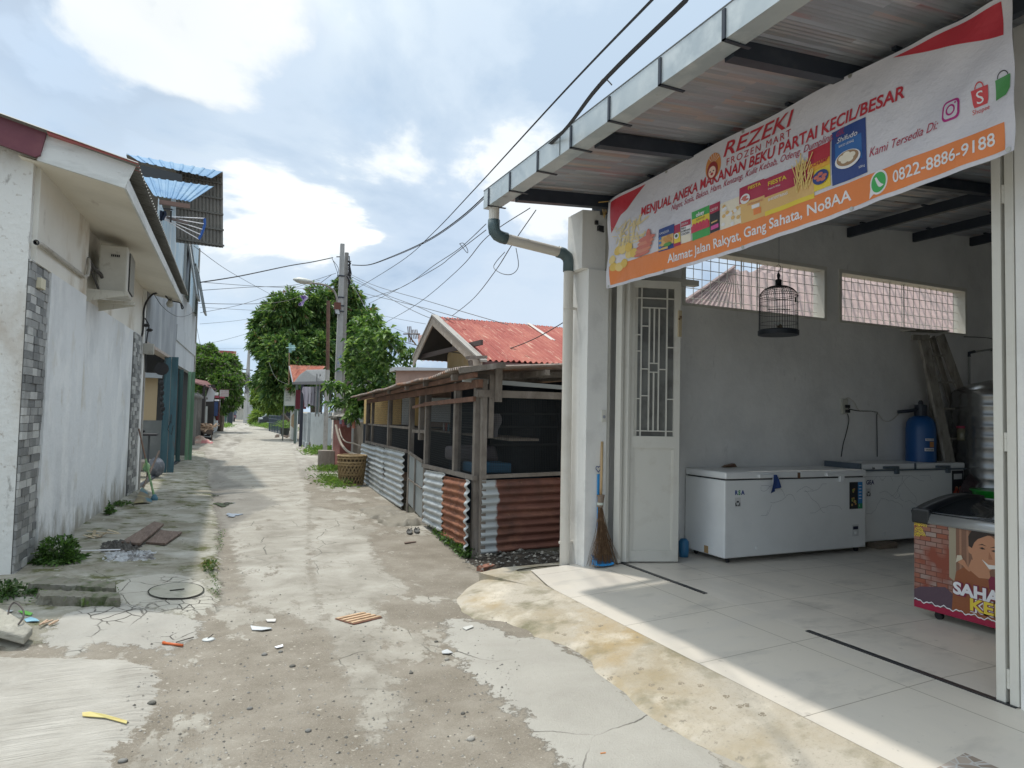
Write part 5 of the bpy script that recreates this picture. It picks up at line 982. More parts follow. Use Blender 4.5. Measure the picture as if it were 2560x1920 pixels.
# side/back walls of the workshop yard seen through the opening
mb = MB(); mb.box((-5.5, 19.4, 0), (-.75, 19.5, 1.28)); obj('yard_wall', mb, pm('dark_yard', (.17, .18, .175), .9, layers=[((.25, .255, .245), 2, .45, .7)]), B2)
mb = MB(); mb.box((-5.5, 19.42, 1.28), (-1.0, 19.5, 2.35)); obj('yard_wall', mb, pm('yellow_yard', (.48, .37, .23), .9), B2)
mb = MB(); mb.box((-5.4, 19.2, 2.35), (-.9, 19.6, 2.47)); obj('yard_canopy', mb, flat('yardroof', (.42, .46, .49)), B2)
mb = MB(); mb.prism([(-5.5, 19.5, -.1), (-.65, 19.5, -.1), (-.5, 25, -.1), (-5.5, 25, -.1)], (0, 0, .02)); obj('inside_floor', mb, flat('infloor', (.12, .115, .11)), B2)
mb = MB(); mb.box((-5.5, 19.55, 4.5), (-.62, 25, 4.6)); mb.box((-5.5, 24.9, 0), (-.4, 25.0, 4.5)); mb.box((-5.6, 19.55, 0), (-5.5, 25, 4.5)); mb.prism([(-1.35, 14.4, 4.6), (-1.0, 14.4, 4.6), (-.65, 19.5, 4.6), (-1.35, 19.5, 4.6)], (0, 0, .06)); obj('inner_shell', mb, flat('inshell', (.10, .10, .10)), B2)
mb = MB(); mb.box((-5.5, 14.38, -.1), (-1.2, 14.42, 4.6)); obj('party_wall', mb, ren, B2)
def wood(name, c, c2, c3): return pm(name, c, .65, layers=[(c2, 3, .45, .7, (2, 2, .3), 8), (c3, 9, .60, .75, (2, 2, .25), 8)], bump=(20, .4, (3, 3, .3)))
bld = wood('blue_green_wood', (.055, .125, .155), (.10, .20, .22), (.17, .10, .08)); gld = wood('green_wood', (.16, .30, .19), (.24, .38, .26), (.32, .30, .24)); dkg = wood('dark_green_wood', (.02, .06, .065), (.035, .09, .09), (.06, .05, .05))
def fold(y, x0, x1, z0, z1, m, n=3):
    for k in range(n):
        a = x0+(x1-x0)*k/n; b_ = x0+(x1-x0)*(k+1)/n; mb = MB(); sy = .05 if k % 2 else 0.
        mb.prism([(a+.004, y+sy, z0), (b_-.004, y+.05-sy, z0), (b_-.004, y+.10-sy, z0), (a+.004, y+.05+sy, z0)], (0, 0, z1-z0)); d = obj('folding_door', mb, m, B2, bevel=.004)
        mb = MB(); mb.prism([(a+.03, y+sy-.006, z0+.1), (a+.045, y+sy-.006, z0+.1), (a+.045, y+sy+.01, z0+.1), (a+.03, y+sy+.01, z0+.1)], (0, 0, z1-z0-.2)); obj('door_batten', mb, m, d)
fold(17.75, -.80, -.50, .10, 2.80, bld, 2); fold(22.0, -.36, -.16, .10, 2.68, gld, 2); fold(21.4, -.58, -.46, .1, 2.7, dkg, 1)
mb = MB(); lbox(mb, 14.5, 14.62, .0, 2.82, -.10, -.03); obj('door_jamb', mb, gld, B2)
mb = MB(); lbox(mb, 14.6, 17.9, .07, .11, -.10, -.02); lbox(mb, 19.9, 22.2, .07, .11, -.10, -.02); obj('threshold_rail', mb, steel_d, B2)
mb = MB(); mb.tube([A(-.60, 17.70, 1.25), A(-.60, 17.66, 1.28), A(-.60, 17.66, 1.42), A(-.60, 17.70, 1.45)], .01, 6); mb.tube([A(-.62, 17.68, 1.3), A(-.66, 17.66, 1.1), A(-.58, 17.66, .98), A(-.55, 17.67, 1.2)], .008, 5); obj('door_bolt', mb, rub, B2)
# roofs on top
def quadroof(name, a, b_, c, d, n, m, amp=.018, t=.006):
    """a-b lower edge, d-c upper edge; ribs run between the edges"""
    a, b_, c, d = (np.array(q, float) for q in (a, b_, c, d)); nn = np.cross(b_-a, d-a); nn /= np.linalg.norm(nn); mb = MB()
    def f(u, v):
        ph = (u*n) % 1; w = 1 if ph < .18 else (1-(ph-.18)/.1 if ph < .28 else (0 if ph < .9 else (ph-.9)/.1)); return a*(1-u)*(1-v)+b_*u*(1-v)+c*u*v+d*(1-u)*v+nn*amp*w
    mb.grid(f, n*10, 1, -t if nn[2] > 0 else t); return obj(name, mb, m, B2)
quadroof('upper_roof', P(345, 404, y=16.95), P(531, 446, y=16.95), P(557, 430, y=17.2), P(316, 386, y=17.2), 9, blueroof)
quadroof('lower_roof', P(384, 490, y=15.9), P(477, 505, y=15.9), P(535, 467, y=16.35), P(355, 442, y=16.35), 9, blueroof)
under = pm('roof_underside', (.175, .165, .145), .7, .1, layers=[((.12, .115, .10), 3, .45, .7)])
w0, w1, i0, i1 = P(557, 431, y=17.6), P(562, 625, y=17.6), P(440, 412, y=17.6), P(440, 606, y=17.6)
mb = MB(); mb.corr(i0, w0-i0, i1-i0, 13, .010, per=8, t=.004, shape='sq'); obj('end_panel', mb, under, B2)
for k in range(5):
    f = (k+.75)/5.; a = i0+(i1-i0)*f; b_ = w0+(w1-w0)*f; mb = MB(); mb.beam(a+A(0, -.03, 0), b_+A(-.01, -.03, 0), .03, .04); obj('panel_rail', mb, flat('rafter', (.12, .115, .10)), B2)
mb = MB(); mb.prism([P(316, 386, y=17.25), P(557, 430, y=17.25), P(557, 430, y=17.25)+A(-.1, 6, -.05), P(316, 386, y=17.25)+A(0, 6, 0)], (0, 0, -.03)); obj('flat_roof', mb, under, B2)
mb = MB(); a, b_ = P(398, 505, y=15.5), P(475, 516, y=15.5); mb.beam(a, b_, .05, .09); obj('roof_beam', mb, pm('rusty_beam', (.16, .10, .08), .7), B2)
mb = MB(); a, b_ = P(350, 432, y=16.6), P(455, 462, y=16.6); mb.prism([P(352, 412, y=16.8), P(455, 436, y=16.8), P(455, 462, y=16.8), P(352, 447, y=16.8)], (0, .06, 0)); obj('shaded_gap', mb, flat('gapd', (.035, .04, .045)), B2)  # near-black panel stands for the shaded truss space between the blue roofs
for (x0_, x1_, y0_, y1_) in ((452, 520, 452, 462), (470, 550, 523, 532)): mb = MB(); mb.beam(P(x0_, y0_, y=18.5), P(x1_, y1_, y=18.5), .05, .07); obj('roof_brace', mb, flat('bracegrey', (.30, .31, .31), .5, .3), B2)
# open casement windows in cladding
for (ya, yb_, zc, zd) in ((20.6, 21.8, 4.75, 6.35), (23.6, 24.6, 4.7, 6.1)):
    mb = MB(); lbox(mb, ya, yb_, zc, zd, -.03, .025); wd = obj('window', mb, flat('win_dark', (.015, .03, .03), .3), B2)
    mb = MB(); lbox(mb, ya-.08, ya, zc-.06, zd+.06, -.01, .05); lbox(mb, yb_, yb_+.08, zc-.06, zd+.06, -.01, .05); lbox(mb, ya-.08, yb_+.08, zd+.0, zd+.08, -.01, .05); obj('frame', mb, flat('alum', (.40, .43, .43), .5, .2), wd)
    a, b_ = LW(yb_, zd, .03), LW(yb_, zc, .32); mb = MB(); mb.beam(a, b_, .05, .05); a2, b2 = LW(ya, zd, .03), LW(ya, zc, .32); mb.beam(a2, b2, .05, .05); mb.beam(b_, b2, .05, .05); obj('sash', mb, flat('sashg', (.25, .27, .27)), wd); mb = MB(); mb.add([a, a2, b2, b_], [(0, 1, 2, 3)]); obj('pane', mb, pm('blue_pane', (.20, .27, .30), .12), wd)
# things on the frontage
dr = thing('drying_rack', 'fan-shaped wall drying rack with white rods and blue end arc under the blue roof', 'drying rack', P(398, 545, y=16)); pv = P(396, 540, y=15.8)
arc = [P(511, 546, y=16.3), P(512, 560, y=16.3), P(508, 574, y=16.3), P(503, 587, y=16.3), P(497, 598, y=16.3)]
for q_ in arc: mb = MB(); mb.tube([pv, q_], .010, 5); obj('rod', mb, WHT, dr)
mb = MB(); mb.tube(smooth_pts(arc), .028, 6); obj('end_arc', mb, flat('arcblue', (.01, .08, .32)), dr); mb = MB(); mb.beam(P(396, 538, y=15.9), P(470, 558, y=15.9), .05, .05); obj('arm', mb, flat('arm', (.13, .10, .09)), dr)
mb = MB(); c0, c1 = P(392, 526, y=15.6), P(412, 556, y=15.6); mb.grid(lambda u, v: (c0[0]+(c1[0]-c0[0])*(u+.12*math.sin(v*5)), 15.6+.04*math.sin(u*12), c0[2]+(c1[2]-c0[2])*v*(1-.15*u)), 8, 8, .02); single('hung_cloth', mb, flat('navycloth', (.012, .02, .04), .9), 'dark navy cloth hanging at the wall end of the drying rack', 'cloth')
mb = MB(); a = P(426, 527, y=15.8); mb.box(a, a+A(.03, .02, -.24)); mb.box(a+A(-.14, 0, .02), a+A(.04, .02, .05)); single('hanging_bracket', mb, rub, 'black T-shaped metal fitting hanging under the blue lower roof', 'bracket')
bx1 = P(372, 873, y=14.3); mb = MB(); mb.box((bx1[0]-.09, 14.2, bx1[2]-.10), (bx1[0]+.09, 14.33, bx1[2]+.10)); single('meter_box', mb, pm('meterbox', (.44, .43, .39), .6, layers=[((.3, .28, .24), 8, .5, .7)]), 'grey electricity meter box at the corner by the workshop opening', 'meter box', bevel=.01)
def cable(name, pts, r, m, label, cat, group=None, n=5, sm=8):
    """pts: (px, py, Y) -> real points"""
    mb = MB(); mb.tube(smooth_pts([P(a, b_, y=c) for a, b_, c in pts], sm), r, n, caps=True); return single(name, mb, m, label, cat, group)
wirem = flat('cable_black', (.02, .02, .022), .6); wireg = flat('cable_grey', (.10, .105, .11), .6)
cable('wall_cable', [(392, 733, 14.2), (380, 737, 14.2), (366, 755, 14.2), (360, 775, 14.2), (359, 800, 14.2), (357, 830, 14.2), (352, 850, 14.2), (352, 885, 14.2), (346, 905, 14.2)], .018, wirem, 'thick black cable bending down the house corner to the meter box', 'cable')
cable('wall_cable', [(362, 795, 14.25), (372, 815, 14.25), (368, 840, 14.25), (364, 880, 14.25), (364, 930, 14.25)], .012, wirem, 'thin black cable with joints beside the meter box', 'cable')
for (a, b_) in ((366, 814), (374, 826)): mb = MB(); c = P(a, b_, y=14.22); mb.lathe(c-A(.055, 0, 0), [(.008, 0), (.03, .03), (.03, .08), (.008, .11)], 8, (1, 0, .1)); single('cable_joint', mb, rub, 'black splice joint on the cables above the meter box, %s one' % ('upper' if b_ < 820 else 'lower'), 'cable joint', 'cable joints at the house corner')
cable('lamp_cable', [(392, 733, 14.3), (410, 735, 14.3), (418, 745, 14.3), (430, 752, 14.4), (450, 757, 14.5), (458, 768, 14.5), (455, 772, 14.5), (452, 760, 14.5)], .012, wirem, 'black cable looping under the end of the low eave to the bulb', 'cable')
c = P(425, 753, y=14.4); mb = MB(); mb.lathe(c+A(0, 0, .05), [(.035, 0), (.035, -.05), (.055, -.07), (.065, -.11), (.05, -.15), (.02, -.17)], 14); single('eave_lamp', mb, pm('lamp_glass', (.42, .42, .38), .2), 'round glass lamp hanging at the far end of the low eave', 'lamp', smooth=True)
cable('house_wire', [(385, 735, 14.4), (405, 765, 15), (430, 785, 16.5), (450, 792, 18), (470, 788, 21), (490, 778, 24.6)], .007, wireg, 'thin wire sagging across the grey rendered workshop wall', 'cable')
mb = MB(); mb.beam(P(383, 725, y=14.6), P(450, 747, y=14.75), .07, .12); obj('end_beam', mb, steel_d, B1)
# table and tools inside opening
tb = thing('work_table', 'small black-topped table inside the workshop opening', 'table', (-1.15, 17.3, .1)); z_ = 1.02
mb = MB(); mb.box((-1.75, 16.9, z_-.04), (-.84, 17.4, z_)); obj('tabletop', mb, flat('tabtop', (.03, .03, .035)), tb)
for x in (-1.7, -1.16, -1.0): mb = MB(); mb.beam((x, 17.1, .08), (x, 17.1, z_-.04), .04, .04); obj('leg', mb, flat('tableg', (.10, .11, .12), .5, .5), tb)
mb = MB(); mb.ball((-1.22, 17.1, z_+.06), .09, 12, 7, (1.6, 1, .6)); single('kettle', mb, rub, 'dark rounded machine part lying on the workshop table', 'machine part', smooth=True)
mb = MB(); c = P(404, 922, y=17.65); mb.lathe(c-A(0, .05, 0), [(.02, 0), (.15, .01), (.15, .06), (.02, .07)], 20, (0, 1, 0)); single('round_pan', mb, rub, 'large round black pan hanging at the top of the workshop opening', 'pan')
mb = MB(); r = np.random.default_rng(3)
for k in range(7): c = P(403+r.random()*4, 955+k*13+r.random()*8, y=17.6); mb.ball(c, .03+.03*r.random(), 7, 5, (1, .6, 1.3))
mb.tube([P(404, 950, y=17.6), P(405, 1050, y=17.6)], .012, 5)
single('hung_tools', mb, rub, 'cluster of dark tools hanging beside the blue folding door', 'tools')
mb = MB(); c = P(390, 1168, y=17.0); mb.ball(c, .22, 12, 8, (.8, .8, 1.)); single('rubbish_sack', mb, pm('sack', (.14, .15, .17), .5, layers=[((.3, .3, .33), 9, .5, .7)], bump=(9, 1.)), 'grey plastic sack on the floor inside the workshop opening', 'sack', smooth=True)
mb = MB(); mb.box((-1.8, 18.4, .1), (-.95, 19.2, .32)); single('low_bench', mb, pm('bench', (.36, .31, .27), .8), 'pale low bench at the back of the workshop opening', 'bench', bevel=.01)
# broom, stick and scoop at the wall
br2 = thing('floor_broom', 'green-handled broom leaning at the workshop door jamb', 'broom', P(385, 1245, z=.08))
bt, bb_ = P(347, 1072, y=13.6), P(386, 1245, y=12.9); mb = MB(); mb.tube([bt, bt+(bb_-bt)*.45], .014, 7); obj('handle', mb, flat('brstick', (.16, .09, .06)), br2); mb = MB(); mb.tube([bt+(bb_-bt)*.45, bb_], .018, 7); obj('sleeve', mb, pm('grnslv', (.13, .26, .10), .6, layers=[((.35, .38, .25), 12, .5, .65)]), br2)
mb = MB(); mb.lathe(bb_-A(0, 0, .06), [(.05, 0), (.055, .06), (.025, .12)], 10); obj('brush_head', mb, flat('brblue', (.06, .16, .22)), br2)
mb = MB(); c = P(366, 1168, y=13.3); mb.ball(c, .06, 10, 6, (1, .5, 1.4)); single('cup_on_broom', mb, pm('grn_cup', (.25, .42, .22), .5, layers=[((.6, .62, .3), 15, .5, .6)]), 'green patterned plastic cup stuck on the leaning broom', 'cup', smooth=True)
mb = MB(); mb.tube([P(398, 1128, y=14.6), P(352, 1232, y=13.7)], .018, 6); single('wooden_stick', mb, flat('stickw', (.16, .11, .08)), 'brown wooden stick crossing behind the green broom', 'stick')
c0, c1, c2, c3 = P(334, 1258, z=.09), P(385, 1262, z=.03), P(382, 1240, z=.10), P(355, 1216, y=13.5); 
mb = MB(); mb.grid(lambda u, v: tuple((c0*(1-u)+c1*u)*(1-v)+(c3*(1-u)+(c2*.4+c3*.6)*u)*v+A(0, 0, .03*math.sin(math.pi*u)*(1-v))), 10, 8, .01); single('rubbish_scoop', mb, pm('scoop', (.16, .13, .08), .8, layers=[((.05, .13, .17), 3, .52, .6), ((.30, .27, .13), 4, .55, .68)]), 'bent tin rubbish scoop on the ground at the second brick pilaster', 'scoop')
# ================================================================ RIGHT SIDE: COOP
CK, CL = .085, 2.23
def CW(y, z, d=0.): return A(CL+CK*y-d, y, z)           # coop street face, d out towards the alley
def CP(px, py, d=0.):
    q = ray(px, py); return CAM+q*((CL-d)/(q[0]-CK*q[1]))
oldw = pm('weathered_timber', (.20, .175, .15), .85, layers=[((.12, .10, .085), 4, .45, .7, (1, 1, 1), 8), ((.30, .275, .25), 7, .52, .72, (1, 1, .3), 8), ((.06, .05, .045), 16, .66, .78)], bump=(22, .6, (2, 2, .5)))
redw = pm('reddish_timber', (.20, .105, .07), .8, layers=[((.12, .065, .045), 4, .45, .7), ((.32, .20, .14), 6, .58, .75)], bump=(20, .5))
tin = pm('corrugated_tin', (.46, .49, .50), .45, .45, layers=[((.36, .38, .385), 2.5, .45, .7), ((.56, .585, .59), 5, .52, .75), ((.27, .27, .26), 11, .64, .8)], bump=(14, .2))
rust = pm('rusted_tin', (.22, .085, .045), .75, .1, layers=[((.34, .15, .075), 3, .48, .68), ((.13, .055, .035), 5, .5, .72), ((.44, .42, .39), 13, .72, .80), ((.42, .25, .14), 20, .62, .8)], bump=(18, .35))
def rustex(t, C, col, b):
    L = t.links.new; sp = N(t, 'ShaderNodeSeparateXYZ'); L(C, sp.inputs[0]); n = N(t, 'ShaderNodeTexNoise', ins={'Scale': 5., 'Detail': 6.}); L(C, n.inputs[0])
    m_ = N(t, 'ShaderNodeMath', operation='MULTIPLY_ADD', ins={1: .22}); L(n.outputs[0], m_.inputs[0]); L(sp.outputs[0], m_.inputs[2]); r = N(t, 'ShaderNodeMapRange', ins={1: -.46, 2: -.435}); L(m_.outputs[0], r.inputs[0])
    return mixc(t, r.outputs[0], (.40, .43, .44), col)
rust2 = pm('half_rusted_tin', (.15, .062, .045), .8, .05, layers=[((.22, .10, .065), 2.5, .48, .68, (1, 1, 3)), ((.09, .045, .035), 4, .5, .72), ((.60, .58, .54), 15, .745, .78), ((.30, .17, .10), 22, .64, .8)], bump=(18, .35), extra=rustex)
CO = thing('tin_stall', 'timber-framed stall with wire mesh and corrugated tin sides beside the shop', 'stall', (3.6, 10.5, 0))
def post(px, y0z, y1z, w=.07, m=oldw, d=.0, name='post'):
    pass
def cbeam(name, a, b_, w=.04, h=.07, m=oldw): mb = MB(); mb.beam(a, b_, w, h); return obj(name, mb, m, CO)
cbeam('top_plate', CW(15.9, 1.86, .02), CW(6.95, 1.95, .02), .05, .09, redw); cbeam('rail', CW(9.62, 1.74, .05), CW(7.08, 1.78, .05), .03, .055, redw)
cbeam('rail', CW(10.55, 1.70, .03), CW(9.65, 1.74, .03), .03, .045, redw); cbeam('rail', CW(10.6, 1.32, .0), CW(9.6, 1.34, .0), .05, .05); cbeam('rail', CW(15.9, .92, .03), CW(10.95, .97, .03), .05, .05); cbeam('rail', CW(9.7, .84, .03), CW(7.05, .90, .03), .05, .05)
cbeam('rail', CW(15.9, 1.33, .0), CW(10.9, 1.36, .0), .03, .04)
for y, z0, z1, w, m in ((15.85, .0, 1.9, .09, oldw), (15.1, .9, 1.85, .05, oldw), (12.86, .9, 1.86, .08, oldw), (10.78, -.05, 1.95, .08, oldw), (10.05, 1.2, 1.9, .07, oldw), (9.6, .0, 2.0, .08, oldw), (7.96, .85, 2.0, .085, oldw), (7.12, -.06, 2.0, .07, oldw)):
    mb = MB(); mb.beam(CW(y, z0), CW(y, z1), w, .07, up=(0, 1, 0)); obj('post', mb, m, CO)
mb = MB(); mb.beam((2.89, 7.02, -.05), (2.87, 7.02, 2.0), .06, .06, up=(0, 1, 0)); obj('post', mb, oldw, CO); mb = MB(); mb.beam((2.95, 7.0, 1.35), (2.95, 7.0, 2.05), .055, .04, up=(0, 1, 0)); obj('post', mb, oldw, CO); mb = MB(); mb.beam((3.02, 6.98, 1.75), (3.02, 6.98, 2.12), .085, .05, up=(0, 1, 0)); obj('post', mb, oldw, CO)
cbeam('side_rail', (2.78, 7.0, 1.84), (4.9, 7.05, 1.85), .05, .08); cbeam('side_rail', (2.86, 7.0, .92), (4.9, 7.05, .96), .05, .04); mb = MB(); mb.beam((2.7, 7.25, 2.0), (4.9, 7.3, 1.93), .04, .05); obj('side_rail', mb, flat('pale_bar', (.50, .54, .54)), CO)
# concrete plinth, mossy
plm = pm('mossy_plinth', (.20, .185, .15), .95, layers=[((.28, .265, .23), 3, .5, .7), ((.06, .09, .03), 5, .52, .68), ((.10, .09, .07), 9, .6, .75)], bump=(14, .8))
mb = MB(); mb.prism([CW(16.2, -.15, .03), CW(7.1, -.15, .01), CW(7.1, -.15, -.12), CW(16.2, -.15, -.12)], (0, 0, .26)); mb.box((2.85, 7.02, -.1), (4.9, 7.14, .08)); obj('plinth', mb, plm, CO)
# tin panels; ridges run along the wall
def hcorr(a, b_, z0, z1, n, amp, m, name='tin_panel', wob=.018, d=0., jag=0.):
    a = np.array(a, float); b_ = np.array(b_, float); V = b_-a; out = np.cross(A(V[0], V[1], 0), A(0, 0, 1)); out /= np.linalg.norm(out); mb = MB()
    def f(u, v):
        z = z0+(z1-z0)*u; w = math.sin(2*math.pi*u*n); p = a+V*v; bend = wob*mnoise.noise(Vector((u*3, v*6, a[1])))+.5*wob*mnoise.noise(Vector((u*12, v*20, a[1])))
        e = jag*math.sin(2*math.pi*u*n+.6)*(abs(2*v-1)**14)
        return A(p[0], p[1], z+p[2])+out*(amp*w+bend)+V/np.linalg.norm(V)*e*(1 if v > .5 else -1)*-1
    mb.grid(f, n*9, 26, .003); return obj(name, mb, m, CO)
hcorr(CW(9.42, 0, .075)+A(0, 0, -.04), CW(8.25, 0, .075)+A(0, 0, .015), .09, .84, 8, .016, tin, jag=.02); hcorr(CW(8.27, 0, .08)+A(0, 0, .015), CW(7.2, 0, .08)+A(0, 0, .065), .05, .80, 8, .016, rust, jag=.008); hcorr(CW(7.22, 0, .085)+A(0, 0, .07), CW(7.08, 0, .10)+A(0, 0, .08), .02, .80, 8, .016, tin, jag=.03)
hcorr(CW(16.3, 0, .08)+A(0, 0, -.02), CW(14.0, 0, .08), .0, .90, 9, .016, tin, jag=.03); hcorr(CW(14.0, 0, .09), CW(12.9, 0, .09), .0, .92, 9, .016, tin, jag=.03); hcorr(CW(12.95, 0, .075), CW(11.0, 0, .075)+A(0, 0, .03), .0, .93, 9, .016, tin, jag=.03)
hcorr((2.86, 6.985, .0), (4.9, 7.03, .03), .08, .88, 9, .016, rust2, name='side_tin_panel')
# sheet-metal door
mb = MB(); mb.prism([CW(10.72, .16, .03), CW(9.68, .06, .03), CW(9.68, .88, .03), CW(10.72, .96, .03)], (.02, 0, 0)); dk = obj('tin_door', mb, pm('door_tin', (.30, .34, .36), .5, .4, layers=[((.38, .42, .44), 3, .45, .7, (1, 1, .3)), ((.20, .22, .23), 6, .58, .75, (1, 1, .3))]), CO)
mb = MB(); mb.beam(CW(10.2, .12, .045), CW(10.2, .92, .045), .02, .02, up=(0, 1, 0)); mb.beam(CW(10.7, .55, .045), CW(9.7, .50, .045), .015, .02); mb.beam(CW(10.72, .97, .04), CW(9.68, .89, .04), .03, .04); obj('door_rail', mb, oldw, dk)
# wire mesh
def mesh_panel(a, b_, z0, z1, sp=.03, r=.0011, sag=0., name='wire_mesh', zt0=None):
    a = np.array(a, float); b_ = np.array(b_, float); L_ = np.linalg.norm((b_-a)[:2]); mb = MB(); n = int(L_/sp)
    for k in range(n+1): p = a+(b_-a)*k/n; mb.beam(A(p[0], p[1], z0), A(p[0], p[1], z1), 2*r, 2*r)
    m_ = int((z1-z0)/sp)
    for k in range(m_+1): z = z0+(z1-z0)*k/m_; mb.beam(A(a[0], a[1], z), A(b_[0], b_[1], z), 2*r, 2*r)
    return obj(name, mb, pm('mesh_wire', (.035, .04, .042), .6, .2), CO)
mesh_panel(CW(9.55, 0, -.01), CW(8.0, 0, -.01), .86, 1.76); mesh_panel(CW(7.92, 0, -.01), CW(7.16, 0, -.01), .88, 1.78); mesh_panel(CW(15.8, 0, -.01), CW(12.9, 0, -.01), .93, 1.85, .045); mesh_panel(CW(12.8, 0, -.01), CW(10.82, 0, -.01), .95, 1.85, .04)
mesh_panel((2.98, 7.06, 0), (4.85, 7.08, 0), .94, 1.82, .022)
# roof: low, corrugation across the alley direction
roofm = pm('stall_roof_tin', (.26, .21, .18), .65, .15, layers=[((.36, .17, .09), 2, .5, .66), ((.40, .37, .33), 4, .52, .7), ((.12, .10, .09), 7, .58, .75)])
z_e = lambda y: 2.10-.012*(y-7)
a, b_ = A(2.52, 6.72, 2.10), A(3.30, 16.6, 1.96)
mb = MB(); mb.corr(a, b_-a, A(3.2, .05, .22), 118, .017, per=6, t=-.003, nv=2, fn=lambda u, v: A(0, 0, .03*mnoise.noise(Vector((u*9, v*3, 0))))); obj('roof', mb, roofm, CO)
for k, y in enumerate((7.4, 8.9, 10.2, 11.8, 13.6, 15.6)): cbeam('rafter', (CL+CK*y-.24, y, 2.03-.012*(y-7)), (5.2, y, 2.2), .06, .07)
cbeam('purlin', (2.66, 6.75, 2.03), (3.42, 16.3, 1.90), .04, .05, redw); cbeam('purlin', (3.5, 6.7, 2.09), (3.9, 16, 2.02), .05, .06); cbeam('edge_board', (2.45, 6.70, 2.06), (2.98, 6.70, 2.15), .025, .06, oldw)
# tarpaulins and things inside
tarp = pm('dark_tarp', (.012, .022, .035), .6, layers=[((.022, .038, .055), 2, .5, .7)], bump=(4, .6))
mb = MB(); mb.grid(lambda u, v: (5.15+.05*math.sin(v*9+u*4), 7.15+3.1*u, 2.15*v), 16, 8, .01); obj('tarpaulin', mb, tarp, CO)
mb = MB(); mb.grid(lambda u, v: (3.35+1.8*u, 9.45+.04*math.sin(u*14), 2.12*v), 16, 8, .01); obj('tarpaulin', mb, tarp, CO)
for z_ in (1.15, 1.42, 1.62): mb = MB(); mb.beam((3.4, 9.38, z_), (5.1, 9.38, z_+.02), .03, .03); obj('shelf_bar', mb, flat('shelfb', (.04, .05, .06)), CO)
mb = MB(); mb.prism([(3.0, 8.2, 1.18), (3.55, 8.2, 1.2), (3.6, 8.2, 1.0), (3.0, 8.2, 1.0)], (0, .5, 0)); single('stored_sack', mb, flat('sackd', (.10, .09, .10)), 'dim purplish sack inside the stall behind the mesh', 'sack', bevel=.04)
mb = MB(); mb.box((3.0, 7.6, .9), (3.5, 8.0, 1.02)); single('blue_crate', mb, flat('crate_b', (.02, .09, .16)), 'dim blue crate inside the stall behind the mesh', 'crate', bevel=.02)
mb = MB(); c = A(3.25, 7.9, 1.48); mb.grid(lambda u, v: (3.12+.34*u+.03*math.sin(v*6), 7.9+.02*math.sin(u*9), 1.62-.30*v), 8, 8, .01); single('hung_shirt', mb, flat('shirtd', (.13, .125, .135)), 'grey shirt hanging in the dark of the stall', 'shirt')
mb = MB(); mb.tube([(3.3, 16.4, 1.0), (3.9, 16.4, 1.0)], .01, 5)
mb = MB(); mb.prism([CW(15.9, 1.30, -.5), CW(7.4, 1.30, -.5), CW(7.4, 1.30, -.9), CW(15.9, 1.30, -.9)], (0, 0, .03)); obj('inner_shelf', mb, oldw, CO)
for k in range(7): mb = MB(); y = 8.3+k*.16+(1.5 if k > 3 else 0); c = CW(y, 1.33, -.55); mb.lathe(c, [(.014, 0), (.014, .10+.02*(k % 2)), (.006, .12)], 8); single('bottle', mb, flat('botl%d' % (k % 3), ((.5, .5, .48), (.15, .25, .3), (.42, .12, .10))[k % 3], .3), 'small bottle on the inner shelf of the tin stall', 'bottle', 'bottles on the stall shelf')
# ---- pitched-roof house behind the stall
HS = thing('red_roof_house', 'cream house with rusty red corrugated gable roof behind the stall', 'house', (7, 14.5, 0))
redr = pm('red_corrugated', (.29, .062, .045), .75, .0, layers=[((.37, .115, .08), 1.4, .45, .62, (1, .25, 1)), ((.27, .055, .04), 3, .5, .72, (3, .3, 1)), ((.50, .30, .22), 5, .58, .68, (5, .2, 1)), ((.15, .05, .04), 9, .66, .8)])
def redex(t, C, col, b):
    return col
ap, en, ef = P(1084, 792, x=4.8), P(1200, 900, x=4.8), P(1037, 893, x=4.8)
apx = ap+A(7.5, -.25, -.05); en2 = en+A(7.5, -.25, -.05); ef2 = ef+A(7.5, -.25, 0)
mb = MB(); U_ = apx-ap; mb.corr(ap, U_, en-ap, 62, .022, per=6, t=.004, nv=2); 
rf = obj('roof', mb, redr, HS); mb = MB(); mb.corr(ap, U_, ef-ap, 62, .022, per=4, t=.004, nv=1); obj('roof', mb, redr, HS)
und = flat('roof_dark_under', (.035, .032, .03), .9)
for q in (en, ef): mb = MB(); mb.prism([ap+A(.02, 0, -.05), ap+A(7.4, -.25, -.09), q+A(7.4, -.25, -.09), q+A(.02, 0, -.05)], (0, 0, -.012)); obj('dark_underside', mb, und, HS)  # near-black sheet just below the red one darkens the underside
mb = MB(); mb.corr(ap+(en-ap)*.44+A(.6, 0, .03), U_*.9, (en-ap)*.57, 56, .022, per=6, t=-.004, nv=1); obj('roof_lap_sheet', mb, redr, HS)
for s_ in (2.35, 4.6):
    mb = MB(); mb.prism([ap+A(s_, -.03, .035), ap+A(s_+.10, -.03, .035), (ap*.55+en*.45)+A(s_+.13, 0, .035), (ap*.55+en*.45)+A(s_+.02, 0, .035)], (0, 0, .006)); obj('bare_strip', mb, pm('bare_tin', (.50, .45, .41), .5), HS)
bargem = pm('barge_paint', (.34, .29, .24), .8, layers=[((.30, .255, .22), 4, .5, .72), ((.58, .54, .49), 8, .55, .75), ((.14, .12, .10), 10, .66, .78)], bump=(18, .4))
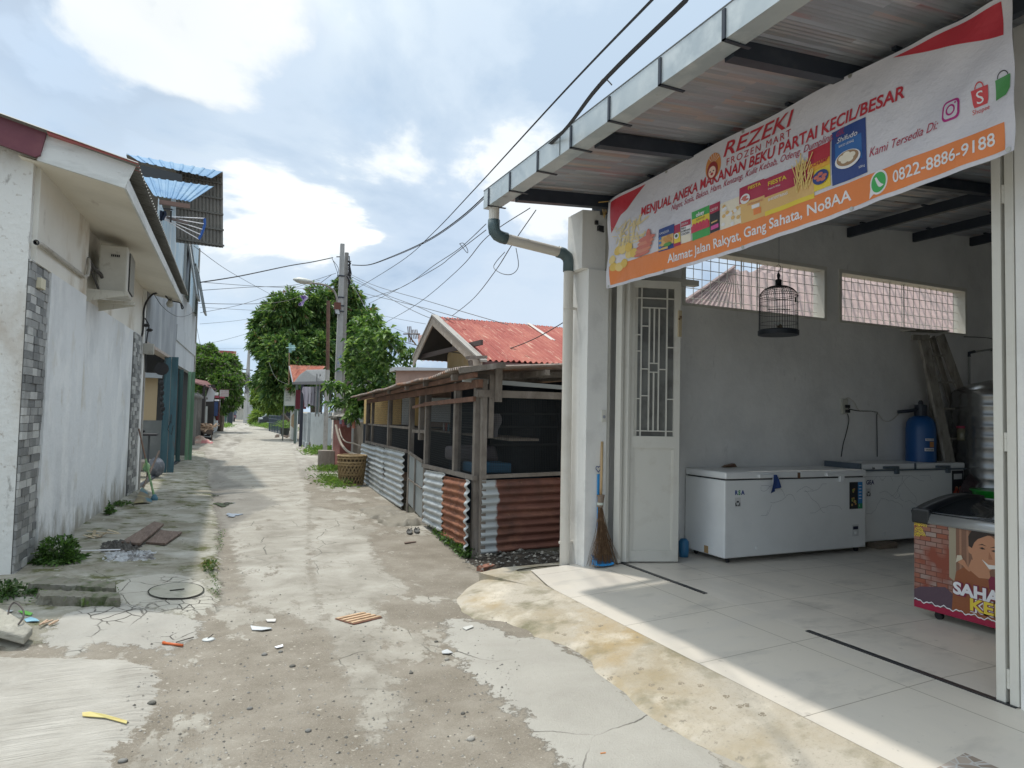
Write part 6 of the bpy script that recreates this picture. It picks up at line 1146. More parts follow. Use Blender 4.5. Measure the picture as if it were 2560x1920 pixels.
for q in (en, ef):
    d_ = (q-ap); mb = MB(); mb.prism([ap+A(-.03, 0, .01), q+A(-.03, 0, .01)+d_*.04, q+A(-.03, 0, -.19)+d_*.04, ap+A(-.03, 0, -.20)], (.035, 0, 0)); obj('barge_board', mb, bargem, HS)
    mb = MB(); mb.prism([ap+A(-.05, 0, .055), q+A(-.05, 0, .055)+d_*.05, q+A(-.05, 0, .015)+d_*.05, ap+A(-.05, 0, .015)], (.14, 0, 0)); obj('verge_cap', mb, flat('vergew', (.30, .28, .25)), HS)
hy0, hy1 = en[1]+.35, ef[1]-.3; gx = 6.0
ylw = pm('cream_wall', (.58, .42, .22), .85, layers=[((.50, .35, .18), 2, .5, .7), ((.62, .48, .29), 4, .5, .72)], bump=(10, .3))
def ywall(y): return ap[2]-.1-(ap[1]-y)*((ap[2]-en[2])/(ap[1]-en[1])) if y < ap[1] else ap[2]-.1-(y-ap[1])*((ap[2]-ef[2])/(ef[1]-ap[1]))
mb = MB(); mb.prism([(5.55, hy0, 0), (5.55, hy1, 0), (5.55, hy1, ywall(hy1)), (5.55, ap[1], ap[2]-.12), (5.55, hy0, ywall(hy0))], (.12, 0, 0)); mb.prism([(5.67, hy0, 0), (12.2, hy0-.2, 0), (12.2, hy0-.2, ywall(hy0)-.1), (5.67, hy0, ywall(hy0)-.02)], (0, .12, 0)); obj('wall', mb, ylw, HS)
mb = MB(); mb.beam(en+A(.0, -.02, -.10), en2+A(0, -.02, -.12), .05, .17); obj('fascia', mb, pm('brown_fascia', (.10, .05, .05), .6), HS)
mb = MB(); mb.beam(en+A(-.30, -.1, .02), en+A(.12, .0, .06), .10, .06); mb.beam(en+A(-.22, -.05, -.02), en+A(-.12, 0, -.38), .06, .09); obj('broken_rafter', mb, oldw, HS)
mb = MB(); mb.beam(A(4.95, en[1]+.3, 3.02), A(4.95, ef[1], 3.02), .05, .10); obj('tie_beam', mb, flat('tieb', (.07, .05, .045)), HS)
for k in range(3): mb = MB(); yy = ap[1]+(.1-k*.9); mb.beam((4.85, yy, ywall(yy)-.06), (5.5, yy, ywall(yy)-.06), .05, .08); obj('purlin', mb, flat('tieb', (.07, .05, .045)), HS)
mb = MB(); mb.box((5.56, hy1, 0), (5.66, 26, 1.95)); obj('garden_wall', mb, ylw, HS)
for ya, yb_, z0, z1 in ((17.0, 18.3, 1.25, 1.85), (20.2, 21.6, 1.2, 1.85)): mb = MB(); mb.box((5.50, ya, z0), (5.555, yb_, z1)); sh = obj('shutter', mb, flat('shut_w', (.50, .53, .54)), HS); mb = MB(); mb.box((5.49, ya, .75), (5.55, yb_, z0-.02)); obj('dark_hatch', mb, flat('shut_d', (.03, .035, .045)), HS)
# window and door glimpsed through the stall
mb = MB(); mb.box((5.50, 12.9, 1.05), (5.56, 13.8, 1.95)); wn = obj('window', mb, flat('pale_frame', (.55, .55, .52)), HS); mb = MB(); mb.box((5.485, 12.98, 1.12), (5.50, 13.72, 1.88)); obj('pane', mb, flat('pane_g', (.12, .14, .13), .2), wn)
mb = MB(); mb.box((5.50, 14.6, .1), (5.545, 15.9, 1.95)); obj('door', mb, flat('hdoor', (.42, .45, .48)), HS)
# low pinkish porch with pale roof edge
PR = thing('pink_porch', 'low pinkish porch wall with pale tin edge next to the red-roofed house', 'porch', (5, 16.5, 0))
mb = MB(); q = [P(990, 926, y=16.4), P(1190, 927, y=14.2)]; mb.prism([q[0]*A(1, 1, 0), q[1]*A(1, 1, 0), q[1], q[0]], (.05, .12, 0)); obj('wall', mb, pm('pink_wall', (.42, .30, .25), .85, layers=[((.35, .25, .21), 3, .5, .7)]), PR)
mb = MB(); mb.prism([P(985, 917, y=16.3), P(1150, 921, y=14.5), P(1150, 926, y=14.5), P(985, 926, y=16.3)], (.1, .8, 0)); obj('roof_edge', mb, flat('pale_edge', (.55, .58, .60)), PR)
Q0, Q1 = q[0]*A(1, 1, 0), q[1]*A(1, 1, 0); nrm = A(-.06, -.05, 0)
def pband(f0, f1, z0, z1, m, name): a = Q0*(1-f0)+Q1*f0+nrm; b_ = Q0*(1-f1)+Q1*f1+nrm; mb = MB(); mb.prism([a+A(0, 0, z0), b_+A(0, 0, z0), b_+A(0, 0, z1), a+A(0, 0, z1)], (-.02, -.02, 0)); return obj(name, mb, m, PR)
yb = pm('sunlit_yellow', (.80, .56, .25), .8, layers=[((.70, .46, .2), 6, .5, .7)]); wb = pm('sunlit_shutter', (.78, .82, .84), .7)  # albedo raised so these shaded porch panels look sunlit
pband(-.4, 1.4, .2, 1.30, flat('porch_dark', (.03, .035, .045)), 'dark_band'); pband(-.4, .12, 1.32, 1.98, yb, 'yellow_panel'); pband(.13, .22, 1.32, 1.98, wb, 'shutter'); pband(.24, .42, 1.32, 1.98, yb, 'yellow_panel'); pband(.46, .74, 1.42, 1.98, wb, 'shutter'); pband(.75, 1.0, 1.32, 1.98, yb, 'yellow_panel'); pband(1.0, 1.12, 1.32, 1.98, wb, 'window_frame'); pband(1.12, 1.4, 1.32, 1.98, yb, 'yellow_panel')  # lower wall covered by one plain near-black band
mb = MB(); mb.corr(P(1050, 900, y=20), A(3, 0, 0), P(1060, 860, y=22)-P(1050, 900, y=20)+A(0, .8, .4), 20, .02, per=5, t=.004); single('far_tin_roof', mb, pm('brown_tin', (.24, .13, .11), .7), 'brownish corrugated roof glimpsed under the red gable', 'roof')
# pinkish hip roofs seen through the shop windows
NR = thing('neighbour_house', 'neighbouring house with faded pink hip roof outside the shop windows', 'house', (11, 13, 0))
pinkr = pm('faded_pink_tin', (.27, .195, .18), .8, .0, layers=[((.20, .155, .145), 1.5, .45, .65, (1, .3, 1)), ((.34, .25, .23), 3, .5, .7, (2, .4, 1)), ((.22, .18, .17), 5, .58, .75, (3, .4, 1))])
def wp_(px, py, y): return P(px, py, y=y)
def hip(a, b_, c, d, n, name='roof'):
    a, b_, c, d = (np.array(q, float) for q in (a, b_, c, d)); nn = np.cross(b_-a, d-a); nn /= np.linalg.norm(nn)
    if nn[2] < 0: nn = -nn
    mb = MB(); mb.grid(lambda u, v: a*(1-u)*(1-v)+b_*u*(1-v)+c*u*v+d*(1-u)*v+nn*.02*math.sin(2*math.pi*u*n), n*6, 2, .005); return obj(name, mb, pinkr, NR)
hip(wp_(1650, 800, 8.6), wp_(1870, 830, 8.6), wp_(1836, 672, 10.5), wp_(1830, 672, 10.5), 12); hip(wp_(1850, 840, 8.6), wp_(2500, 940, 8.6), wp_(2400, 730, 11.2), wp_(1838, 675, 10.5), 34)
hip(wp_(1868, 690, 12), wp_(2500, 790, 12), wp_(2350, 705, 14.0), wp_(1925, 648, 14.0), 30); hip(wp_(2260, 760, 16), wp_(2520, 800, 16), wp_(2480, 700, 18), wp_(2330, 690, 18), 12)
mb = MB(); mb.box((5.6, 8.75, 0), (15, 8.9, 2.6)); obj('wall', mb, ylw, NR)
mb = MB(); mb.tube([wp_(1650, 800, 8.55)+A(0, 0, .03), wp_(1836, 670, 10.45)+A(0, 0, .03)], .03, 5); obj('ridge_cap', mb, pinkr, NR)
# ================================================================ POLES, LAMP, GATES
conc = pm('pole_concrete', (.36, .36, .35), .85, layers=[((.27, .27, .26), 3, .45, .7, (1, 1, .4)), ((.44, .44, .43), 8, .55, .75)], bump=(20, .4))
PX, PY = 4.31, 24.
def pxy(px, py, y): return P(px, py, y=y)
UP1 = thing('utility_pole', 'pale concrete utility pole carrying the street lamp beside the sapling', 'utility pole', (PX, PY, 0), 'utility poles')
mb = MB(); t0, t1 = pxy(856, 610, PY), pxy(843, 1035, PY); bt_ = t1+(t1-t0)*((0-t1[2])/(t1[2]-t0[2]))*-1; bt_ = t1+(t1-t0)*(t1[2]/(t0[2]-t1[2])); mb.beam(bt_, t0, .17, .17, up=(0, 1, 0))
po = obj('pole', mb, conc, UP1); a_ = np.array(po.data.vertices[0].co)
for v in po.data.vertices:
    if v.co.z > 3: f = .78; v.co.x = t0[0]-PX+(v.co.x-(t0[0]-PX))*f; v.co.y *= f
    else: v.co.x = (bt_[0]-PX)+(v.co.x-(bt_[0]-PX))*1.5; v.co.y *= 1.5
def onp(pyy): 
    f = (pyy-610)/(1035-610); return t0+(t1-t0)*f
for yy in (691, 745, 766, 780): mb = MB(); c = onp(yy); w = .09+.03*(yy-610)/200; mb.box(c-A(w, w, .02), c+A(w, w, .02)); obj('band', mb, steel_d, UP1)
mb = MB(); c = onp(905); mb.box(c+A(-.08, -.128, -.35), c+A(.06, -.124, .25)); obj('paint_marks', mb, pm('polemark', (.36, .36, .35), .8, layers=[((.15, .22, .38), 9, .52, .6), ((.40, .22, .20), 12, .58, .64)]), UP1)
c = onp(1018); mb = MB(); mb.box(c+A(-.12, -.145, -.12), c+A(.11, -.14, .17)); obj('notice', mb, pm('notice', (.58, .58, .56), .8, layers=[((.12, .12, .12), 26, .56, .6)]), UP1)
UP2 = thing('utility_pole', 'darker slimmer utility pole right behind the pale concrete one', 'utility pole', (4.75, 25.5, 0), 'utility poles')
mb = MB(); mb.tube([A(4.72, 25.5, 0), pxy(867, 632, 25.5)], [.13, .075], 10); obj('pole', mb, pm('pole2', (.24, .23, .215), .85, layers=[((.16, .15, .14), 4, .5, .7)]), UP2)
mb = MB(); r = np.random.default_rng(5)
for k in range(16):
    a = P(866+r.random()*10, 640+r.random()*60, y=25.3); b_ = P(868+r.random()*8, 650+r.random()*70, y=25.3); mb.tube([a, (a+b_)/2+A(.1*r.random(), 0, .05), b_], .018, 4)
obj('insulator_tangle', mb, rub, UP2)
mb = MB(); mb.beam(pxy(841, 642, PY), pxy(851, 642, PY), .03, .03); obj('stub', mb, steel_d, UP1)
# lamp
SL = thing('street_lamp', 'grey street lamp head on a curved rusty arm fixed to the concrete pole', 'street lamp', pxy(845, 768, PY))
mb = MB(); mb.tube(smooth_pts([pxy(843, 768, PY-.15), pxy(842, 745, PY-.15), pxy(835, 728, PY-.1), pxy(822, 717, PY-.1), pxy(805, 711, PY-.1), pxy(780, 708, PY-.1)]), .035, 7); obj('arm', mb, pm('grey_arm', (.25, .22, .20), .6), SL)
c = pxy(758, 703, PY-.1); mb = MB(); mb.tube([pxy(782, 708, PY-.1), pxy(776, 706, PY-.1), pxy(760, 703, PY-.1), pxy(745, 699, PY-.1), pxy(733, 696, PY-.1)], [.06, .13, .17, .15, .05], 12); lh = obj('lamp_head', mb, pm('lamp_alu', (.55, .55, .50), .5, .1), SL, smooth=True)
for v in lh.data.vertices: v.co.z = (v.co.z-(c[2]-SL.location.z))*.62+(c[2]-SL.location.z)
mb = MB(); a = pxy(844, 765, PY-.18); mb.box(a-A(.12, .06, .12), a+A(.10, .06, .12)); obj('mount_box', mb, pm('rust_box', (.13, .05, .035), .8), SL)
mb = MB(); a = pxy(842, 777, PY-.2); mb.prism([a+A(-.10, 0, .12), a+A(.08, 0, .08), a+A(.12, 0, -.14), a+A(-.04, 0, -.10)], (0, .05, 0)); fl = single('floodlight', mb, flat('flood', (.10, .10, .11)), 'small square floodlight under the street lamp bracket on the pole', 'floodlight'); mb = MB(); mb.prism([a+A(-.08, -.006, .10), a+A(.07, -.006, .065), a+A(.10, -.006, -.12), a+A(-.03, -.006, -.085)], (0, .004, 0)); obj('glass', mb, flat('floodg', (.5, .52, .54), .2), fl)
RP = thing('rusty_pole', 'thin rusty steel pole painted white at the foot before the concrete pole', 'pole', pxy(816, 1160, 22.5)*A(1, 1, 0))
a, b_, c = pxy(821, 752, 22.5), pxy(819, 925, 22.5), pxy(815, 1045, 22.5); mb = MB(); mb.tube([a, b_], .058, 10); obj('upper_tube', mb, pm('rust_tube', (.14, .075, .055), .8, layers=[((.22, .12, .08), 6, .5, .7)]), RP); mb = MB(); mb.tube([b_, c, c+(c-b_)*.8], .07, 10); obj('lower_tube', mb, pm('white_tube', (.46, .445, .42), .7, layers=[((.34, .32, .29), 5, .5, .7)]), RP)
# pink gate pillars and curved wall
pink = pm('pink_plaster', (.33, .135, .115), .85, layers=[((.25, .09, .08), 3, .45, .7), ((.36, .34, .31), 3.3, .60, .72, None, 8), ((.42, .24, .20), 7, .58, .75), ((.10, .09, .08), 9, .68, .8)], bump=(12, .5))
capm = pm('mossy_cap', (.13, .12, .10), .9, layers=[((.42, .40, .35), 4, .52, .66), ((.05, .05, .04), 8, .5, .7)], bump=(10, .6))
rough = pm('rough_conc', (.28, .245, .21), .92, layers=[((.20, .17, .14), 2.5, .45, .7, (1, 1, .4)), ((.38, .35, .31), 6, .52, .72, (1, 1, .3)), ((.11, .10, .085), 7, .66, .8, (1, 1, .4))], bump=(12, .8))
def gpillar(x0, x1, y0, y1, zt, label):
    t = thing('gate_pillar', label, 'gate pillar', ((x0+x1)/2, (y0+y1)/2, 0), 'pink gate pillars'); mb = MB(); mb.box((x0, y0, -.05), (x1, y1, zt-.14)); obj('shaft', mb, pink, t, bevel=.01)
    mb = MB(); mb.box((x0-.07, y0-.07, zt-.14), (x1+.07, y1+.07, zt-.09)); mb.box((x0-.13, y0-.13, zt-.09), (x1+.13, y1+.13, zt-.03)); cx_, cy_ = (x0+x1)/2, (y0+y1)/2
    mb.add([(x0-.10, y0-.10, zt-.03), (x1+.10, y0-.10, zt-.03), (x1+.10, y1+.10, zt-.03), (x0-.10, y1+.10, zt-.03), (cx_, cy_, zt+.06)], [(0, 1, 4), (1, 2, 4), (2, 3, 4), (3, 0, 4), (3, 2, 1, 0)]); obj('cap', mb, capm, t); return t
gpillar(3.64, 3.96, 19.6, 20.7, 1.50, 'pink gate pillar with mossy cap joined to the low concrete block')
gpillar(4.02, 4.4, 17.3, 17.9, 1.50, 'pink gate pillar half hidden by the sapling leaves and the tin stall')
mb = MB(); mb.prism([(3.20, 20.5, 0), (3.64, 20.3, 0), (3.64, 20.7, 0), (3.25, 20.9, 0)], (0, 0, .46)); single('low_block', mb, rough, 'low grey concrete block at the foot of the near pink pillar', 'concrete block', bevel=.02)
mb = MB(); mb.grid(lambda u, v: (4.02+.25*u, 19.6-1.7*u, (.95+.35*v if False else 1.33*v)), 6, 6, .12); FWl = thing('curved_wall', 'stained concrete wall with a sweeping curved coping between the pink pillars', 'wall', (4.1, 18.8, 0)); obj('wall_panel', mb, rough, FWl)
cop = [P(843, 1063, y=19.55), P(848, 1085, y=19.3), P(856, 1108, y=19.0), P(868, 1124, y=18.6), P(882, 1133, y=18.2), P(896, 1137, y=17.9)]
mb = MB(); mb.tube(smooth_pts([p+A(-.04, 0, 0) for p in cop], 8), .035, 6); obj('coping', mb, pm('pale_cop', (.42, .37, .31), .9), FWl)
cop2 = [P(850, 1072, y=19.3), P(856, 1092, y=19.0), P(866, 1104, y=18.7), P(884, 1108, y=18.2), P(903, 1115, y=17.9)]
mb = MB(); mb.tube(smooth_pts([p+A(-.02, 0, 0) for p in cop2], 8), .018, 6); obj('coping', mb, pm('pale_cop', (.42, .37, .31), .9), FWl)
# laundry on the wall
for k in range(6):
    c = P(852+6.5*k, 1046+1.0*k, y=19.4-.25*k); mb = MB(); cc = [(.35, .36, .5), (.55, .2, .22), (.08, .08, .09), (.55, .55, .58), (.12, .12, .14), (.58, .24, .18)][k]
    mb.grid(lambda u, v: (c[0]+.07*(u-.5)*1.1, c[1]+.01*math.sin(9*u), c[2]-(.16+.05*(k % 2))*v), 4, 4, .01); single('small_cloth', mb, flat('lc%d' % k, cc, .9), ['violet', 'red and white', 'black', 'white', 'dark', 'orange'][k]+' small cloth drying on the pink-pillared wall', 'cloth', 'small washing along the curved wall')
# dark drain under the sapling
mb = MB(); mb.prism([(2.9, 16.8, .012), (3.5, 17.0, .012), (3.9, 16.0, .012), (3.5, 15.3, .012), (3.0, 16.0, .012)], (0, 0, .004)); struct('drain_hole', mb, flat('drainblack', (.012, .012, .01), 1.))
# grey house walls / gate posts / carport
gw = pm('grey_gate_paint', (.42, .46, .47), .8, layers=[((.34, .37, .38), 3, .5, .7), ((.22, .22, .2), 5, .64, .8)], bump=(10, .3))
GH_ = thing('grey_boundary_wall', 'pale grey boundary wall panel left of the pink pillar', 'wall', (3.9, 22.5, 0))
mb = MB(); mb.prism([P(774, 1122, z=0)*A(1, 1, 0), P(811, 1130, z=0)*A(1, 1, 0), P(811, 1130, z=0)*A(1, 1, 0)+A(.3, .2, 0), P(774, 1122, z=0)*A(1, 1, 0)+A(.3, .2, 0)], (0, 0, 1.55)); obj('wall_panel', mb, gw, GH_, bevel=.04)
a = P(774, 1122, z=0); mb = MB(); mb.box((a[0]-.04, a[1]-.1, 0), (a[0]+.45, a[1]+.0, .28)); obj('plinth', mb, rough, GH_)
mb = MB(); mb.box((4.25, 21.2, 0), (9.5, 21.35, 1.62)); obj('wall_panel', mb, gw, GH_)
for k, (px, pyb, zt) in enumerate(((757, 1111, 1.5), (764, 1116, 1.5), (771, 1120, 1.55))):
    c = P(px, pyb, z=0); mb = MB(); mb.box((c[0]-.09, c[1]-.12, 0), (c[0]+.09, c[1]+.12, zt)); mb.box((c[0]-.13, c[1]-.16, 0), (c[0]+.13, c[1]+.16, .25)); single('gate_post', mb, gw, ['farthest', 'middle', 'nearest'][k]+' of three pale grey concrete posts beside the carport', 'gate post', 'grey gate posts', bevel=.02)
mb = MB(); a, b_ = P(724, 1096, z=0), P(741, 1104, z=0); gt = thing('white_gate', 'white panel gate with a tan emblem at the carport', 'gate', a); mb.prism([a, b_, b_+A(.04, .04, 0), a+A(.04, .04, 0)], (0, 0, 1.62)); obj('panel', mb, pm('gate_white', (.52, .54, .52), .6, layers=[((.4, .42, .4), 4, .5, .7)]), gt)
u_ = b_-a; mb = MB(); mb.prism([a+u_*.25+A(-.02, -.02, .75), a+u_*.8+A(-.02, -.02, .62), a+u_*.8+A(-.02, -.02, 1.25), a+u_*.5+A(-.02, -.02, 1.45), a+u_*.25+A(-.02, -.02, 1.3)], (-.02, -.02, 0)); obj('emblem', mb, flat('tan_emb', (.36, .24, .12)), gt)
CPt = thing('carport_house', 'carport house with weathered orange tiled roof and grey tin awning', 'house', (6, 30, 0))
tile = pm('orange_tiles', (.40, .13, .085), .8, layers=[((.50, .22, .15), 5, .45, .65), ((.22, .14, .11), 3, .55, .7), ((.56, .40, .32), 9, .62, .74)], bump=(14, .6))
mb = MB(); mb.grid(lambda u, v: (P(731, 958, y=34.5)*(1-u)+P(800, 928, y=31.5)*u)*(1-v)+(P(722, 913, y=36)*(1-u)+P(812, 916, y=33)*u)*v+A(0, 0, .035*math.sin(u*170)), 160, 2, .02); obj('tile_roof', mb, tile, CPt)
mb = MB(); mb.prism([P(722, 915, y=33.9), P(731, 955, y=33.9), P(733, 955, y=33.9), P(725, 915, y=33.9)], (0, .1, 0)); obj('verge', mb, WHT, CPt)
mb = MB(); q0, q1 = P(733, 958, y=34.3), P(816, 957, y=25); mb.prism([q0, q1, P(816, 926, y=26.5), P(765, 927, y=31), P(748, 938, y=33)], (.05, .05, .05)); obj('awning', mb, pm('awn_grey', (.16, .165, .165), .6, layers=[((.30, .31, .31), 6, .5, .7, (1, 9, 1))]), CPt)
mb = MB(); mb.beam(q0, q1, .10, .12); obj('fascia', mb, flat('fasc_dark', (.09, .09, .095)), CPt)
for px, y, w in ((755, 32.0, .13), (741, 35.0, .11)):
    c = P(px, 1000, y=y); mb = MB(); mb.beam((c[0], y, 0), (c[0], y, q0[2]-.05), w, w, up=(0, 1, 0)); obj('column', mb, flat('col_dark' if w > .12 else 'col_green', (.025, .03, .045) if w > .12 else (.12, .16, .14)), CPt)
for px in (790, 798): c = P(px, 1000, y=27); mb = MB(); mb.beam((c[0], 27, 1.4), (c[0], 27, 3.05), .04, .04); obj('column', mb, flat('colgrey', (.22, .22, .22)), CPt)
mb = MB(); mb.box((5.3, 29.0, 0), (11, 29.2, 3.0)); obj('wall', mb, pm('brown_wall', (.10, .075, .065), .85, layers=[((.15, .11, .10), 3, .5, .7)]), CPt)
for k in range(5): c = P(805+12*k, 1005, y=24.5); mb = MB(); mb.beam((c[0]+.3, 27.5, 1.5), (c[0]+.3, 27.5, 2.6), .05, .02, up=(0, 1, 0)); obj('curtain_strip', mb, flat('drape%d' % (k % 2), ((.10, .14, .15), (.05, .055, .06))[k % 2]), CPt)
mb = MB(); c = P(890, 1000, y=22.5); mb.box((c[0], 22.5, 1.2), (c[0]+2.2, 22.65, 2.6)); obj('side_wall', mb, pm('pale_side', (.48, .50, .50), .85), CPt)
r = np.random.default_rng(9)
for k in range(4):
    c = P(766+9*k, 983, y=28.0); mb = MB(); L_ = .62+.2*r.random()
    mb.grid(lambda u, v: (c[0]+(.16+.05*math.sin(v*5+k))*(u-.5)*(1.7 if v < .35 else 1.1), 28.0+.05*math.sin(u*8+k), c[2]-L_*v+.25), 6, 8, .02); single('hung_shirt', mb, pm('shirt%d' % k, ((.46, .43, .5), (.52, .50, .56), (.30, .29, .33), (.20, .19, .22))[k], .9), ['leftmost pale lilac', 'second pale', 'third grey', 'rightmost dark grey'][k]+' shirt hanging under the carport awning', 'shirt', 'shirts on the carport line')
mb = MB(); c = P(756, 990, y=33); mb.grid(lambda u, v: (c[0]-.25+.5*u, 33.4+.03*math.sin(u*7), 1.7+.9*v), 4, 6, .02); single('red_curtain', mb, flat('maroon_cloth', (.12, .02, .03), .9), 'dark maroon cloth hanging behind the carport columns', 'cloth')
# sign board
SG = thing('menu_sign', 'framed pale sign board with red heading and grey lines near the carport', 'sign', P(712, 1060, y=38)); y_ = 38.
a, b_, c, d = P(710, 1014, y=y_), P(738, 1014, y=y_), P(739, 966, y=y_), P(712, 966, y=y_)
mb = MB(); mb.prism([a, b_, c, d], (0, .05, 0)); obj('board', mb, flat('signboard', (.46, .47, .42)), SG); mb = MB()
for p, q in ((a, b_), (b_, c), (c, d), (d, a)): mb.beam(p, q, .04, .04)
obj('frame', mb, flat('signframe', (.30, .36, .31)), SG)
w_ = b_[0]-a[0]; h_ = d[2]-a[2]
mb = MB(); put_text(mb, lambda u, v: (a[0]+u, y_-.01, a[2]+v), 'LONTONG', w_*.14, h_*.80, .24, w_*.6, bold=.03); obj('lettering', mb, flat('sign_red', (.42, .05, .04)), SG)
for k, s in enumerate(('Lontong Sayur', 'Nasi Gurih', 'Mie', 'Nasi Soto', 'Sarapan Pagi', 'dan Minuman')): mb = MB(); put_text(mb, lambda u, v: (a[0]+u, y_-.01, a[2]+v), s, w_*.12, h_*(.66-.085*k), .09, w_*(.5 if k != 2 else .25)); obj('lettering', mb, flat('sign_grey', (.10, .11, .12)), SG)
mb = MB(); mb.beam(P(709, 963, y=y_), P(733, 965, y=y_), .07, .08); obj('top_bar', mb, flat('sign_teal', (.04, .13, .13)), SG); mb = MB(); mb.beam((a[0], y_+.05, 0), (a[0], y_+.05, a[2]), .06, .06, up=(0, 1, 0)); mb.beam((b_[0], y_+.05, 0), (b_[0], y_+.05, a[2]), .06, .06, up=(0, 1, 0)); obj('leg', mb, flat('signleg', (.14, .15, .13)), SG)
# tv antennas
def antenna(name, label, px0, py0, px1, py1, y, px2, m):
    t = thing('tv_antenna', label, 'antenna', P(px0, py0, y=y), 'rooftop antennas'); mb = MB(); mb.tube([P(px0, py0, y=y), P(px1, py1, y=y)], .022, 5); obj('mast', mb, flat('mast', (.30, .20, .12)), t)
    mb = MB(); b0 = P(px1, py1-2, y=y); b1 = P(px2, py1-3, y=y); mb.tube([b0+A(-.15, 0, 0), b1], .02, 5)
    for k in range(7): c = b0+(b1-b0)*(k/6.)*.8; mb.tube([c+A(0, -.1, -.14-.1*(k < 3)), c+A(0, .1, .14+.1*(k < 3))], .014, 4)
    obj('boom', mb, m, t); return t
antenna('a', 'small television antenna on a mast before the mango tree', 722, 960, 723, 872, 35, 740, flat('ant_cyan', (.25, .42, .42))); antenna('b', 'dark television antenna leaning by the red gable roof', 1040, 862, 1021, 838, 19, 1050, flat('ant_dark', (.10, .07, .06)))
# pot plant, rubble, iron fence
def leafmesh(centers, dirs, size, wid, droop=.25, seed=1):
    """folded leaf quads; centers (n,3), dirs (n,3)"""
    r = np.random.default_rng(seed); n = len(centers); d = dirs/np.linalg.norm(dirs, axis=1, keepdims=True); up = r.normal(0, 1, (n, 3))+A(0, 0, 1.2); s = np.cross(d, up); s /= np.linalg.norm(s, axis=1, keepdims=True)+1e-9; nn = np.cross(s, d)
    L_ = size*(.65+.7*r.random((n, 1))); W_ = wid*(.7+.6*r.random((n, 1)))
    p0 = centers; pm_ = centers+d*L_*.5; p1 = centers+d*L_-A(0, 0, 1)*L_*droop
    l = pm_-s*W_+nn*W_*.35; q = pm_+s*W_+nn*W_*.35; return np.stack([p0, l, p1, q], 1).reshape(-1, 3)
def leafobj(name, V, mats, parent, seed=2, idx=None):
    base = wloc(parent) if parent is not None else Vector((0, 0, 0)); V = V-np.array(base); n = len(V)//4; me = bpy.data.meshes.new(name)
    me.vertices.add(4*n); me.vertices.foreach_set('co', V.astype(np.float32).ravel()); q = np.arange(4*n).reshape(-1, 4); tri = np.stack([q[:, 0], q[:, 1], q[:, 2], q[:, 0], q[:, 2], q[:, 3]], 1).reshape(-1)
    me.loops.add(len(tri)); me.loops.foreach_set('vertex_index', tri); me.polygons.add(2*n); me.polygons.foreach_set('loop_start', np.arange(0, len(tri), 3)); me.polygons.foreach_set('loop_total', np.full(2*n, 3))
    for m in mats: me.materials.append(m)
    r = np.random.default_rng(seed); mi = r.integers(0, len(mats), n) if idx is None else idx; me.polygons.foreach_set('material_index', np.repeat(mi, 2).astype(np.int32)); me.update(); me.validate()
    o = bpy.data.objects.new(name, me); COL.objects.link(o); o.parent = parent; return o
def leafmat(name, c, tr=.25):
    if name in MC: return MC[name]
    m = bpy.data.materials.new(name); m.use_nodes = True; t = m.node_tree; b = t.nodes['Principled BSDF']; b.inputs['Base Color'].default_value = (*c, 1); b.inputs['Roughness'].default_value = .45; b.inputs['Specular IOR Level'].default_value = .4
    tl = N(t, 'ShaderNodeBsdfTranslucent', ins={'Color': (c[0]*1.6, c[1]*1.7, c[2]*.9, 1)}); mx = N(t, 'ShaderNodeMixShader', ins={0: tr}); t.links.new(b.outputs[0], mx.inputs[1]); t.links.new(tl.outputs[0], mx.inputs[2]); t.links.new(mx.outputs[0], t.nodes['Material Output'].inputs[0]); MC[name] = m; return m
def clumps(cs, n, seed, shell=.55, sub=7):
    """points and outward directions on many little tufts spread over big lobes (x, y, z, r)"""
    r = np.random.default_rng(seed); cs = np.array(cs, float); w = cs[:, 3]**2; w /= w.sum(); nt_ = max(1, n//28); k = r.choice(len(cs), nt_, p=w); u = r.normal(0, 1, (nt_, 3)); u[:, 2] = u[:, 2]*.9+.15; u /= np.linalg.norm(u, axis=1, keepdims=True)
    rr = cs[k, 3:4]*(shell+(1-shell)*r.random((nt_, 1))**.5)*(1+.14*np.sin(u[:, :1]*sub+k[:, None])*np.cos(u[:, 2:3]*sub)); T = cs[k, :3]+u*rr
    m = 28; ts = .16*cs[:, 3].mean()*(.6+.8*r.random((nt_, 1, 1))); off = r.normal(0, 1, (nt_, m, 3)); off /= np.linalg.norm(off, axis=2, keepdims=True); pts = T[:, None, :]+off*ts*r.random((nt_, m, 1)); d = off*.9+u[:, None, :]*.7+r.normal(0, .35, (nt_, m, 3)); return pts.reshape(-1, 3), d.reshape(-1, 3)
def pxs(lst, y): return [(*P(a, b_, y=y+dy), rr*math.hypot(y, 3)/F) for a, b_, rr, dy in lst]
def tree(name, label, cat, base, lobes, nleaf, size, wid, mats, trunk_r, seed, group=None, trunkm=None, weights=None, shell=.55, core=True):
    t = thing(name, label, cat, base, group); pts, d = clumps(lobes, nleaf, seed, shell)
    idx = np.random.default_rng(seed+9).choice(len(mats), len(pts), p=weights) if weights is not None else None
    leafobj('crown', leafmesh(pts, d, size, wid, seed=seed), mats, t, seed, idx)
    mb = MB(); bx0 = np.array(base, float); cen = np.array([l[:3] for l in lobes]).mean(0); fork = bx0+(cen-bx0)*.45; mb.tube([bx0, (bx0+fork)/2+A(.1, 0, 0), fork], [trunk_r, trunk_r*.85, trunk_r*.7], 8)
    for l in lobes: e = np.array(l[:3]); mid = (fork+e)/2+A(0, 0, .12*l[3]); mb.tube([fork, mid, e], [trunk_r*.5, trunk_r*.3, trunk_r*.12], 6)
    obj('trunk', mb, trunkm or barkm, t); return t
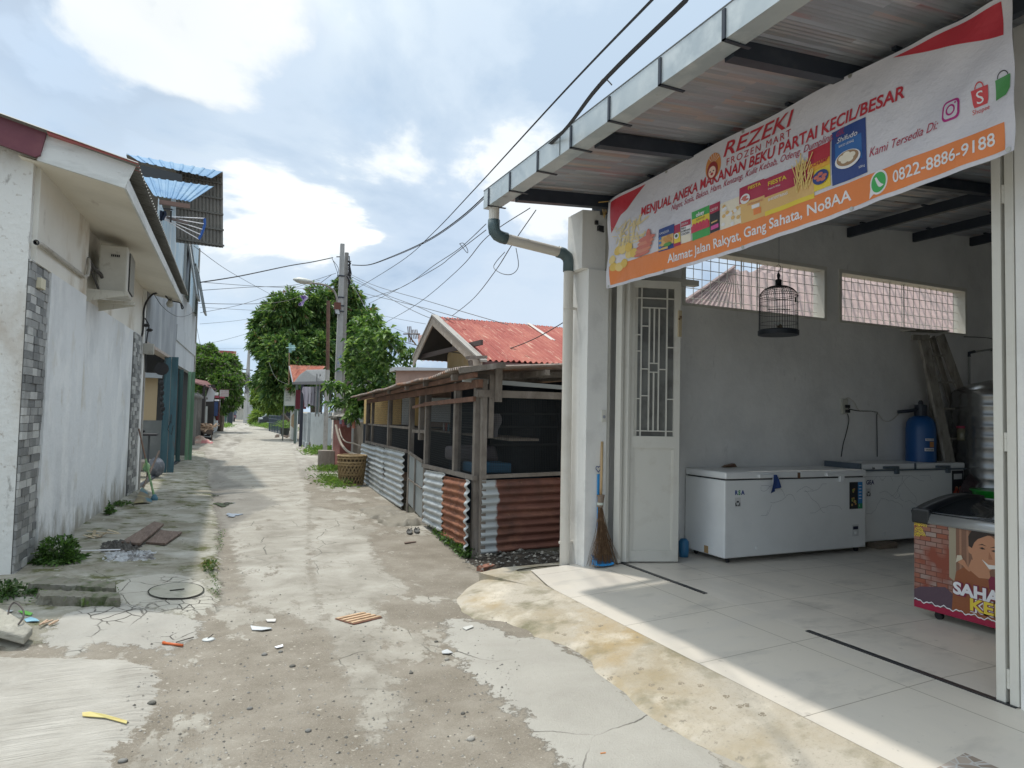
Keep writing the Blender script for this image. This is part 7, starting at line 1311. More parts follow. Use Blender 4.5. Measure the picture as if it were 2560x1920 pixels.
barkm = pm('bark', (.14, .11, .085), .9, layers=[((.22, .19, .15), 5, .5, .7, (1, 1, .3))], bump=(10, .8))
g1, g2, g3, g4 = leafmat('leaf_deep', (.045, .10, .034)), leafmat('leaf_mid', (.10, .185, .055)), leafmat('leaf_light', (.21, .31, .10)), leafmat('leaf_brown', (.18, .11, .06))
Y_ = 40.
mango = pxs([(700, 814, 57, 1), (660, 856, 31, 0), (720, 774, 44, 0), (652, 826, 26, 1), (770, 804, 65, 2), (800, 759, 41, 1), (830, 794, 55, 2), (720, 894, 63, -1), (690, 944, 40, -1), (780, 894, 69, 0), (860, 864, 66, 1), (905, 814, 44, 1), (930, 859, 39, 0), (870, 754, 37, 2), (858, 714, 18, 1), (845, 934, 55, 0), (920, 914, 46, 0), (760, 954, 55, -1), (680, 974, 22, -1), (655, 949, 20, 0)], Y_)
tree('mango_tree', 'big dense dark green tree filling the sky behind the utility poles', 'tree', (6.2, 41, 0), mango, 52000, .34, .055, [g1, g2, g3, g4], .4, 21, weights=[.36, .38, .235, .025], shell=.5)
Y_ = 52.
tree('street_tree', 'bright green tree with bare grey twigs on the left far up the alley', 'tree', (1.4, 54, 0), pxs([(515, 890, 26, 1), (500, 925, 30, 0), (540, 930, 34, 0), (570, 915, 26, 1), (578, 950, 26, 0), (560, 965, 34, -1), (580, 985, 18, 0), (520, 965, 30, 0), (570, 1000, 24, -1), (592, 965, 8, 0), (545, 1010, 24, -1)], Y_), 30000, .26, .05, [leafmat('lg1', (.10, .18, .045)), leafmat('lg2', (.17, .28, .07)), g1, leafmat('twig', (.20, .17, .15), 0)], .22, 31, weights=[.4, .3, .18, .12])
tree('garden_tree', 'yellow-green tiered tree above the parked van', 'tree', (7.5, 62, 0), pxs([(680, 965, 24, 0), (700, 985, 20, -1), (660, 985, 22, 0), (648, 1000, 14, 0), (690, 1005, 26, -2), (712, 1000, 16, 0), (645, 978, 11, 1), (668, 1000, 22, -1)], 60.), 16000, .30, .07, [leafmat('yg1', (.13, .20, .04)), leafmat('yg2', (.20, .28, .07)), g2], .18, 41, weights=[.45, .3, .25])
tree('dark_hedge_tree', 'dark leafy mass at the end of the alley behind the far pole', 'tree', (6.5, 127, 0), pxs([(598, 1008, 14, 0), (580, 1020, 18, 0), (645, 1015, 22, 0), (610, 1025, 12, 0), (560, 1020, 20, 0), (665, 1020, 20, 0)], 125.), 9000, .7, .15, [g1, g2], .3, 51)
tree('far_palm_shrub', 'spiky yellow-green shrub left of the parked van', 'shrub', (5.2, 82, 0), pxs([(650, 1040, 10, 0), (640, 1050, 8, 0), (662, 1036, 9, 0)], 80.), 1400, .7, .06, [leafmat('yg2', (.20, .28, .07)), g3], .08, 61)
# pot plant
c = P(712, 1090, z=0); pt = thing('potted_palm', 'bushy cycad in a dark pot beside the white carport gate', 'potted plant', c)
mb = MB(); mb.lathe(c, [(.22, 0), (.30, .45), (.34, .5), (.28, .5)], 14); obj('pot', mb, flat('pot_dark', (.04, .045, .04)), pt)
pts = []; ds = []; r = np.random.default_rng(4)
for k in range(26):
    a = r.random()*6.28; e = .3+.9*r.random(); d = A(math.cos(a)*math.cos(e), math.sin(a)*math.cos(e), math.sin(e))
    for j in range(14):
        f = j/13; q = c+A(0, 0, .5)+d*f*.75-A(0, 0, .22*f*f); pts += [q, q]; s_ = np.cross(d, A(0, 0, 1)); s_ /= np.linalg.norm(s_); ds += [d+s_, d-s_]
leafobj('fronds', leafmesh(np.array(pts), np.array(ds), .16, .014, seed=4), [g3, g2], pt)
# ---- sapling by the stall
SPL = thing('sapling', 'leafy multi-stemmed sapling growing between the stall and the utility poles', 'sapling', (4.6, 18.8, 0)); r = np.random.default_rng(77)
stems = [((958, 1170), (950, 1000), (945, 860), (935, 790)), ((958, 1170), (955, 980), (905, 850), (900, 745 + 60)), ((958, 1170), (970, 960), (985, 850), (998, 870)), ((955, 1170), (930, 1010), (885, 930), (868, 900)), ((955, 1170), (925, 1020), (880, 975), (822, 965)), ((957, 1170), (965, 1000), (920, 880), (915, 830)), ((957, 1170), (980, 1000), (1010, 905), (1030, 880)), ((957, 1170), (940, 1000), (880, 1000), (840, 1010)), ((957, 1170), (960, 950), (960, 880), (962, 830)), ((957, 1170), (950, 1060), (905, 1020), (880, 1045)), ((957, 1170), (970, 1010), (1000, 950), (1035, 930)), ((957, 1170), (945, 1010), (905, 930), (880, 860))]
mb = MB(); pts = []; ds = []
for k, s_ in enumerate(stems):
    yy = 18.4+.5*math.sin(k*2.1); p = smooth_pts([P(a, b_, y=yy+(0 if i == 0 else .25*math.sin(k+i))) for i, (a, b_) in enumerate(s_)], 8); mb.tube(p, [.02*(1-.8*i/(len(p)-1)) for i in range(len(p))], 5)
    for i in range(6, len(p)):
        f = i/len(p)
        for j in range(int(9+5*f)):
            q = p[i]+r.normal(0, 1, 3)*A(.10, .13, .07)*(1.3-.5*f); d = r.normal(0, 1, 3)*A(1, 1, .55)+(q-p[i])*6+A(0, 0, .1); pts.append(q); ds.append(d)
    for j in range(14): pts.append(p[-1]+r.normal(0, .04, 3)); ds.append(r.normal(0, 1, 3)+A(0, 0, .6))
obj('stems', mb, flat('green_stem', (.10, .13, .05)), SPL)
sl1, sl2, sl3 = leafmat('sap1', (.10, .19, .05), .3), leafmat('sap2', (.20, .30, .11), .3), leafmat('sap3', (.05, .11, .035), .25)
leafobj('foliage', leafmesh(np.array(pts), np.array(ds), .20, .042, .35, seed=5), [sl1, sl2, sl3], SPL)
pl2 = pxs([(955, 960, 40, 0), (925, 1000, 38, 0), (905, 960, 30, .3), (985, 960, 34, .3), (960, 1060, 24, 0), (950, 1110, 18, 0), (900, 1010, 20, 0), (950, 890, 34, .2), (1000, 930, 20, 0)], 18.6); pts, ds = clumps(pl2, 900, 8, .3); leafobj('foliage', leafmesh(pts, ds, .20, .040, .35, seed=6), [sl1, sl2, sl3], SPL)
# ================================================================ CABLES
WG = 'overhead cables'
def W_(pts, r, label, m=wireg): cable('overhead_cable', pts, r, m, label, 'cable', WG, n=4, sm=7)
W_([(1715, 0, 1.9), (1500, 210, 3.2), (1390, 345, 4.6), (1265, 440, 6.5), (1150, 545, 9.5), (1060, 605, 13), (970, 645, 18), (920, 662, 22), (880, 662, 25.3)], .011, 'thick twisted black cable sweeping over the shop gutter to the poles', wirem)
W_([(1715, 4, 1.92), (1500, 216, 3.22), (1390, 350, 4.62), (1265, 446, 6.5), (1150, 549, 9.5), (1060, 608, 13), (970, 647, 18), (920, 663, 22), (880, 663, 25.3)], .008, 'second strand twined with the thick cable above the shop gutter', wirem)
W_([(1630, 0, 2.2), (1400, 240, 4), (1180, 480, 7.5), (1080, 585, 11), (1000, 655, 15), (890, 723, 25)], .008, 'straight thin cable above the thick one running down to the pole', wirem)
W_([(1215, 560, 9), (1150, 620, 11), (1090, 660, 13), (1000, 720, 18), (905, 750, 26)], .008, 'thin cable from behind the gutter pipe down past the pole')
W_([(1215, 575, 9), (1130, 640, 11), (1090, 670, 13), (1000, 720, 18), (920, 760, 26)], .008, 'thin cable just under the one from the gutter pipe')
W_([(1325, 520, 8), (1218, 592, 9.5), (1150, 670, 11.5), (1050, 755, 16), (975, 800, 22), (945, 815, 26)], .008, 'thin cable crossing diagonally above the gable to the mango tree')
W_([(1340, 525, 8), (1280, 612, 9), (1240, 675, 10), (1185, 745, 12), (1130, 790, 13.5)], .008, 'thin cable dropping steeply from the gutter to the red gable')
W_([(1430, 793, 11), (1340, 845, 12), (1260, 875, 13), (1180, 885, 14), (1100, 875, 16), (1030, 860, 18), (985, 845, 22), (960, 815, 24)], .010, 'sagging cable across the red roof from the shop downpipe', wirem)
W_([(875, 685, 25), (940, 715, 22), (1060, 750, 18), (1160, 780, 15), (1270, 812, 14)], .008, 'thin cable from the pole to the ridge of the red roof')
W_([(875, 690, 25), (940, 725, 22), (1000, 760, 19), (1075, 795, 16), (1120, 800, 14)], .008, 'thin cable from the pole to the apex of the red gable')
W_([(880, 700, 25), (960, 735, 21), (1040, 765, 18), (1110, 795, 15), (1160, 800, 14)], .008, 'thin cable from the pole just above the red gable')
W_([(895, 730, 25), (1000, 755, 20), (1080, 775, 17), (1160, 798, 14.5)], .008, 'thin flat cable between the pole and the red ridge')
W_([(960, 790, 26), (1010, 800, 22), (1065, 810, 18)], .006, 'short thin wire left of the red gable'); W_([(975, 815, 24), (1010, 830, 20), (1048, 838, 17)], .006, 'short thin wire just above the leaning antenna')
W_([(870, 690, 24), (895, 735, 22), (920, 780, 20), (960, 840, 18), (1000, 890, 17)], .008, 'cable dropping from the pole in front of the sapling')
W_([(500, 706, 20), (600, 690, 21), (720, 665, 22.5), (780, 655, 23.5), (832, 644, 24.4)], .016, 'thick cable from the workshop wall rising to the pole top', wirem)
W_([(485, 615, 18), (560, 670, 24), (620, 705, 30), (690, 743, 38)], .009, 'thin cable slanting down from the blue roof towards the mango tree')
W_([(500, 705, 20), (650, 716, 22), (790, 722, 23.5), (845, 722, 24)], .007, 'nearly level thin cable at street lamp height'); W_([(500, 726, 20), (620, 718, 22), (740, 712, 23), (840, 683, 24)], .008, 'thin cable from the workshop rising past the lamp head')
W_([(492, 758, 24.5), (600, 760, 24), (700, 755, 24), (760, 735, 24), (830, 686, 24)], .009, 'darker sagging cable between the workshop and the pole', wirem)
W_([(500, 782, 24), (600, 762, 24), (700, 730, 24), (800, 700, 24)], .007, 'thin cable crossing above the first sagging one'); W_([(500, 768, 26), (620, 775, 30), (690, 778, 36)], .007, 'faint cable ending in the mango tree crown'); W_([(500, 810, 28), (580, 803, 32), (640, 795, 36)], .007, 'faint lower cable rising to the mango tree')
W_([(490, 865, 40), (560, 850, 44), (625, 832, 46)], .010, 'faint cable above the far left tree'); W_([(490, 872, 60), (570, 872, 75), (620, 872, 92)], .012, 'level distant cable reaching the far pole top'); W_([(622, 885, 92), (650, 880, 75), (670, 870, 60)], .012, 'distant cable rising right from the far pole')
W_([(490, 805, 26), (498, 850, 26), (505, 870, 26)], .006, 'short wire hanging beside the workshop corner'); W_([(672, 905, 36), (690, 945, 35), (722, 962, 34)], .008, 'cable sagging from the mango tree to the tiled roof')
W_([(830, 645, 24.2), (838, 665, 24.3), (845, 690, 24.3), (835, 705, 24.2), (840, 740, 24.1)], .012, 'looping cable bundle hanging on the pole by the lamp', wirem); W_([(832, 650, 24.2), (846, 672, 24.3), (842, 700, 24.3), (848, 730, 24.2)], .010, 'inner loop of cable on the concrete pole', wirem)
cable('cable_hook', [(1493, 222, 3.25), (1505, 200, 3.25), (1515, 198, 3.24), (1530, 213, 3.24)], .004, wireg, 'small wire hook over the thick cable above the gutter', 'wire hook'); cable('cable_loop', [(1290, 620, 9), (1296, 665, 9), (1280, 685, 9), (1255, 684, 9.2), (1235, 670, 9.6), (1240, 655, 9.6), (1262, 630, 9.4)], .006, wireg, 'loose loop of wire hanging below the gutter pipe', 'wire loop')
cable('cable_loop', [(1150, 610, 11), (1168, 632, 11), (1168, 622, 11), (1158, 608, 11), (1148, 610, 11)], .006, wireg, 'small oval loop of spare wire in the sky', 'wire loop')
# ================================================================ FAR ALLEY, LEFT
CF = thing('concrete_fence', 'old grey concrete fence with capped pillars past the workshop', 'fence', (.1, 33, 0)); oldc = pm('old_fence_conc', (.22, .215, .20), .92, layers=[((.14, .135, .125), 3, .45, .7, (1, 1, .3)), ((.32, .31, .29), 5, .55, .75, (1, 1, .3))], bump=(10, .6))
for k in range(5):
    y = 27.5+k*3.0; a = LW(y, 0, -.67); mb = MB(); mb.box(a-A(.22, .25, 0), a+A(.16, .25, 2.1)); mb.box(a+A(-.3, -.33, 2.1), a+A(.24, .33, 2.2)); mb.add([a+A(-.28, -.3, 2.2), a+A(.2, -.3, 2.2), a+A(.2, .3, 2.2), a+A(-.28, .3, 2.2), a+A(-.04, 0, 2.42)], [(0, 1, 4), (1, 2, 4), (2, 3, 4), (3, 0, 4)]); obj('pillar', mb, oldc, CF)
    if k < 4: mb = MB(); lbox(mb, y+.25, y+2.75, 0, 1.95, -.80, -.70); obj('panel', mb, oldc, CF)
mb = MB(); lbox(mb, 42, 50, 0, 1.75, -.85, -.67); obj('panel', mb, pm('pale_fence', (.33, .35, .345), .9, layers=[((.24, .25, .24), 3, .5, .7)]), CF)
mb = MB(); lbox(mb, 50, 57, 0, 1.7, -.85, -.66); obj('panel', mb, pm('pale_fence2', (.40, .42, .42), .9, layers=[((.28, .29, .28), 3, .5, .7)]), CF)
for k, (px, py) in enumerate(((529, 1032), (534, 1036), (539, 1040))): c = P(px, py, y=53-1.5*k); mb = MB(); mb.grid(lambda u, v: (c[0]+.1+.18*(u-.5), c[1]+.05*math.sin(u*7), c[2]+.2-.5*v), 4, 5, .03); single('fence_cloth', mb, flat('fc%d' % k, ((.10, .22, .20), (.50, .34, .28), (.22, .05, .05))[k], .9), ['teal', 'peach', 'dark red'][k]+' cloth hanging over the far pale fence', 'cloth', 'cloths on the far fence')
TC = thing('tin_canopy', 'rusty tin canopy on dark posts beyond the workshop', 'canopy', (0, 36, 0)); a, b_, c, d = P(470, 950, y=30), P(537, 978, y=46), P(518, 950, y=49), P(470, 935, y=33)
mb = MB(); mb.prism([a, P(540, 972, y=47), P(518, 953, y=50), P(470, 946, y=30)+A(-1.5, 0, .3)], (0, 0, -.06)); obj('roof', mb, pm('canopy_rust', (.14, .05, .045), .8), TC)
for px, y, w in ((509, 38, .14), (522, 44, .3), (532, 46, .2)): c = P(px, 1000, y=y); mb = MB(); mb.beam((c[0], y, 0), (c[0], y, P(px, 962, y=y)[2]), w, w, up=(0, 1, 0)); obj('post', mb, flat('cpost', (.035, .03, .03)), TC)
c = P(524, 985, y=43); mb = MB(); mb.add([c+A(0, 0, .5), c+A(-.25, 0, -.45), c+A(.22, 0, -.42), c+A(.3, 0, .1)], [(0, 1, 2, 3)]); mb.add([c+A(0, .02, .5), c+A(-.25, .02, -.45), c+A(.22, .02, -.42), c+A(.3, .02, .1)], [(3, 2, 1, 0)]); single('white_rag', mb, flat('rag', (.5, .52, .56), .9), 'white cloth hanging from the rusty tin canopy', 'cloth')
mb = MB(); mb.box((-6, 31, 0), (-.7, 31.2, 2.6)); mb.box((-6, 44, 0), (0, 44.2, 2.3)); single('back_house', mb, pm('dim_wall', (.22, .20, .18), .9, layers=[((.33, .31, .28), 3, .5, .7)]), 'dim house wall behind the concrete fence pillars', 'house')
BD = thing('blue_stall', 'small booth with blue door, white frame and red and white top', 'booth', P(552, 1068, z=0))
def fbox(name, x0, y0, x1, y1, yy, m, dep=.3, par=None, **k): a, b_ = P(x0, y1, y=yy), P(x1, y0, y=yy); mb = MB(); mb.box(a, b_+A(0, dep, 0)); return obj(name, mb, m, par) if par is not None else single(name, mb, m, **k)
fbox('door', 533, 1003, 546, 1040, 49, flat('bdoor', (.03, .06, .16)), par=BD); fbox('side', 545, 1003, 549, 1058, 49, flat('mar', (.12, .03, .04)), par=BD); fbox('frame_post', 548, 1002, 551, 1064, 48.9, WHT, .1, BD); fbox('frame_top', 531, 999, 551, 1002, 48.9, WHT, .1, BD); fbox('sign_panel', 533, 981, 546, 989, 49.5, flat('bpw', (.6, .6, .58)), par=BD); fbox('sign_panel', 533, 989, 562, 995, 49.5, flat('bpr', (.28, .05, .07)), par=BD)
S2 = thing('hanging_sign', 'small pale hanging sign board with faint red lines by the left tree', 'sign', P(560, 992, y=46)); a, b_ = P(549, 991, y=46), P(572, 976, y=46)
mb = MB(); mb.box(a, b_+A(0, .06, 0)); obj('board', mb, flat('hs', (.50, .47, .46)), S2)
for k in range(3): mb = MB(); put_text(mb, lambda u, v: (a[0]+u, 45.99, a[2]+v), ('MENERIMA', 'JAHITAN', 'PAKAIAN')[k], .08, .27-.10*k, .08, .45); obj('lettering', mb, flat('hsr', (.40, .16, .17)), S2)
mb = MB(); mb.beam(P(547, 974, y=46.1), P(574, 974, y=46.1), .05, .05); mb.beam(P(549, 974, y=46.1), P(549, 1060, y=46.1), .05, .05, up=(0, 1, 0)); obj('frame', mb, flat('hsf', (.10, .06, .05)), S2)
GP = thing('green_cap_pillar', 'low stone pillar with a green dome cap up the left side', 'gate pillar', P(556, 1062, z=0)); y_ = 72.; fbox('shaft', 552, 1028, 560, 1064, y_, rough, .3, GP); c = P(556, 1028, y=y_); mb = MB(); mb.lathe(c, [(.25, 0), (.22, .12), (.12, .22), (.02, .26)], 12); obj('cap', mb, flat('gcap', (.04, .16, .13)), GP)
GG = thing('green_gate', 'dark green metal gate at the far left end of the alley', 'gate', P(566, 1060, z=0)); fbox('leaf', 562, 1022, 566, 1062, 74, flat('gg1', (.02, .10, .075)), .1, GG); fbox('leaf', 566, 1022, 568, 1060, 77, flat('gg2', (.05, .18, .14)), .1, GG); fbox('post', 563, 1019, 567, 1022, 75, flat('gg1', (.02, .10, .075)), .2, GG)
DG = thing('dark_gate', 'large black-blue gate beside the green gate at the far end', 'gate', P(575, 1058, z=0)); fbox('leaf', 568, 1010, 583, 1059, 80, flat('dkgate', (.02, .03, .04)), .2, DG)
FB = thing('far_red_building', 'distant building with red corrugated gable above the left tree', 'building', P(540, 1050, y=95)*A(1, 1, 0)); mb = MB(); mb.prism([P(400, 868, y=96), P(590, 878, y=96), P(590, 922, y=96), P(400, 940, y=96)], (0, 4, 0)); obj('roof', mb, pm('far_red', (.33, .10, .085), .8, layers=[((.22, .07, .06), 1.5, .5, .65, (4, 1, 1))]), FB)
fbox('brick_edge', 582, 878, 591, 920, 95.8, pm('far_tan', (.45, .30, .2), .9, layers=[((.3, .15, .1), 3, .5, .6)]), .2, FB); a = P(400, 930, y=97); b_ = P(589, 930, y=97); mb = MB(); mb.box((a[0], 97, 0), (b_[0], 101, a[2])); obj('wall', mb, flat('far_wall', (.18, .17, .17)), FB)
FP = thing('utility_pole', 'distant concrete utility pole at the end of the alley', 'utility pole', P(618, 1055, z=0), 'utility poles'); mb = MB(); y_ = 88.; mb.tube([P(617, 1056, y=y_)*A(1, 1, 0), P(617, 985, y=y_), P(623, 870, y=y_)], [.42, .30, .13], 10); obj('pole', mb, conc, FP)
mb = MB(); mb.tube([P(612, 1050, y=86), P(614, 985, y=86)], .18, 6); obj('stub_pole', mb, flat('stubp', (.40, .40, .38)), FP); mb = MB(); r = np.random.default_rng(8)
for k in range(30): a = P(616+r.normal()*7, 930+r.random()*60, y=y_-.5); b_ = P(618+r.normal()*9, 925+r.random()*70, y=y_-.5); mb.tube([a, (a+b_)/2-A(0, 0, .3*r.random()), b_], .03, 4)
mb.beam(P(605, 923, y=y_), P(632, 926, y=y_), .12, .12); obj('cable_tangle', mb, flat('tangle', (.09, .09, .10)), FP)
FPo = thing('grey_gatepost', 'pale stone gate post right of the far pole', 'gate post', P(628, 1055, z=0)); fbox('post', 624, 1014, 632, 1056, 90, gw, .5, FPo); fbox('cap', 623, 1012, 633, 1015, 89.9, gw, .7, FPo)
FH = thing('far_white_house', 'tiny white house front at the very end of the alley', 'house', P(603, 1050, y=118)*A(1, 1, 0)); fbox('wall', 590, 1022, 612, 1050, 118, pm('fhw', (.42, .42, .38), .9, layers=[((.25, .27, .22), 1, .5, .65)]), 2, FH); mb = MB(); mb.prism([P(596, 1022, y=117.5), P(603, 1006, y=117.5), P(604, 1022, y=117.5)], (0, 3, 0)); obj('gable', mb, flat('fhg', (.5, .48, .44)), FH)
fbox('far_post', 601, 1018, 603, 1050, 110, flat('fpost', (.45, .45, .42)), .2, label='thin pale post before the far white house', cat='post'); fbox('teal_bar', 595, 1000, 614, 1001.5, 100, flat('tealb', (.04, .16, .18)), .1, label='teal overhead bar across the far end of the alley', cat='bar')
# motorbike and rider
MBk = thing('motorbike', 'small red motorbike seen from behind at the far end of the alley', 'motorbike', P(586, 1054, z=0)); cb = P(586, 1054, z=0); ym = cb[1]
mb = MB(); mb.lathe((cb[0]-.07, ym, .3), [(.3, 0), (.3, .12)], 14, (1, 0, 0)); obj('wheel', mb, rub, MBk); mb = MB(); mb.lathe((cb[0]-.05, ym+1.2, .3), [(.29, 0), (.29, .10)], 14, (1, 0, 0)); obj('wheel', mb, rub, MBk)
mb = MB(); mb.box((cb[0]-.18, ym-.1, .5), (cb[0]+.18, ym+1.0, .85)); obj('body', mb, flat('bike_red', (.25, .01, .015), .3), MBk, bevel=.05); mb = MB(); mb.box((cb[0]-.14, ym-.13, .66), (cb[0]+.14, ym-.11, .76)); mb.box((cb[0]-.13, ym-.2, .42), (cb[0]+.13, ym-.18, .56)); obj('tail_light', mb, flat('plate_w', (.5, .45, .45)), MBk); mb = MB(); mb.tube([(cb[0]-.35, ym+1.0, 1.1), (cb[0]+.35, ym+1.0, 1.1)], .025, 6); obj('handlebar', mb, rub, MBk)
def skinfig(name, verts, edges, radii, m, base):
    me = bpy.data.meshes.new(name); me.from_pydata([tuple(v) for v in verts], edges, []); o = bpy.data.objects.new(name, me); COL.objects.link(o); o.location = base
    sk_ = o.modifiers.new('skin', 'SKIN'); 
    for i, rr in enumerate(radii): me.skin_vertices[0].data[i].radius = (rr, rr) if me.skin_vertices else None
    return o
vs = [(0, .3, .85), (0, .33, 1.1), (0, .38, 1.38), (0, .39, 1.5), (0, .42, 1.66), (-.2, .38, 1.36), (-.30, .6, 1.15), (-.30, .95, 1.10), (.2, .38, 1.36), (.30, .6, 1.15), (.30, .95, 1.10), (-.16, .35, .82), (-.22, .75, .78), (-.2, .65, .35), (.16, .35, .82), (.22, .75, .78), (.2, .65, .35)]
ed = [(0, 1), (1, 2), (2, 3), (3, 4), (2, 5), (5, 6), (6, 7), (2, 8), (8, 9), (9, 10), (0, 11), (11, 12), (12, 13), (0, 14), (14, 15), (15, 16)]; ra = [.16, .15, .17, .06, .12, .07, .055, .045, .07, .055, .045, .1, .085, .06, .1, .085, .06]
me = bpy.data.meshes.new('person'); me.from_pydata(vs, ed, []); pe = bpy.data.objects.new('person', me); COL.objects.link(pe); pe.location = (cb[0], cb[1], 0); mod = pe.modifiers.new('skin', 'SKIN')
if not me.skin_vertices: me.attributes.update() if hasattr(me.attributes, 'update') else None
try:
    for i, rr in enumerate(ra): me.skin_vertices[0].data[i].radius = (rr, rr)
except Exception as e:
    bm_ = None
    import bmesh
    b2 = bmesh.new(); b2.from_mesh(me); L_ = b2.verts.layers.skin.verify(); b2.verts.ensure_lookup_table()
    for i, rr in enumerate(ra): b2.verts[i][L_].radius = (rr, rr)
    b2.verts[0][L_].use_root = True; b2.to_mesh(me); b2.free()
sb = pe.modifiers.new('sub', 'SUBSURF'); sb.levels = 2; sb.render_levels = 2; me.materials.append(flat('rider_cloth', (.16, .20, .27), .9)); tag(pe, 'rider in blue-grey top seen from behind on the far red motorbike', 'person')
mb = MB(); mb.ball(A(cb[0], cb[1]+.42, 1.68), .145, 12, 8); obj('helmet', mb, flat('helmet', (.5, .52, .5), .3), pe, smooth=True)
# van
c = P(655, 1066, z=0); vx, vy = 5.25, 70.; VN = thing('van', 'dark grey small van parked with its nose into the alley', 'van', (vx+1.8, vy, 0)); vp = pm('van_paint', (.035, .042, .05), .3, spec=.6)
prof = [(0, .30), (0, .62), (.10, .82), (.35, .98), (.55, 1.06), (1.25, 1.72), (1.6, 1.86), (3.9, 1.88), (4.0, 1.6), (4.0, .30)]
mb = MB(); mb.prism([(vx+a, vy, b_) for a, b_ in prof], (0, 1.65, 0)); obj('body', mb, vp, VN, bevel=.06)
mb = MB(); mb.prism([(vx+a, vy-.012, b_) for a, b_ in [(.80, 1.10), (1.32, 1.60), (1.62, 1.72), (1.95, 1.74), (1.95, 1.08)]], (0, .02, 0)); obj('side_window', mb, flat('van_glass', (.02, .025, .03), .1), VN); mb = MB(); mb.prism([(vx+a, vy-.012, b_) for a, b_ in [(2.05, 1.08), (2.05, 1.74), (3.7, 1.74), (3.7, 1.08)]], (0, .02, 0)); obj('side_window', mb, flat('van_glass', (.02, .025, .03), .1), VN)
mb = MB(); mb.prism([(vx+.60, vy+.1, 1.09), (vx+1.24, vy+.1, 1.69), (vx+1.24, vy+1.55, 1.69), (vx+.60, vy+1.55, 1.09)], (-.02, 0, .02)); obj('windscreen', mb, flat('van_ws', (.30, .33, .35), .1), VN)
for x in (.78, 3.3):
    mb = MB(); mb.lathe((vx+x, vy-.03, .31), [(.20, 0), (.31, .01), (.31, .20), (.20, .2)], 24, (0, 1, 0)); wh = obj('wheel', mb, rub, VN); mb = MB(); mb.lathe((vx+x, vy-.045, .31), [(.05, 0), (.17, .015), (.19, .03)], 20, (0, 1, 0)); obj('rim', mb, flat('rimg', (.30, .31, .32), .4, .5), wh)
mb = MB(); mb.box((vx+.03, vy-.015, .72), (vx+.32, vy+.25, .88)); obj('headlight', mb, flat('hl', (.55, .57, .58), .15), VN, bevel=.03); mb = MB(); mb.box((vx+.03, vy+1.4, .72), (vx+.32, vy+1.665, .88)); obj('headlight', mb, flat('hl', (.55, .57, .58), .15), VN, bevel=.03)
mb = MB(); mb.ball((vx+.92, vy-.14, 1.15), .11, 10, 6, (.7, 1, 1)); obj('mirror', mb, flat('mir', (.4, .42, .44)), VN); mb = MB(); mb.box((vx-.04, vy-.01, .28), (vx+.3, vy+1.66, .52)); obj('bumper', mb, vp, VN, bevel=.03)
IFn = thing('iron_fence', 'low dark blue iron fence panels in front of the van', 'fence', P(690, 1066, z=0)); yy = 55.
for k in range(9): a = P(674+3.4*k, 1064+.4*k, y=yy-.8*k); b_ = P(674+3.4*k, 1038+.3*k, y=yy-.8*k); mb = MB(); mb.beam(a*A(1, 1, 0), b_, .09 if k % 2 == 0 else .05, .05, up=(0, 1, 0)); obj('fence_post', mb, flat('fenceb', (.05, .075, .10)), IFn)
for dz in (1038, 1046, 1056): mb = MB(); mb.beam(P(673, dz, y=yy), P(702, dz+3, y=yy-6.4), .04, .05); obj('fence_rail', mb, flat('fenceb', (.05, .075, .10)), IFn)
# wheelbarrow with firewood
WB = thing('wheelbarrow', 'rusty wheelbarrow on the left side of the alley', 'wheelbarrow', P(517, 1102, z=0)); cw = P(517, 1102, z=0); wy = cw[1]; S_ = lambda a, b_, d=0.: P(a, b_, y=wy+d)
mb = MB(); mb.prism([S_(500, 1076), S_(536, 1076), S_(527, 1085), S_(510, 1085)], (0, .7, 0)); obj('tray', mb, pm('barrow', (.10, .075, .06), .7), WB); mb = MB(); mb.lathe(S_(517, 1098)+A(0, .2, 0), [(.22, 0), (.22, .12)], 14, (0, 1, 0)); obj('wheel', mb, rub, WB)
for x in (510, 529): mb = MB(); mb.beam(S_(x, 1083), S_(x+1, 1101), .05, .05, up=(0, 1, 0)); obj('leg', mb, flat('bleg', (.12, .09, .07)), WB)
mb = MB(); mb.beam(S_(485, 1090), S_(527, 1092), .06, .05); obj('handle', mb, flat('bhandle', (.25, .27, .27)), WB)
mb = MB(); r = np.random.default_rng(12)
for k in range(40): a = S_(506+24*r.random(), 1074-9*r.random(), .1+.5*r.random()); d = A(r.normal()*.22, r.normal()*.15, r.normal()*.10); mb.beam(a-d, a+d, .07, .05)
single('firewood', mb, pm('splitwood', (.46, .33, .23), .8, layers=[((.30, .20, .14), 4, .5, .7)]), 'heap of pale split wood scraps piled in the wheelbarrow', 'firewood')
mb = MB(); cbg = P(500, 1108, z=0); mb.grid(lambda u, v: (cbg[0]-.42+.9*u+.08*math.sin(v*7), cbg[1]-.2+.5*v, .30*math.sin(math.pi*u)*math.sin(math.pi*v)**.6+.07*math.sin(u*13+v*5)*math.sin(math.pi*v)), 16, 12, .02); single('rag_bundle', mb, pm('ragb', (.48, .35, .29), .9, layers=[((.50, .20, .20), 3, .5, .6), ((.6, .58, .5), 5, .58, .66)]), 'pink and cream rag bundle on the ground before the wheelbarrow', 'rag bundle')
# ================================================================ SMALL THINGS ON THE GROUND
def og(px, py, dz=0.): p = onroad(px, py); return p+A(0, 0, dz)
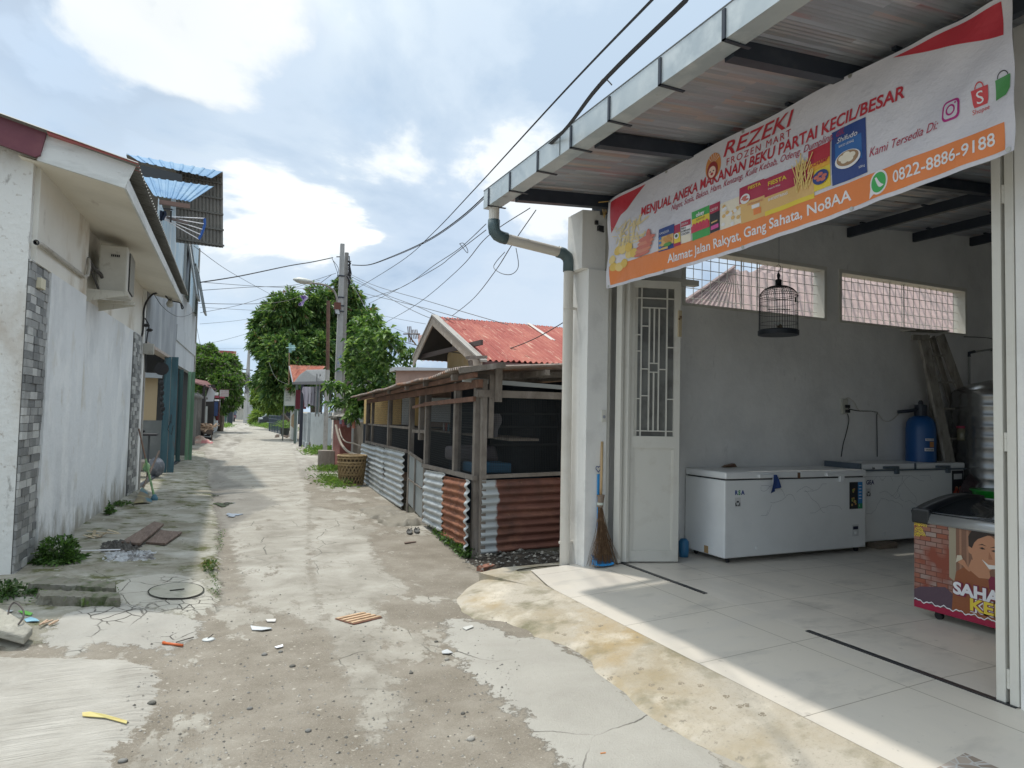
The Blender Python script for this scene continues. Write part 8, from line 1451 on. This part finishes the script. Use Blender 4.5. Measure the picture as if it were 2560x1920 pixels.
# manhole cover
c = og(441, 1479)
def discg(r0, r1, dz): 
    mb = MB(); n = 48
    pts = [A(c[0]+q*math.cos(a), c[1]+q*math.sin(a)*1.25, 0) for a in np.linspace(0, 2*math.pi, n+1)[:-1] for q in (r0, r1)]
    g0 = [gz(p[0], p[1]) for p in pts]; pts = [p+A(0, 0, g_+dz) for p, g_ in zip(pts, g0)]; mb.add(pts, [(2*i, 2*i+1, (2*i+3) % (2*n), (2*i+2) % (2*n)) for i in range(n)]); return mb
mb = discg(.0, .205, .010); mh = single('manhole_cover', mb, pm('cover_conc', (.30, .29, .24), .9, layers=[((.22, .22, .16), 5, .5, .7), ((.38, .36, .31), 9, .58, .75)], bump=(30, .6)), 'round concrete manhole cover set in the pale cracked patch', 'manhole cover')
obj('gap', discg(.205, .217, .012), flat('gap_dark', (.03, .03, .022), 1.), mh); mb = MB(); mb.beam(c+A(-.05, -.01, .016), c+A(.06, .01, .016), .014, .006); obj('lifting_slot', mb, flat('gap_dark', (.03, .03, .022), 1.), mh)
# mossy steps by the wall corner
moss = pm('mossy_step', (.17, .16, .125), .95, layers=[((.05, .075, .02), 7, .5, .66), ((.26, .25, .22), 4, .52, .7), ((.10, .16, .03), 14, .6, .7)], bump=(25, .9))
def slab(name, pts, h, m, label, cat, **k):
    q = [og(a, b_)-A(0, 0, .03) for a, b_ in pts]; mb = MB(); n = 22
    def e(u, v): a = q[0]*(1-u)+q[1]*u; b_ = q[3]*(1-u)+q[2]*u; w = .018*mnoise.noise(Vector((u*14, v*3, 1.))); return a*(1-v)+b_*v+A(w, w, 0)
    mb.grid(lambda u, v: e(u, v)+A(0, 0, h+.03+.012*mnoise.noise(Vector((u*12, v*5, 7)))), n, 5, h+.03); return single(name, mb, m, label, cat, **k)
slab('concrete_step', [(70, 1485), (285, 1497), (287, 1480), (110, 1464)], .085, moss, 'upper mossy concrete step running from the near brick pilaster', 'step', group='mossy steps at the house corner'); slab('concrete_step', [(100, 1512), (300, 1518), (296, 1503), (95, 1496)], .07, moss, 'lower dark mossy concrete step beside the manhole patch', 'step', group='mossy steps at the house corner')
# planks
pw = pm('old_plank', (.17, .12, .095), .85, layers=[((.10, .07, .055), 4, .45, .7, (6, 1, 1)), ((.25, .19, .155), 6, .55, .7, (8, 1, 1))], bump=(20, .6, (5, 1, 1)))
def plank(pts, h, dz, label): q = [og(a, b_, dz) for a, b_ in pts]; z_ = np.mean([p[2] for p in q]); q = [A(p[0], p[1], z_) for p in q]; mb = MB(); mb.prism(q, (0, 0, h)); return single('plank', mb, pw, label, 'plank', 'planks on the verge', bevel=.004)
plank([(302, 1364), (349, 1370), (409, 1323), (385, 1315)], .028, .03, 'longer brown plank lying on the mossy verge over the dark rag'); plank([(364, 1360), (413, 1366), (455, 1337), (400, 1331)], .025, .008, 'shorter brown board to the right of the long plank')
def heap(name, px0, px1, py0, py1, h, m, label, cat, seed, nf=3., spiky=.5, steep=False):
    a, b_ = og(px0, py1), og(px1, py0); x0, x1, y0, y1 = a[0], b_[0], a[1], b_[1]
    def f(u, v):
        x, y = x0+(x1-x0)*u, y0+(y1-y0)*v; e = (max(0, math.sin(math.pi*u)*math.sin(math.pi*v)))**.5; e = min(1., e*e*7)**.5 if steep else e; n = mnoise.noise(Vector((u*nf*3, v*nf*3, seed)))+.5*mnoise.noise(Vector((u*nf*9, v*nf*9, seed)))
        wx = .08*mnoise.noise(Vector((v*6, seed, u*2))); return (x+wx*(x1-x0)*4*(u-.5), y+.1*(y1-y0)*mnoise.noise(Vector((u*6, seed, 0))), gz(x, y)-.012+h*e*(.6+spiky*n))
    mb = MB(); mb.grid(f, 34, 22); return single(name, mb, m, label, cat, smooth=True)
heap('dirty_rag', 235, 365, 1352, 1382, .06, pm('rag_dark', (.075, .07, .062), .95, layers=[((.14, .13, .12), 12, .5, .7), ((.03, .03, .03), 9, .55, .7)], bump=(50, 1.)), 'crumpled dark grey rag under the long plank', 'rag', 2., 4., 1.2)
heap('plastic_sheet', 245, 395, 1376, 1406, .05, pm('grimy_plastic', (.42, .44, .46), .35, layers=[((.12, .115, .11), 7, .46, .6), ((.6, .62, .64), 14, .55, .7)], bump=(40, 1.)), 'torn whitish plastic sheet with grey dirt below the dark rag', 'plastic sheet', 5., 5., 1.1)
mb = MB(); mb.tube([og(203, 1382, .02), og(300, 1386, .05)], .006, 5); single('white_rod', mb, WHT, 'thin white rod lying beside the plastic sheet', 'rod')
mb = MB(); r = np.random.default_rng(6)
for k in range(9):
    a = og(222+70*r.random(), 1330+16*r.random(), .012); d = A(.07*r.normal(), .03*r.normal(), .02*abs(r.normal())); mb.beam(a-d, a+d+A(0, 0, .015), .03, .006)
single('husk_pieces', mb, pm('husk', (.50, .42, .29), .8, layers=[((.34, .26, .17), 14, .5, .7)]), 'pale dry husk scraps at the foot of the white wall', 'husk')
# weeds
wd1, wd2, wd3 = leafmat('weed1', (.06, .12, .03), .3), leafmat('weed2', (.10, .19, .045), .3), leafmat('weed3', (.035, .07, .02), .2)
def bush(name, c, rx, ry, h, n, size, wid, label, cat, seed, mats=None, group=None, kind=None):
    r = np.random.default_rng(seed); t = thing(name, label, cat, c, group) if kind is None else None
    u = r.normal(0, 1, (n, 3)); u /= np.linalg.norm(u, axis=1, keepdims=True); u[:, 2] = abs(u[:, 2]); rr = r.random((n, 1))**.45; pts = np.array(c)+u*rr*A(rx, ry, h); pts += .03*np.sin(pts*31); d = u+r.normal(0, .5, (n, 3))+A(0, 0, .3)
    o = leafobj('foliage', leafmesh(pts, d, size, wid, .3, seed), mats or [wd1, wd2, wd3], t, seed)
    if t is not None:
        mb = MB()
        for k in range(12): a = r.random()*6.28; e = np.array(c)+A(rx*.8*math.cos(a), ry*.8*math.sin(a), h*.75); mb.tube([np.array(c)+A(.02*math.cos(a), .02*math.sin(a), -.01), (np.array(c)+e)/2+A(0, 0, .05), e], .003, 4)
        obj('stems', mb, flat('green_stem', (.10, .13, .05)), t)
    return t or o
bush('weed_bush', og(150, 1402), .19, .24, .19, 1500, .055, .011, 'bushy green weed growing at the foot of the white wall', 'weed', 3); bush('weed_bush', og(100, 1408), .10, .12, .13, 260, .05, .010, 'small weed between the brick pilaster and the bigger bush', 'weed', 4)
bush('weed_bush', og(8, 1490), .22, .2, .12, 900, .035, .010, 'dark green weeds at the left edge by the stained column', 'weed', 5, [wd3, wd1]); bush('wall_weed', og(275, 1285), .07, .12, .15, 240, .05, .011, 'small creeping weed at the base of the white wall', 'weed', 6); bush('wall_weed', og(305, 1264), .09, .16, .09, 200, .05, .010, 'weed tuft just before the second brick pilaster', 'weed', 7)
bush('verge_weed', og(528, 1425), .05, .12, .06, 200, .04, .008, 'tuft of weed in the crack at the verge edge', 'weed', 8, [wd1, leafmat('drygrass', (.20, .18, .08), .2)])
def stuffveg(name, segs, n, h, size, wid, seed, spread=.05, mats=None):
    r = np.random.default_rng(seed); P_ = []
    for k in range(n):
        i = r.integers(0, len(segs)); (a, b_) = segs[i]; f = r.random(); x = a[0]+(b_[0]-a[0])*f+r.normal(0, spread); y = a[1]+(b_[1]-a[1])*f+r.normal(0, spread); P_.append((x, y, .02+h*r.random()**1.5))
    P_ = np.array(P_); d = r.normal(0, .6, (n, 3))+A(0, 0, .8); o = leafobj(name, leafmesh(P_, d, size, wid, .3, seed), mats or [wd1, wd2, wd3], None, seed); o['kind'] = 'stuff'; return o
g2_ = lambda *p: [tuple(og(a, b_)[:2]) for a, b_ in p]
q = g2_((80, 1470), (280, 1478), (60, 1500), (200, 1500)); stuffveg('moss', [(q[0], q[1]), (q[2], q[3])], 2600, .045, .028, .008, 11, .055)
stuffveg('ground_cover', [((2.95, 8.8), (2.82, 7.6)), ((2.86, 8.2), (2.78, 7.2)), ((2.80, 7.5), (2.78, 7.1))], 1900, .10, .045, .013, 12, .035)
q = g2_((798, 1180), (850, 1178), (815, 1200), (850, 1222)); stuffveg('grass', [(q[0], q[1]), (q[2], q[3])], 1500, .12, .12, .006, 13, .16, [wd2, leafmat('grass_l', (.17, .26, .06), .3)])
q = g2_((800, 1138), (812, 1132), (560, 1070), (566, 1064)); stuffveg('grass', [(q[0], q[1]), (q[2], q[3])], 1600, .22, .20, .015, 14, .3, [wd2, MC['grass_l']])
q = g2_((675, 1072), (725, 1078), (640, 1066), (690, 1070)); stuffveg('grass', [(q[0], q[1]), (q[2], q[3])], 1800, .30, .25, .02, 15, .4, [wd2, MC['grass_l']])
q = g2_((520, 1400), (545, 1500), (556, 1330), (548, 1380)); stuffveg('moss', [(q[0], q[1]), (q[2], q[3])], 260, .02, .02, .006, 16, .02)
# concrete chunk with bent rebar
cm_ = pm('chunk_conc', (.36, .345, .29), .92, layers=[((.24, .23, .20), 6, .5, .7), ((.48, .46, .40), 11, .58, .75)], bump=(24, .9))
q0 = og(-40, 1612); mb = MB(); ctr = og(28, 1590); mb.prism([og(-60, 1600, .05), og(60, 1614, .0), og(82, 1592, .01), og(20, 1568, .05), og(-40, 1556, .10)], (0, 0, .055)); ck = single('concrete_chunk', mb, cm_, 'broken concrete slab piece with a bent steel loop at the left edge', 'concrete chunk', bevel=.012)
mb = MB(); mb.tube(smooth_pts([og(18, 1572, .09), og(22, 1565, .13), og(34, 1561, .15), og(54, 1571, .13), og(56, 1580, .10), og(44, 1588, .07)], 5), .006, 6); obj('rebar_loop', mb, flat('rebar', (.06, .05, .045), .7), ck)
def scrap(name, pts, m, label, cat, h=.004, curl=.012, dz=.004, group=None):
    q = [og(a, b_, dz) for a, b_ in pts]; cen = sum(q)/len(q); mb = MB(); k = len(q); r = np.random.default_rng(abs(hash(name+str(pts[0]))) % 999)
    ring = [p+A(0, 0, curl*r.random()) for p in q]; mb.add(ring+[cen+A(0, 0, curl*.6)]+[p-A(0, 0, h) for p in ring], [(i, (i+1) % k, k) for i in range(k)]+[(i, k+1+i, k+1+(i+1) % k, (i+1) % k) for i in range(k)]); return single(name, mb, m, label, cat, group)
scrap('green_wrapper', [(45, 1532), (62, 1529), (82, 1537), (76, 1541), (58, 1538)], flat('wr_green', (.14, .42, .07)), 'bright green wrapper on the mossy ground at left', 'wrapper'); scrap('blue_mask', [(60, 1550), (76, 1546), (90, 1549), (99, 1556), (80, 1557), (66, 1556)], flat('mask_b', (.20, .38, .48)), 'light blue face mask scrap on the mossy ground', 'face mask')
scrap('white_scrap', [(626, 1570), (642, 1567), (676, 1570), (680, 1576), (655, 1580), (630, 1577)], pm('thin_plastic', (.55, .57, .58), .3), 'long white plastic scrap on the dirt before the slatted board', 'plastic scrap', curl=.02); scrap('white_scrap', [(664, 1552), (690, 1551), (688, 1557), (668, 1557)], flat('foamw', (.55, .53, .50)), 'small white fragment above the long plastic scrap', 'fragment')
scrap('white_scrap', [(686, 1619), (707, 1615), (708, 1620), (692, 1624)], WHT, 'small white fragment among stones in the road middle', 'fragment'); scrap('plastic_bag_scrap', [(1104, 1632), (1118, 1628), (1132, 1634), (1122, 1638), (1106, 1637)], pm('thin_plastic', (.55, .57, .58), .3), 'greyish plastic bag scrap near the pale slab on the right', 'plastic scrap'); scrap('paper_scrap', [(1155, 1572), (1180, 1566), (1184, 1570), (1165, 1577)], flat('paperw', (.5, .5, .47)), 'white paper scrap at the crack below the stained ramp', 'paper scrap')
scrap('bait_scrap', [(-10, 1536), (20, 1530), (33, 1528), (30, 1532), (5, 1539)], flat('greyw', (.42, .44, .44)), 'grey-white plastic strip at the far left on dark soil', 'plastic scrap')
for k in range(5): a, b_ = og(98+8*k, 1567-3*(k % 3), .012), og(118+7*k, 1557+2*(k % 2), .02); mb = MB(); mb.beam(a, b_, .012, .008); single('wood_splinter', mb, pm('splitwood', (.46, .33, .23), .8), 'pale wood splinter in the small pile by the blue mask', 'splinter', 'wood splinters by the mask')
mb = MB(); mb.tube([og(409, 1612, .012), og(457, 1618, .012)], .0085, 8); mb.tube([og(408, 1611, .012), og(411, 1612, .012)], .011, 8); single('orange_tube', mb, flat('orange_pl', (.55, .12, .03), .5), 'orange plastic tube lying on the cracked concrete', 'plastic tube', smooth=True)
mb = MB(); mb.tube([og(440, 1610, .012), og(484, 1597, .012)], .0035, 5); single('twig', mb, flat('twigd', (.06, .05, .04)), 'thin dark twig behind the orange tube', 'twig')
c = og(521, 1600, .002); mb = MB(); mb.lathe(c, [(.040, 0), (.042, .004), (.030, .008), (.008, .009)], 20); lidt = single('flat_disc', mb, flat('lidw', (.52, .54, .53), .4), 'round flat white plastic disc on the road beside the orange tube', 'disc', smooth=True); mb = MB(); mb.tube([c+A(-.005, 0, .01), c+A(.03, .05, .02)], .003, 5); single('twig', mb, flat('twigd', (.06, .05, .04)), 'short dark twig sticking over the white disc', 'twig')
# slatted board
q = [og(837, 1549, .004), og(884, 1563, .004), og(956, 1546, .004), og(905, 1534, .004)]; SB = thing('slatted_board', 'flat reddish-brown slatted crate board on the road middle', 'board', sum(q)/4); mb = MB(); mb.prism(q, (0, 0, .006)); obj('base', mb, pm('crate_red', (.28, .13, .09), .8, layers=[((.16, .08, .06), 8, .5, .7)]), SB)
for k in range(4):
    f0, f1 = .06+.25*k, .20+.25*k; mb = MB(); L_ = lambda f: (q[0]*(1-f)+q[1]*f, q[3]*(1-f)+q[2]*f); a0, b0 = L_(f0); a1, b1 = L_(f1); mb.prism([a0+A(0, 0, .0062), a1+A(0, 0, .0062), b1+A(0, 0, .0062), b0+A(0, 0, .0062)], (0, 0, .007)); obj('slat', mb, pm('crate_slat', (.50, .35, .22), .8, layers=[((.34, .22, .13), 9, .5, .7)]), SB)
mb = MB(); a, m1, b_ = og(206, 1793, .006), og(262, 1797, .006), og(318, 1812, .006); mb.prism([og(205, 1790, .016), og(206, 1794, .006), og(262, 1799, .008), og(316, 1813, .006), og(318, 1809, .012), og(262, 1794, .014), og(225, 1789, .018)], (0, 0, .003)); single('yellow_strip', mb, pm('yellow_strap', (.50, .43, .16), .5, layers=[((.48, .36, .10), 9, .5, .7)]), 'yellow folded strap lying on the grooved slab', 'strap')
mb = MB(); a, b_ = P(1501, 1884, z=.012), P(1514, 1882, z=.012); mb.tube([a, b_], .0042, 8); cgb = single('cigarette_butt', mb, flat('cigf', (.55, .22, .07)), 'orange cigarette butt on the pale slab near the bottom', 'cigarette butt')
# stones
stm = [pm('stone%d' % k, c, .85, bump=(30, .5)) for k, c in enumerate(((.20, .195, .18), (.30, .285, .25), (.12, .115, .10), (.38, .36, .32)))]
def stone(px, py, rr, k, label, grp='loose stones on the road'): rr *= .72; c = og(px, py, rr*.3); mb = MB(); mb.ball(c, rr, 9, 6, (1.2, .9, .65)); v = mb.v; mb.v = [(a+rr*.25*mnoise.noise(Vector((a*60, b_*60, e*60))), b_, e+rr*.2*mnoise.noise(Vector((b_*50, a*50, e*60)))) for a, b_, e in v]; return single('stone', mb, stm[k], label, 'stone', grp, smooth=True)
for px, py, rr, k, l in ((661, 1638, .024, 0, 'flat grey stone in the road middle, left of two'), (701, 1631, .018, 0, 'small dark oval stone right of the flat grey one'), (731, 1667, .022, 2, 'dark round stone in the road middle below the flat grey stone'), (624, 1773, .020, 0, 'grey round stone lower in the road, left of centre'), (307, 1905, .024, 0, 'grey stone at the corner of the grooved slab near the bottom'), (1028, 1684, .016, 2, 'dark pebble on the right part of the road'), (1157, 1785, .016, 2, 'dark pebble near the pale slab edge'), (1117, 1650, .022, 1, 'pale stone just below the plastic bag scrap'), (1090, 1605, .018, 2, 'dark clod near the ramp tip'), (770, 1829, .020, 0, 'grey stone in the lower middle of the road'), (1177, 1850, .026, 3, 'pale broken stone near the bottom by the pale slab'), (380, 1760, .026, 2, 'dark flat stone at the right edge of the grooved slab')): stone(px, py, rr, k, l)
r = np.random.default_rng(17); mb = MB()
for k in range(1700):
    px, py = 300+1000*r.random(), 1330+590*r.random()**.8
    c = P(px, py, z=0.)
    if c[0] > 2.3 or c[0] < -.3: continue
    rr = .003+.006*r.random()**2.5; mb.cm = int(r.integers(0, 4)); c = c+A(0, 0, gz(c[0], c[1])+rr*.2); n0 = len(mb.v)
    o_ = [A(1, 0, 0), A(0, 1, 0), A(-1, 0, 0), A(0, -1, 0)]; mb.add([c+v*rr*(.8+.5*r.random()) for v in o_]+[c+A(.1*rr, 0, rr*.8), c-A(0, 0, rr*.5)], [(0, 1, 4), (1, 2, 4), (2, 3, 4), (3, 0, 4), (1, 0, 5), (2, 1, 5), (3, 2, 5), (0, 3, 5)])
gv = obj('gravel', mb, stm, loc=(0, 0, 0)); gv['kind'] = 'stuff'
mb = MB(); mb.cm = 0
for k in range(260):
    x, y = 2.55+1.35*r.random(), 6.25+.75*r.random(); 
    if x < 2.9 and y > 6.9: continue
    rr = .006+.022*r.random()**2.5; c = A(x, y, .05+.05*math.sin(math.pi*min(1, (x-2.6)/1.2))); mb.cm = int(r.choice([0, 1, 2, 3], p=[.2, .15, .6, .05])); o_ = [A(1, 0, 0), A(0, 1, 0), A(-1, 0, 0), A(0, -1, 0)]; mb.add([c+v*rr*(.8+.5*r.random()) for v in o_]+[c+A(.1*rr, 0, rr*.8), c-A(0, 0, rr*.5)], [(0, 1, 4), (1, 2, 4), (2, 3, 4), (3, 0, 4), (1, 0, 5), (2, 1, 5), (3, 2, 5), (0, 3, 5)])
gv = obj('rubble', mb, stm, loc=(0, 0, 0)); gv['kind'] = 'stuff'
brk = pm('old_brick', (.26, .12, .08), .9, layers=[((.12, .09, .07), 6, .48, .64)], bump=(25, .8))
for k, (px, py, a, l) in enumerate(((1215, 1425, .5, 'worn brick half buried at the corner of the soil bed'), (1246, 1440, 1.6, 'second worn brick nearest the stained ramp'))):
    c = og(px, py, .02); d = A(math.cos(a), math.sin(a), 0)*.10; mb = MB(); mb.beam(c-d, c+d, .10, .06); single('brick', mb, brk, l, 'brick', 'bricks by the soil bed', bevel=.01)
heap('flat_rock', 968, 1048, 1288, 1318, .13, pm('rock', (.23, .21, .17), .9, layers=[((.19, .175, .15), 3, .5, .7), ((.36, .34, .30), 8, .55, .75)], bump=(14, .8)), 'large flat step rock in front of the tin stall door', 'rock', 9., 1., .35, True); heap('flat_rock', 925, 985, 1268, 1294, .08, MC['rock'], 'lower flat rock slab left of the step rock', 'rock', 12., 1., .35, True)
for k, (px, py) in enumerate(((1024, 1334), (1042, 1331))):
    c = og(px, py, .012); t = thing('flip_flop', ['left', 'right'][k]+' grey flip-flop before the step rock', 'flip-flop', c, 'pair of flip-flops'); mb = MB(); mb.prism([c+A(.045*math.cos(a)*(1 if math.sin(a) > 0 else .8)+.03*math.sin(a), .125*math.sin(a), 0) for a in np.linspace(0, 2*math.pi, 16)[:-1]], (0, 0, .018)); obj('sole', mb, flat('sole', (.11, .11, .105)), t); mb = MB(); mb.tube([c+A(-.04, .0, .02), c+A(-.01, .03, .05), c+A(.01, .07, .02)], .006, 5); mb.tube([c+A(.04, .0, .02), c+A(.03, .03, .05), c+A(.01, .07, .02)], .006, 5); obj('strap', mb, rub, t)
mb = MB(); a = og(1012, 1361, .006); mb.prism([a, a+A(.16, .05, 0), a+A(.15, .09, 0), a+A(.01, .06, 0)], (0, 0, .012)); single('wood_piece', mb, pw, 'flat brown wood piece on the ground near the stall plinth', 'wood piece')
# baskets
def basket(c, r0, r1, h, label, tilt=0.):
    t = thing('basket', label, 'basket', c, 'stacked bamboo baskets'); bm_ = pm('bamboo', (.34, .24, .12), .7, layers=[((.22, .14, .07), 10, .48, .66), ((.46, .36, .2), 18, .56, .7)], bump=(40, .5)); mb = MB(); n = 22
    for s_ in (1, -1):
        for k in range(n):
            pts = []
            for i in range(8): f = i/7; a = 2*math.pi*k/n+s_*f*.9; rr = (r0+(r1-r0)*f**.7)*(1+.012*s_); pts.append(np.array(c)+A(rr*math.cos(a), rr*math.sin(a), h*f))
            for p, q in zip(pts[:-1], pts[1:]): mb.beam(p, q, .012, .02, up=(p+q)/2-np.array(c)-A(0, 0, ((p+q)/2-np.array(c))[2]))
    obj('weave', mb, bm_, t); mb = MB()
    for z_, w in ((h, .022), (h-.05, .016), (.02, .02), (h*.5, .008)): rr = r0+(r1-r0)*(z_/h)**.7; mb.tube([np.array(c)+A(rr*math.cos(a), rr*math.sin(a), z_) for a in np.linspace(0, 2*math.pi, 25)], w, 6, caps=False)
    obj('rim', mb, bm_, t); mb = MB(); mb.lathe(c, [(r0*.98, 0), (r0*.98, .01)], 22); obj('bottom', mb, bm_, t); mb = MB(); mb.lathe(c, [(r0*.9, .02), (r1*.93, h*.97)], 22, caps=False); obj('lining', mb, flat('bask_in', (.09, .06, .035)), t)
bc = og(878, 1212); basket(bc, .24, .30, .50, 'lower brown bamboo basket beside the tin stall'); basket(bc+A(.0, .0, .22), .25, .31, .42, 'upper bamboo basket nested in the lower one')
# puddles
pud = pm('puddle_water', (.10, .10, .10), .03, spec=1.)
for k, (px, py, w) in enumerate(((557, 1262, .15), (583, 1289, .10), (537, 1240, .06))):
    c = og(px, py); mb = MB(); n = 26; rr = [w*(1+.35*math.sin(3*a+k)+.2*math.sin(7*a)) for a in np.linspace(0, 2*math.pi, n+1)[:-1]]; mb.add([c+A(rr[i]*math.cos(2*math.pi*i/n), 1.6*rr[i]*math.sin(2*math.pi*i/n), .014) for i in range(n)], [tuple(range(n))]); struct('puddle', mb, pud)
# paw prints in the ramp cement
pm_p = flat('paw_dark', (.25, .215, .16), .95); base_ = None
for k, (px, py) in enumerate(((1395, 1583), (1412, 1588), (1468, 1580), (1500, 1566), (1528, 1694), (1594, 1684), (1600, 1674), (1632, 1712), (1648, 1723), (1664, 1745), (1700, 1710), (1750, 1716), (1786, 1770), (1812, 1740), (1850, 1768), (1868, 1765), (1906, 1784))):
    loc, nor, _, _ = RAMP_BVH.ray_cast(Vector(CAM), Vector(ray(px, py)).normalized())
    if loc is None: continue
    if nor.z < 0: nor = -nor
    if base_ is None:
        mb = MB(); o3 = A(0, 0, 0); mb.lathe(o3, [(.012, -.002), (.012, .0008)], 10)
        for a in (-.9, -.3, .3, .9): mb.lathe(A(.020*math.sin(a), .022*math.cos(a), 0), [(.0055, -.002), (.0055, .0008)], 8)
        base_ = obj('paw_print', mb, pm_p, loc=(0, 0, 0)); o = base_
    else: o = base_.copy(); COL.objects.link(o)
    o.location = loc; o.rotation_euler = (Vector(nor).to_track_quat('Z', 'Y').to_matrix() @ Matrix.Rotation(random.random()*6, 3, 'Z')).to_euler()
    tag(o, 'small dark cat paw print pressed in the stained ramp cement', 'paw print', 'paw prints in the ramp')
# purple cloth caught in the big tree
mb = MB(); c = P(757, 738, y=38.3); mb.grid(lambda u, v: (c[0]+.30*(u-.5)*(1-.5*v)*(1+.5*math.sin(v*9))+.1*math.sin(v*5), c[1]+.1*math.sin(u*6), c[2]-.6*v), 6, 8, .02); single('torn_kite', mb, pm('purple', (.17, .10, .30), .8, layers=[((.5, .48, .56), 3, .45, .52)]), 'torn purple and white kite caught on top of the big mango tree', 'kite')
mb = MB(); r = np.random.default_rng(23)
for k in range(26): c = P(690+38*r.random(), 1082+12*r.random(), z=.03); s_ = .04+.12*r.random()**2; mb.beam(c-A(s_, 0, 0), c+A(s_, .05, .05*r.random()), .06, .05)
o = single('rubble_pile', mb, pm('farrub', (.22, .17, .14), .9, layers=[((.36, .30, .25), 2, .5, .7)]), 'low pile of broken stones and boards before the carport gate', 'rubble pile')
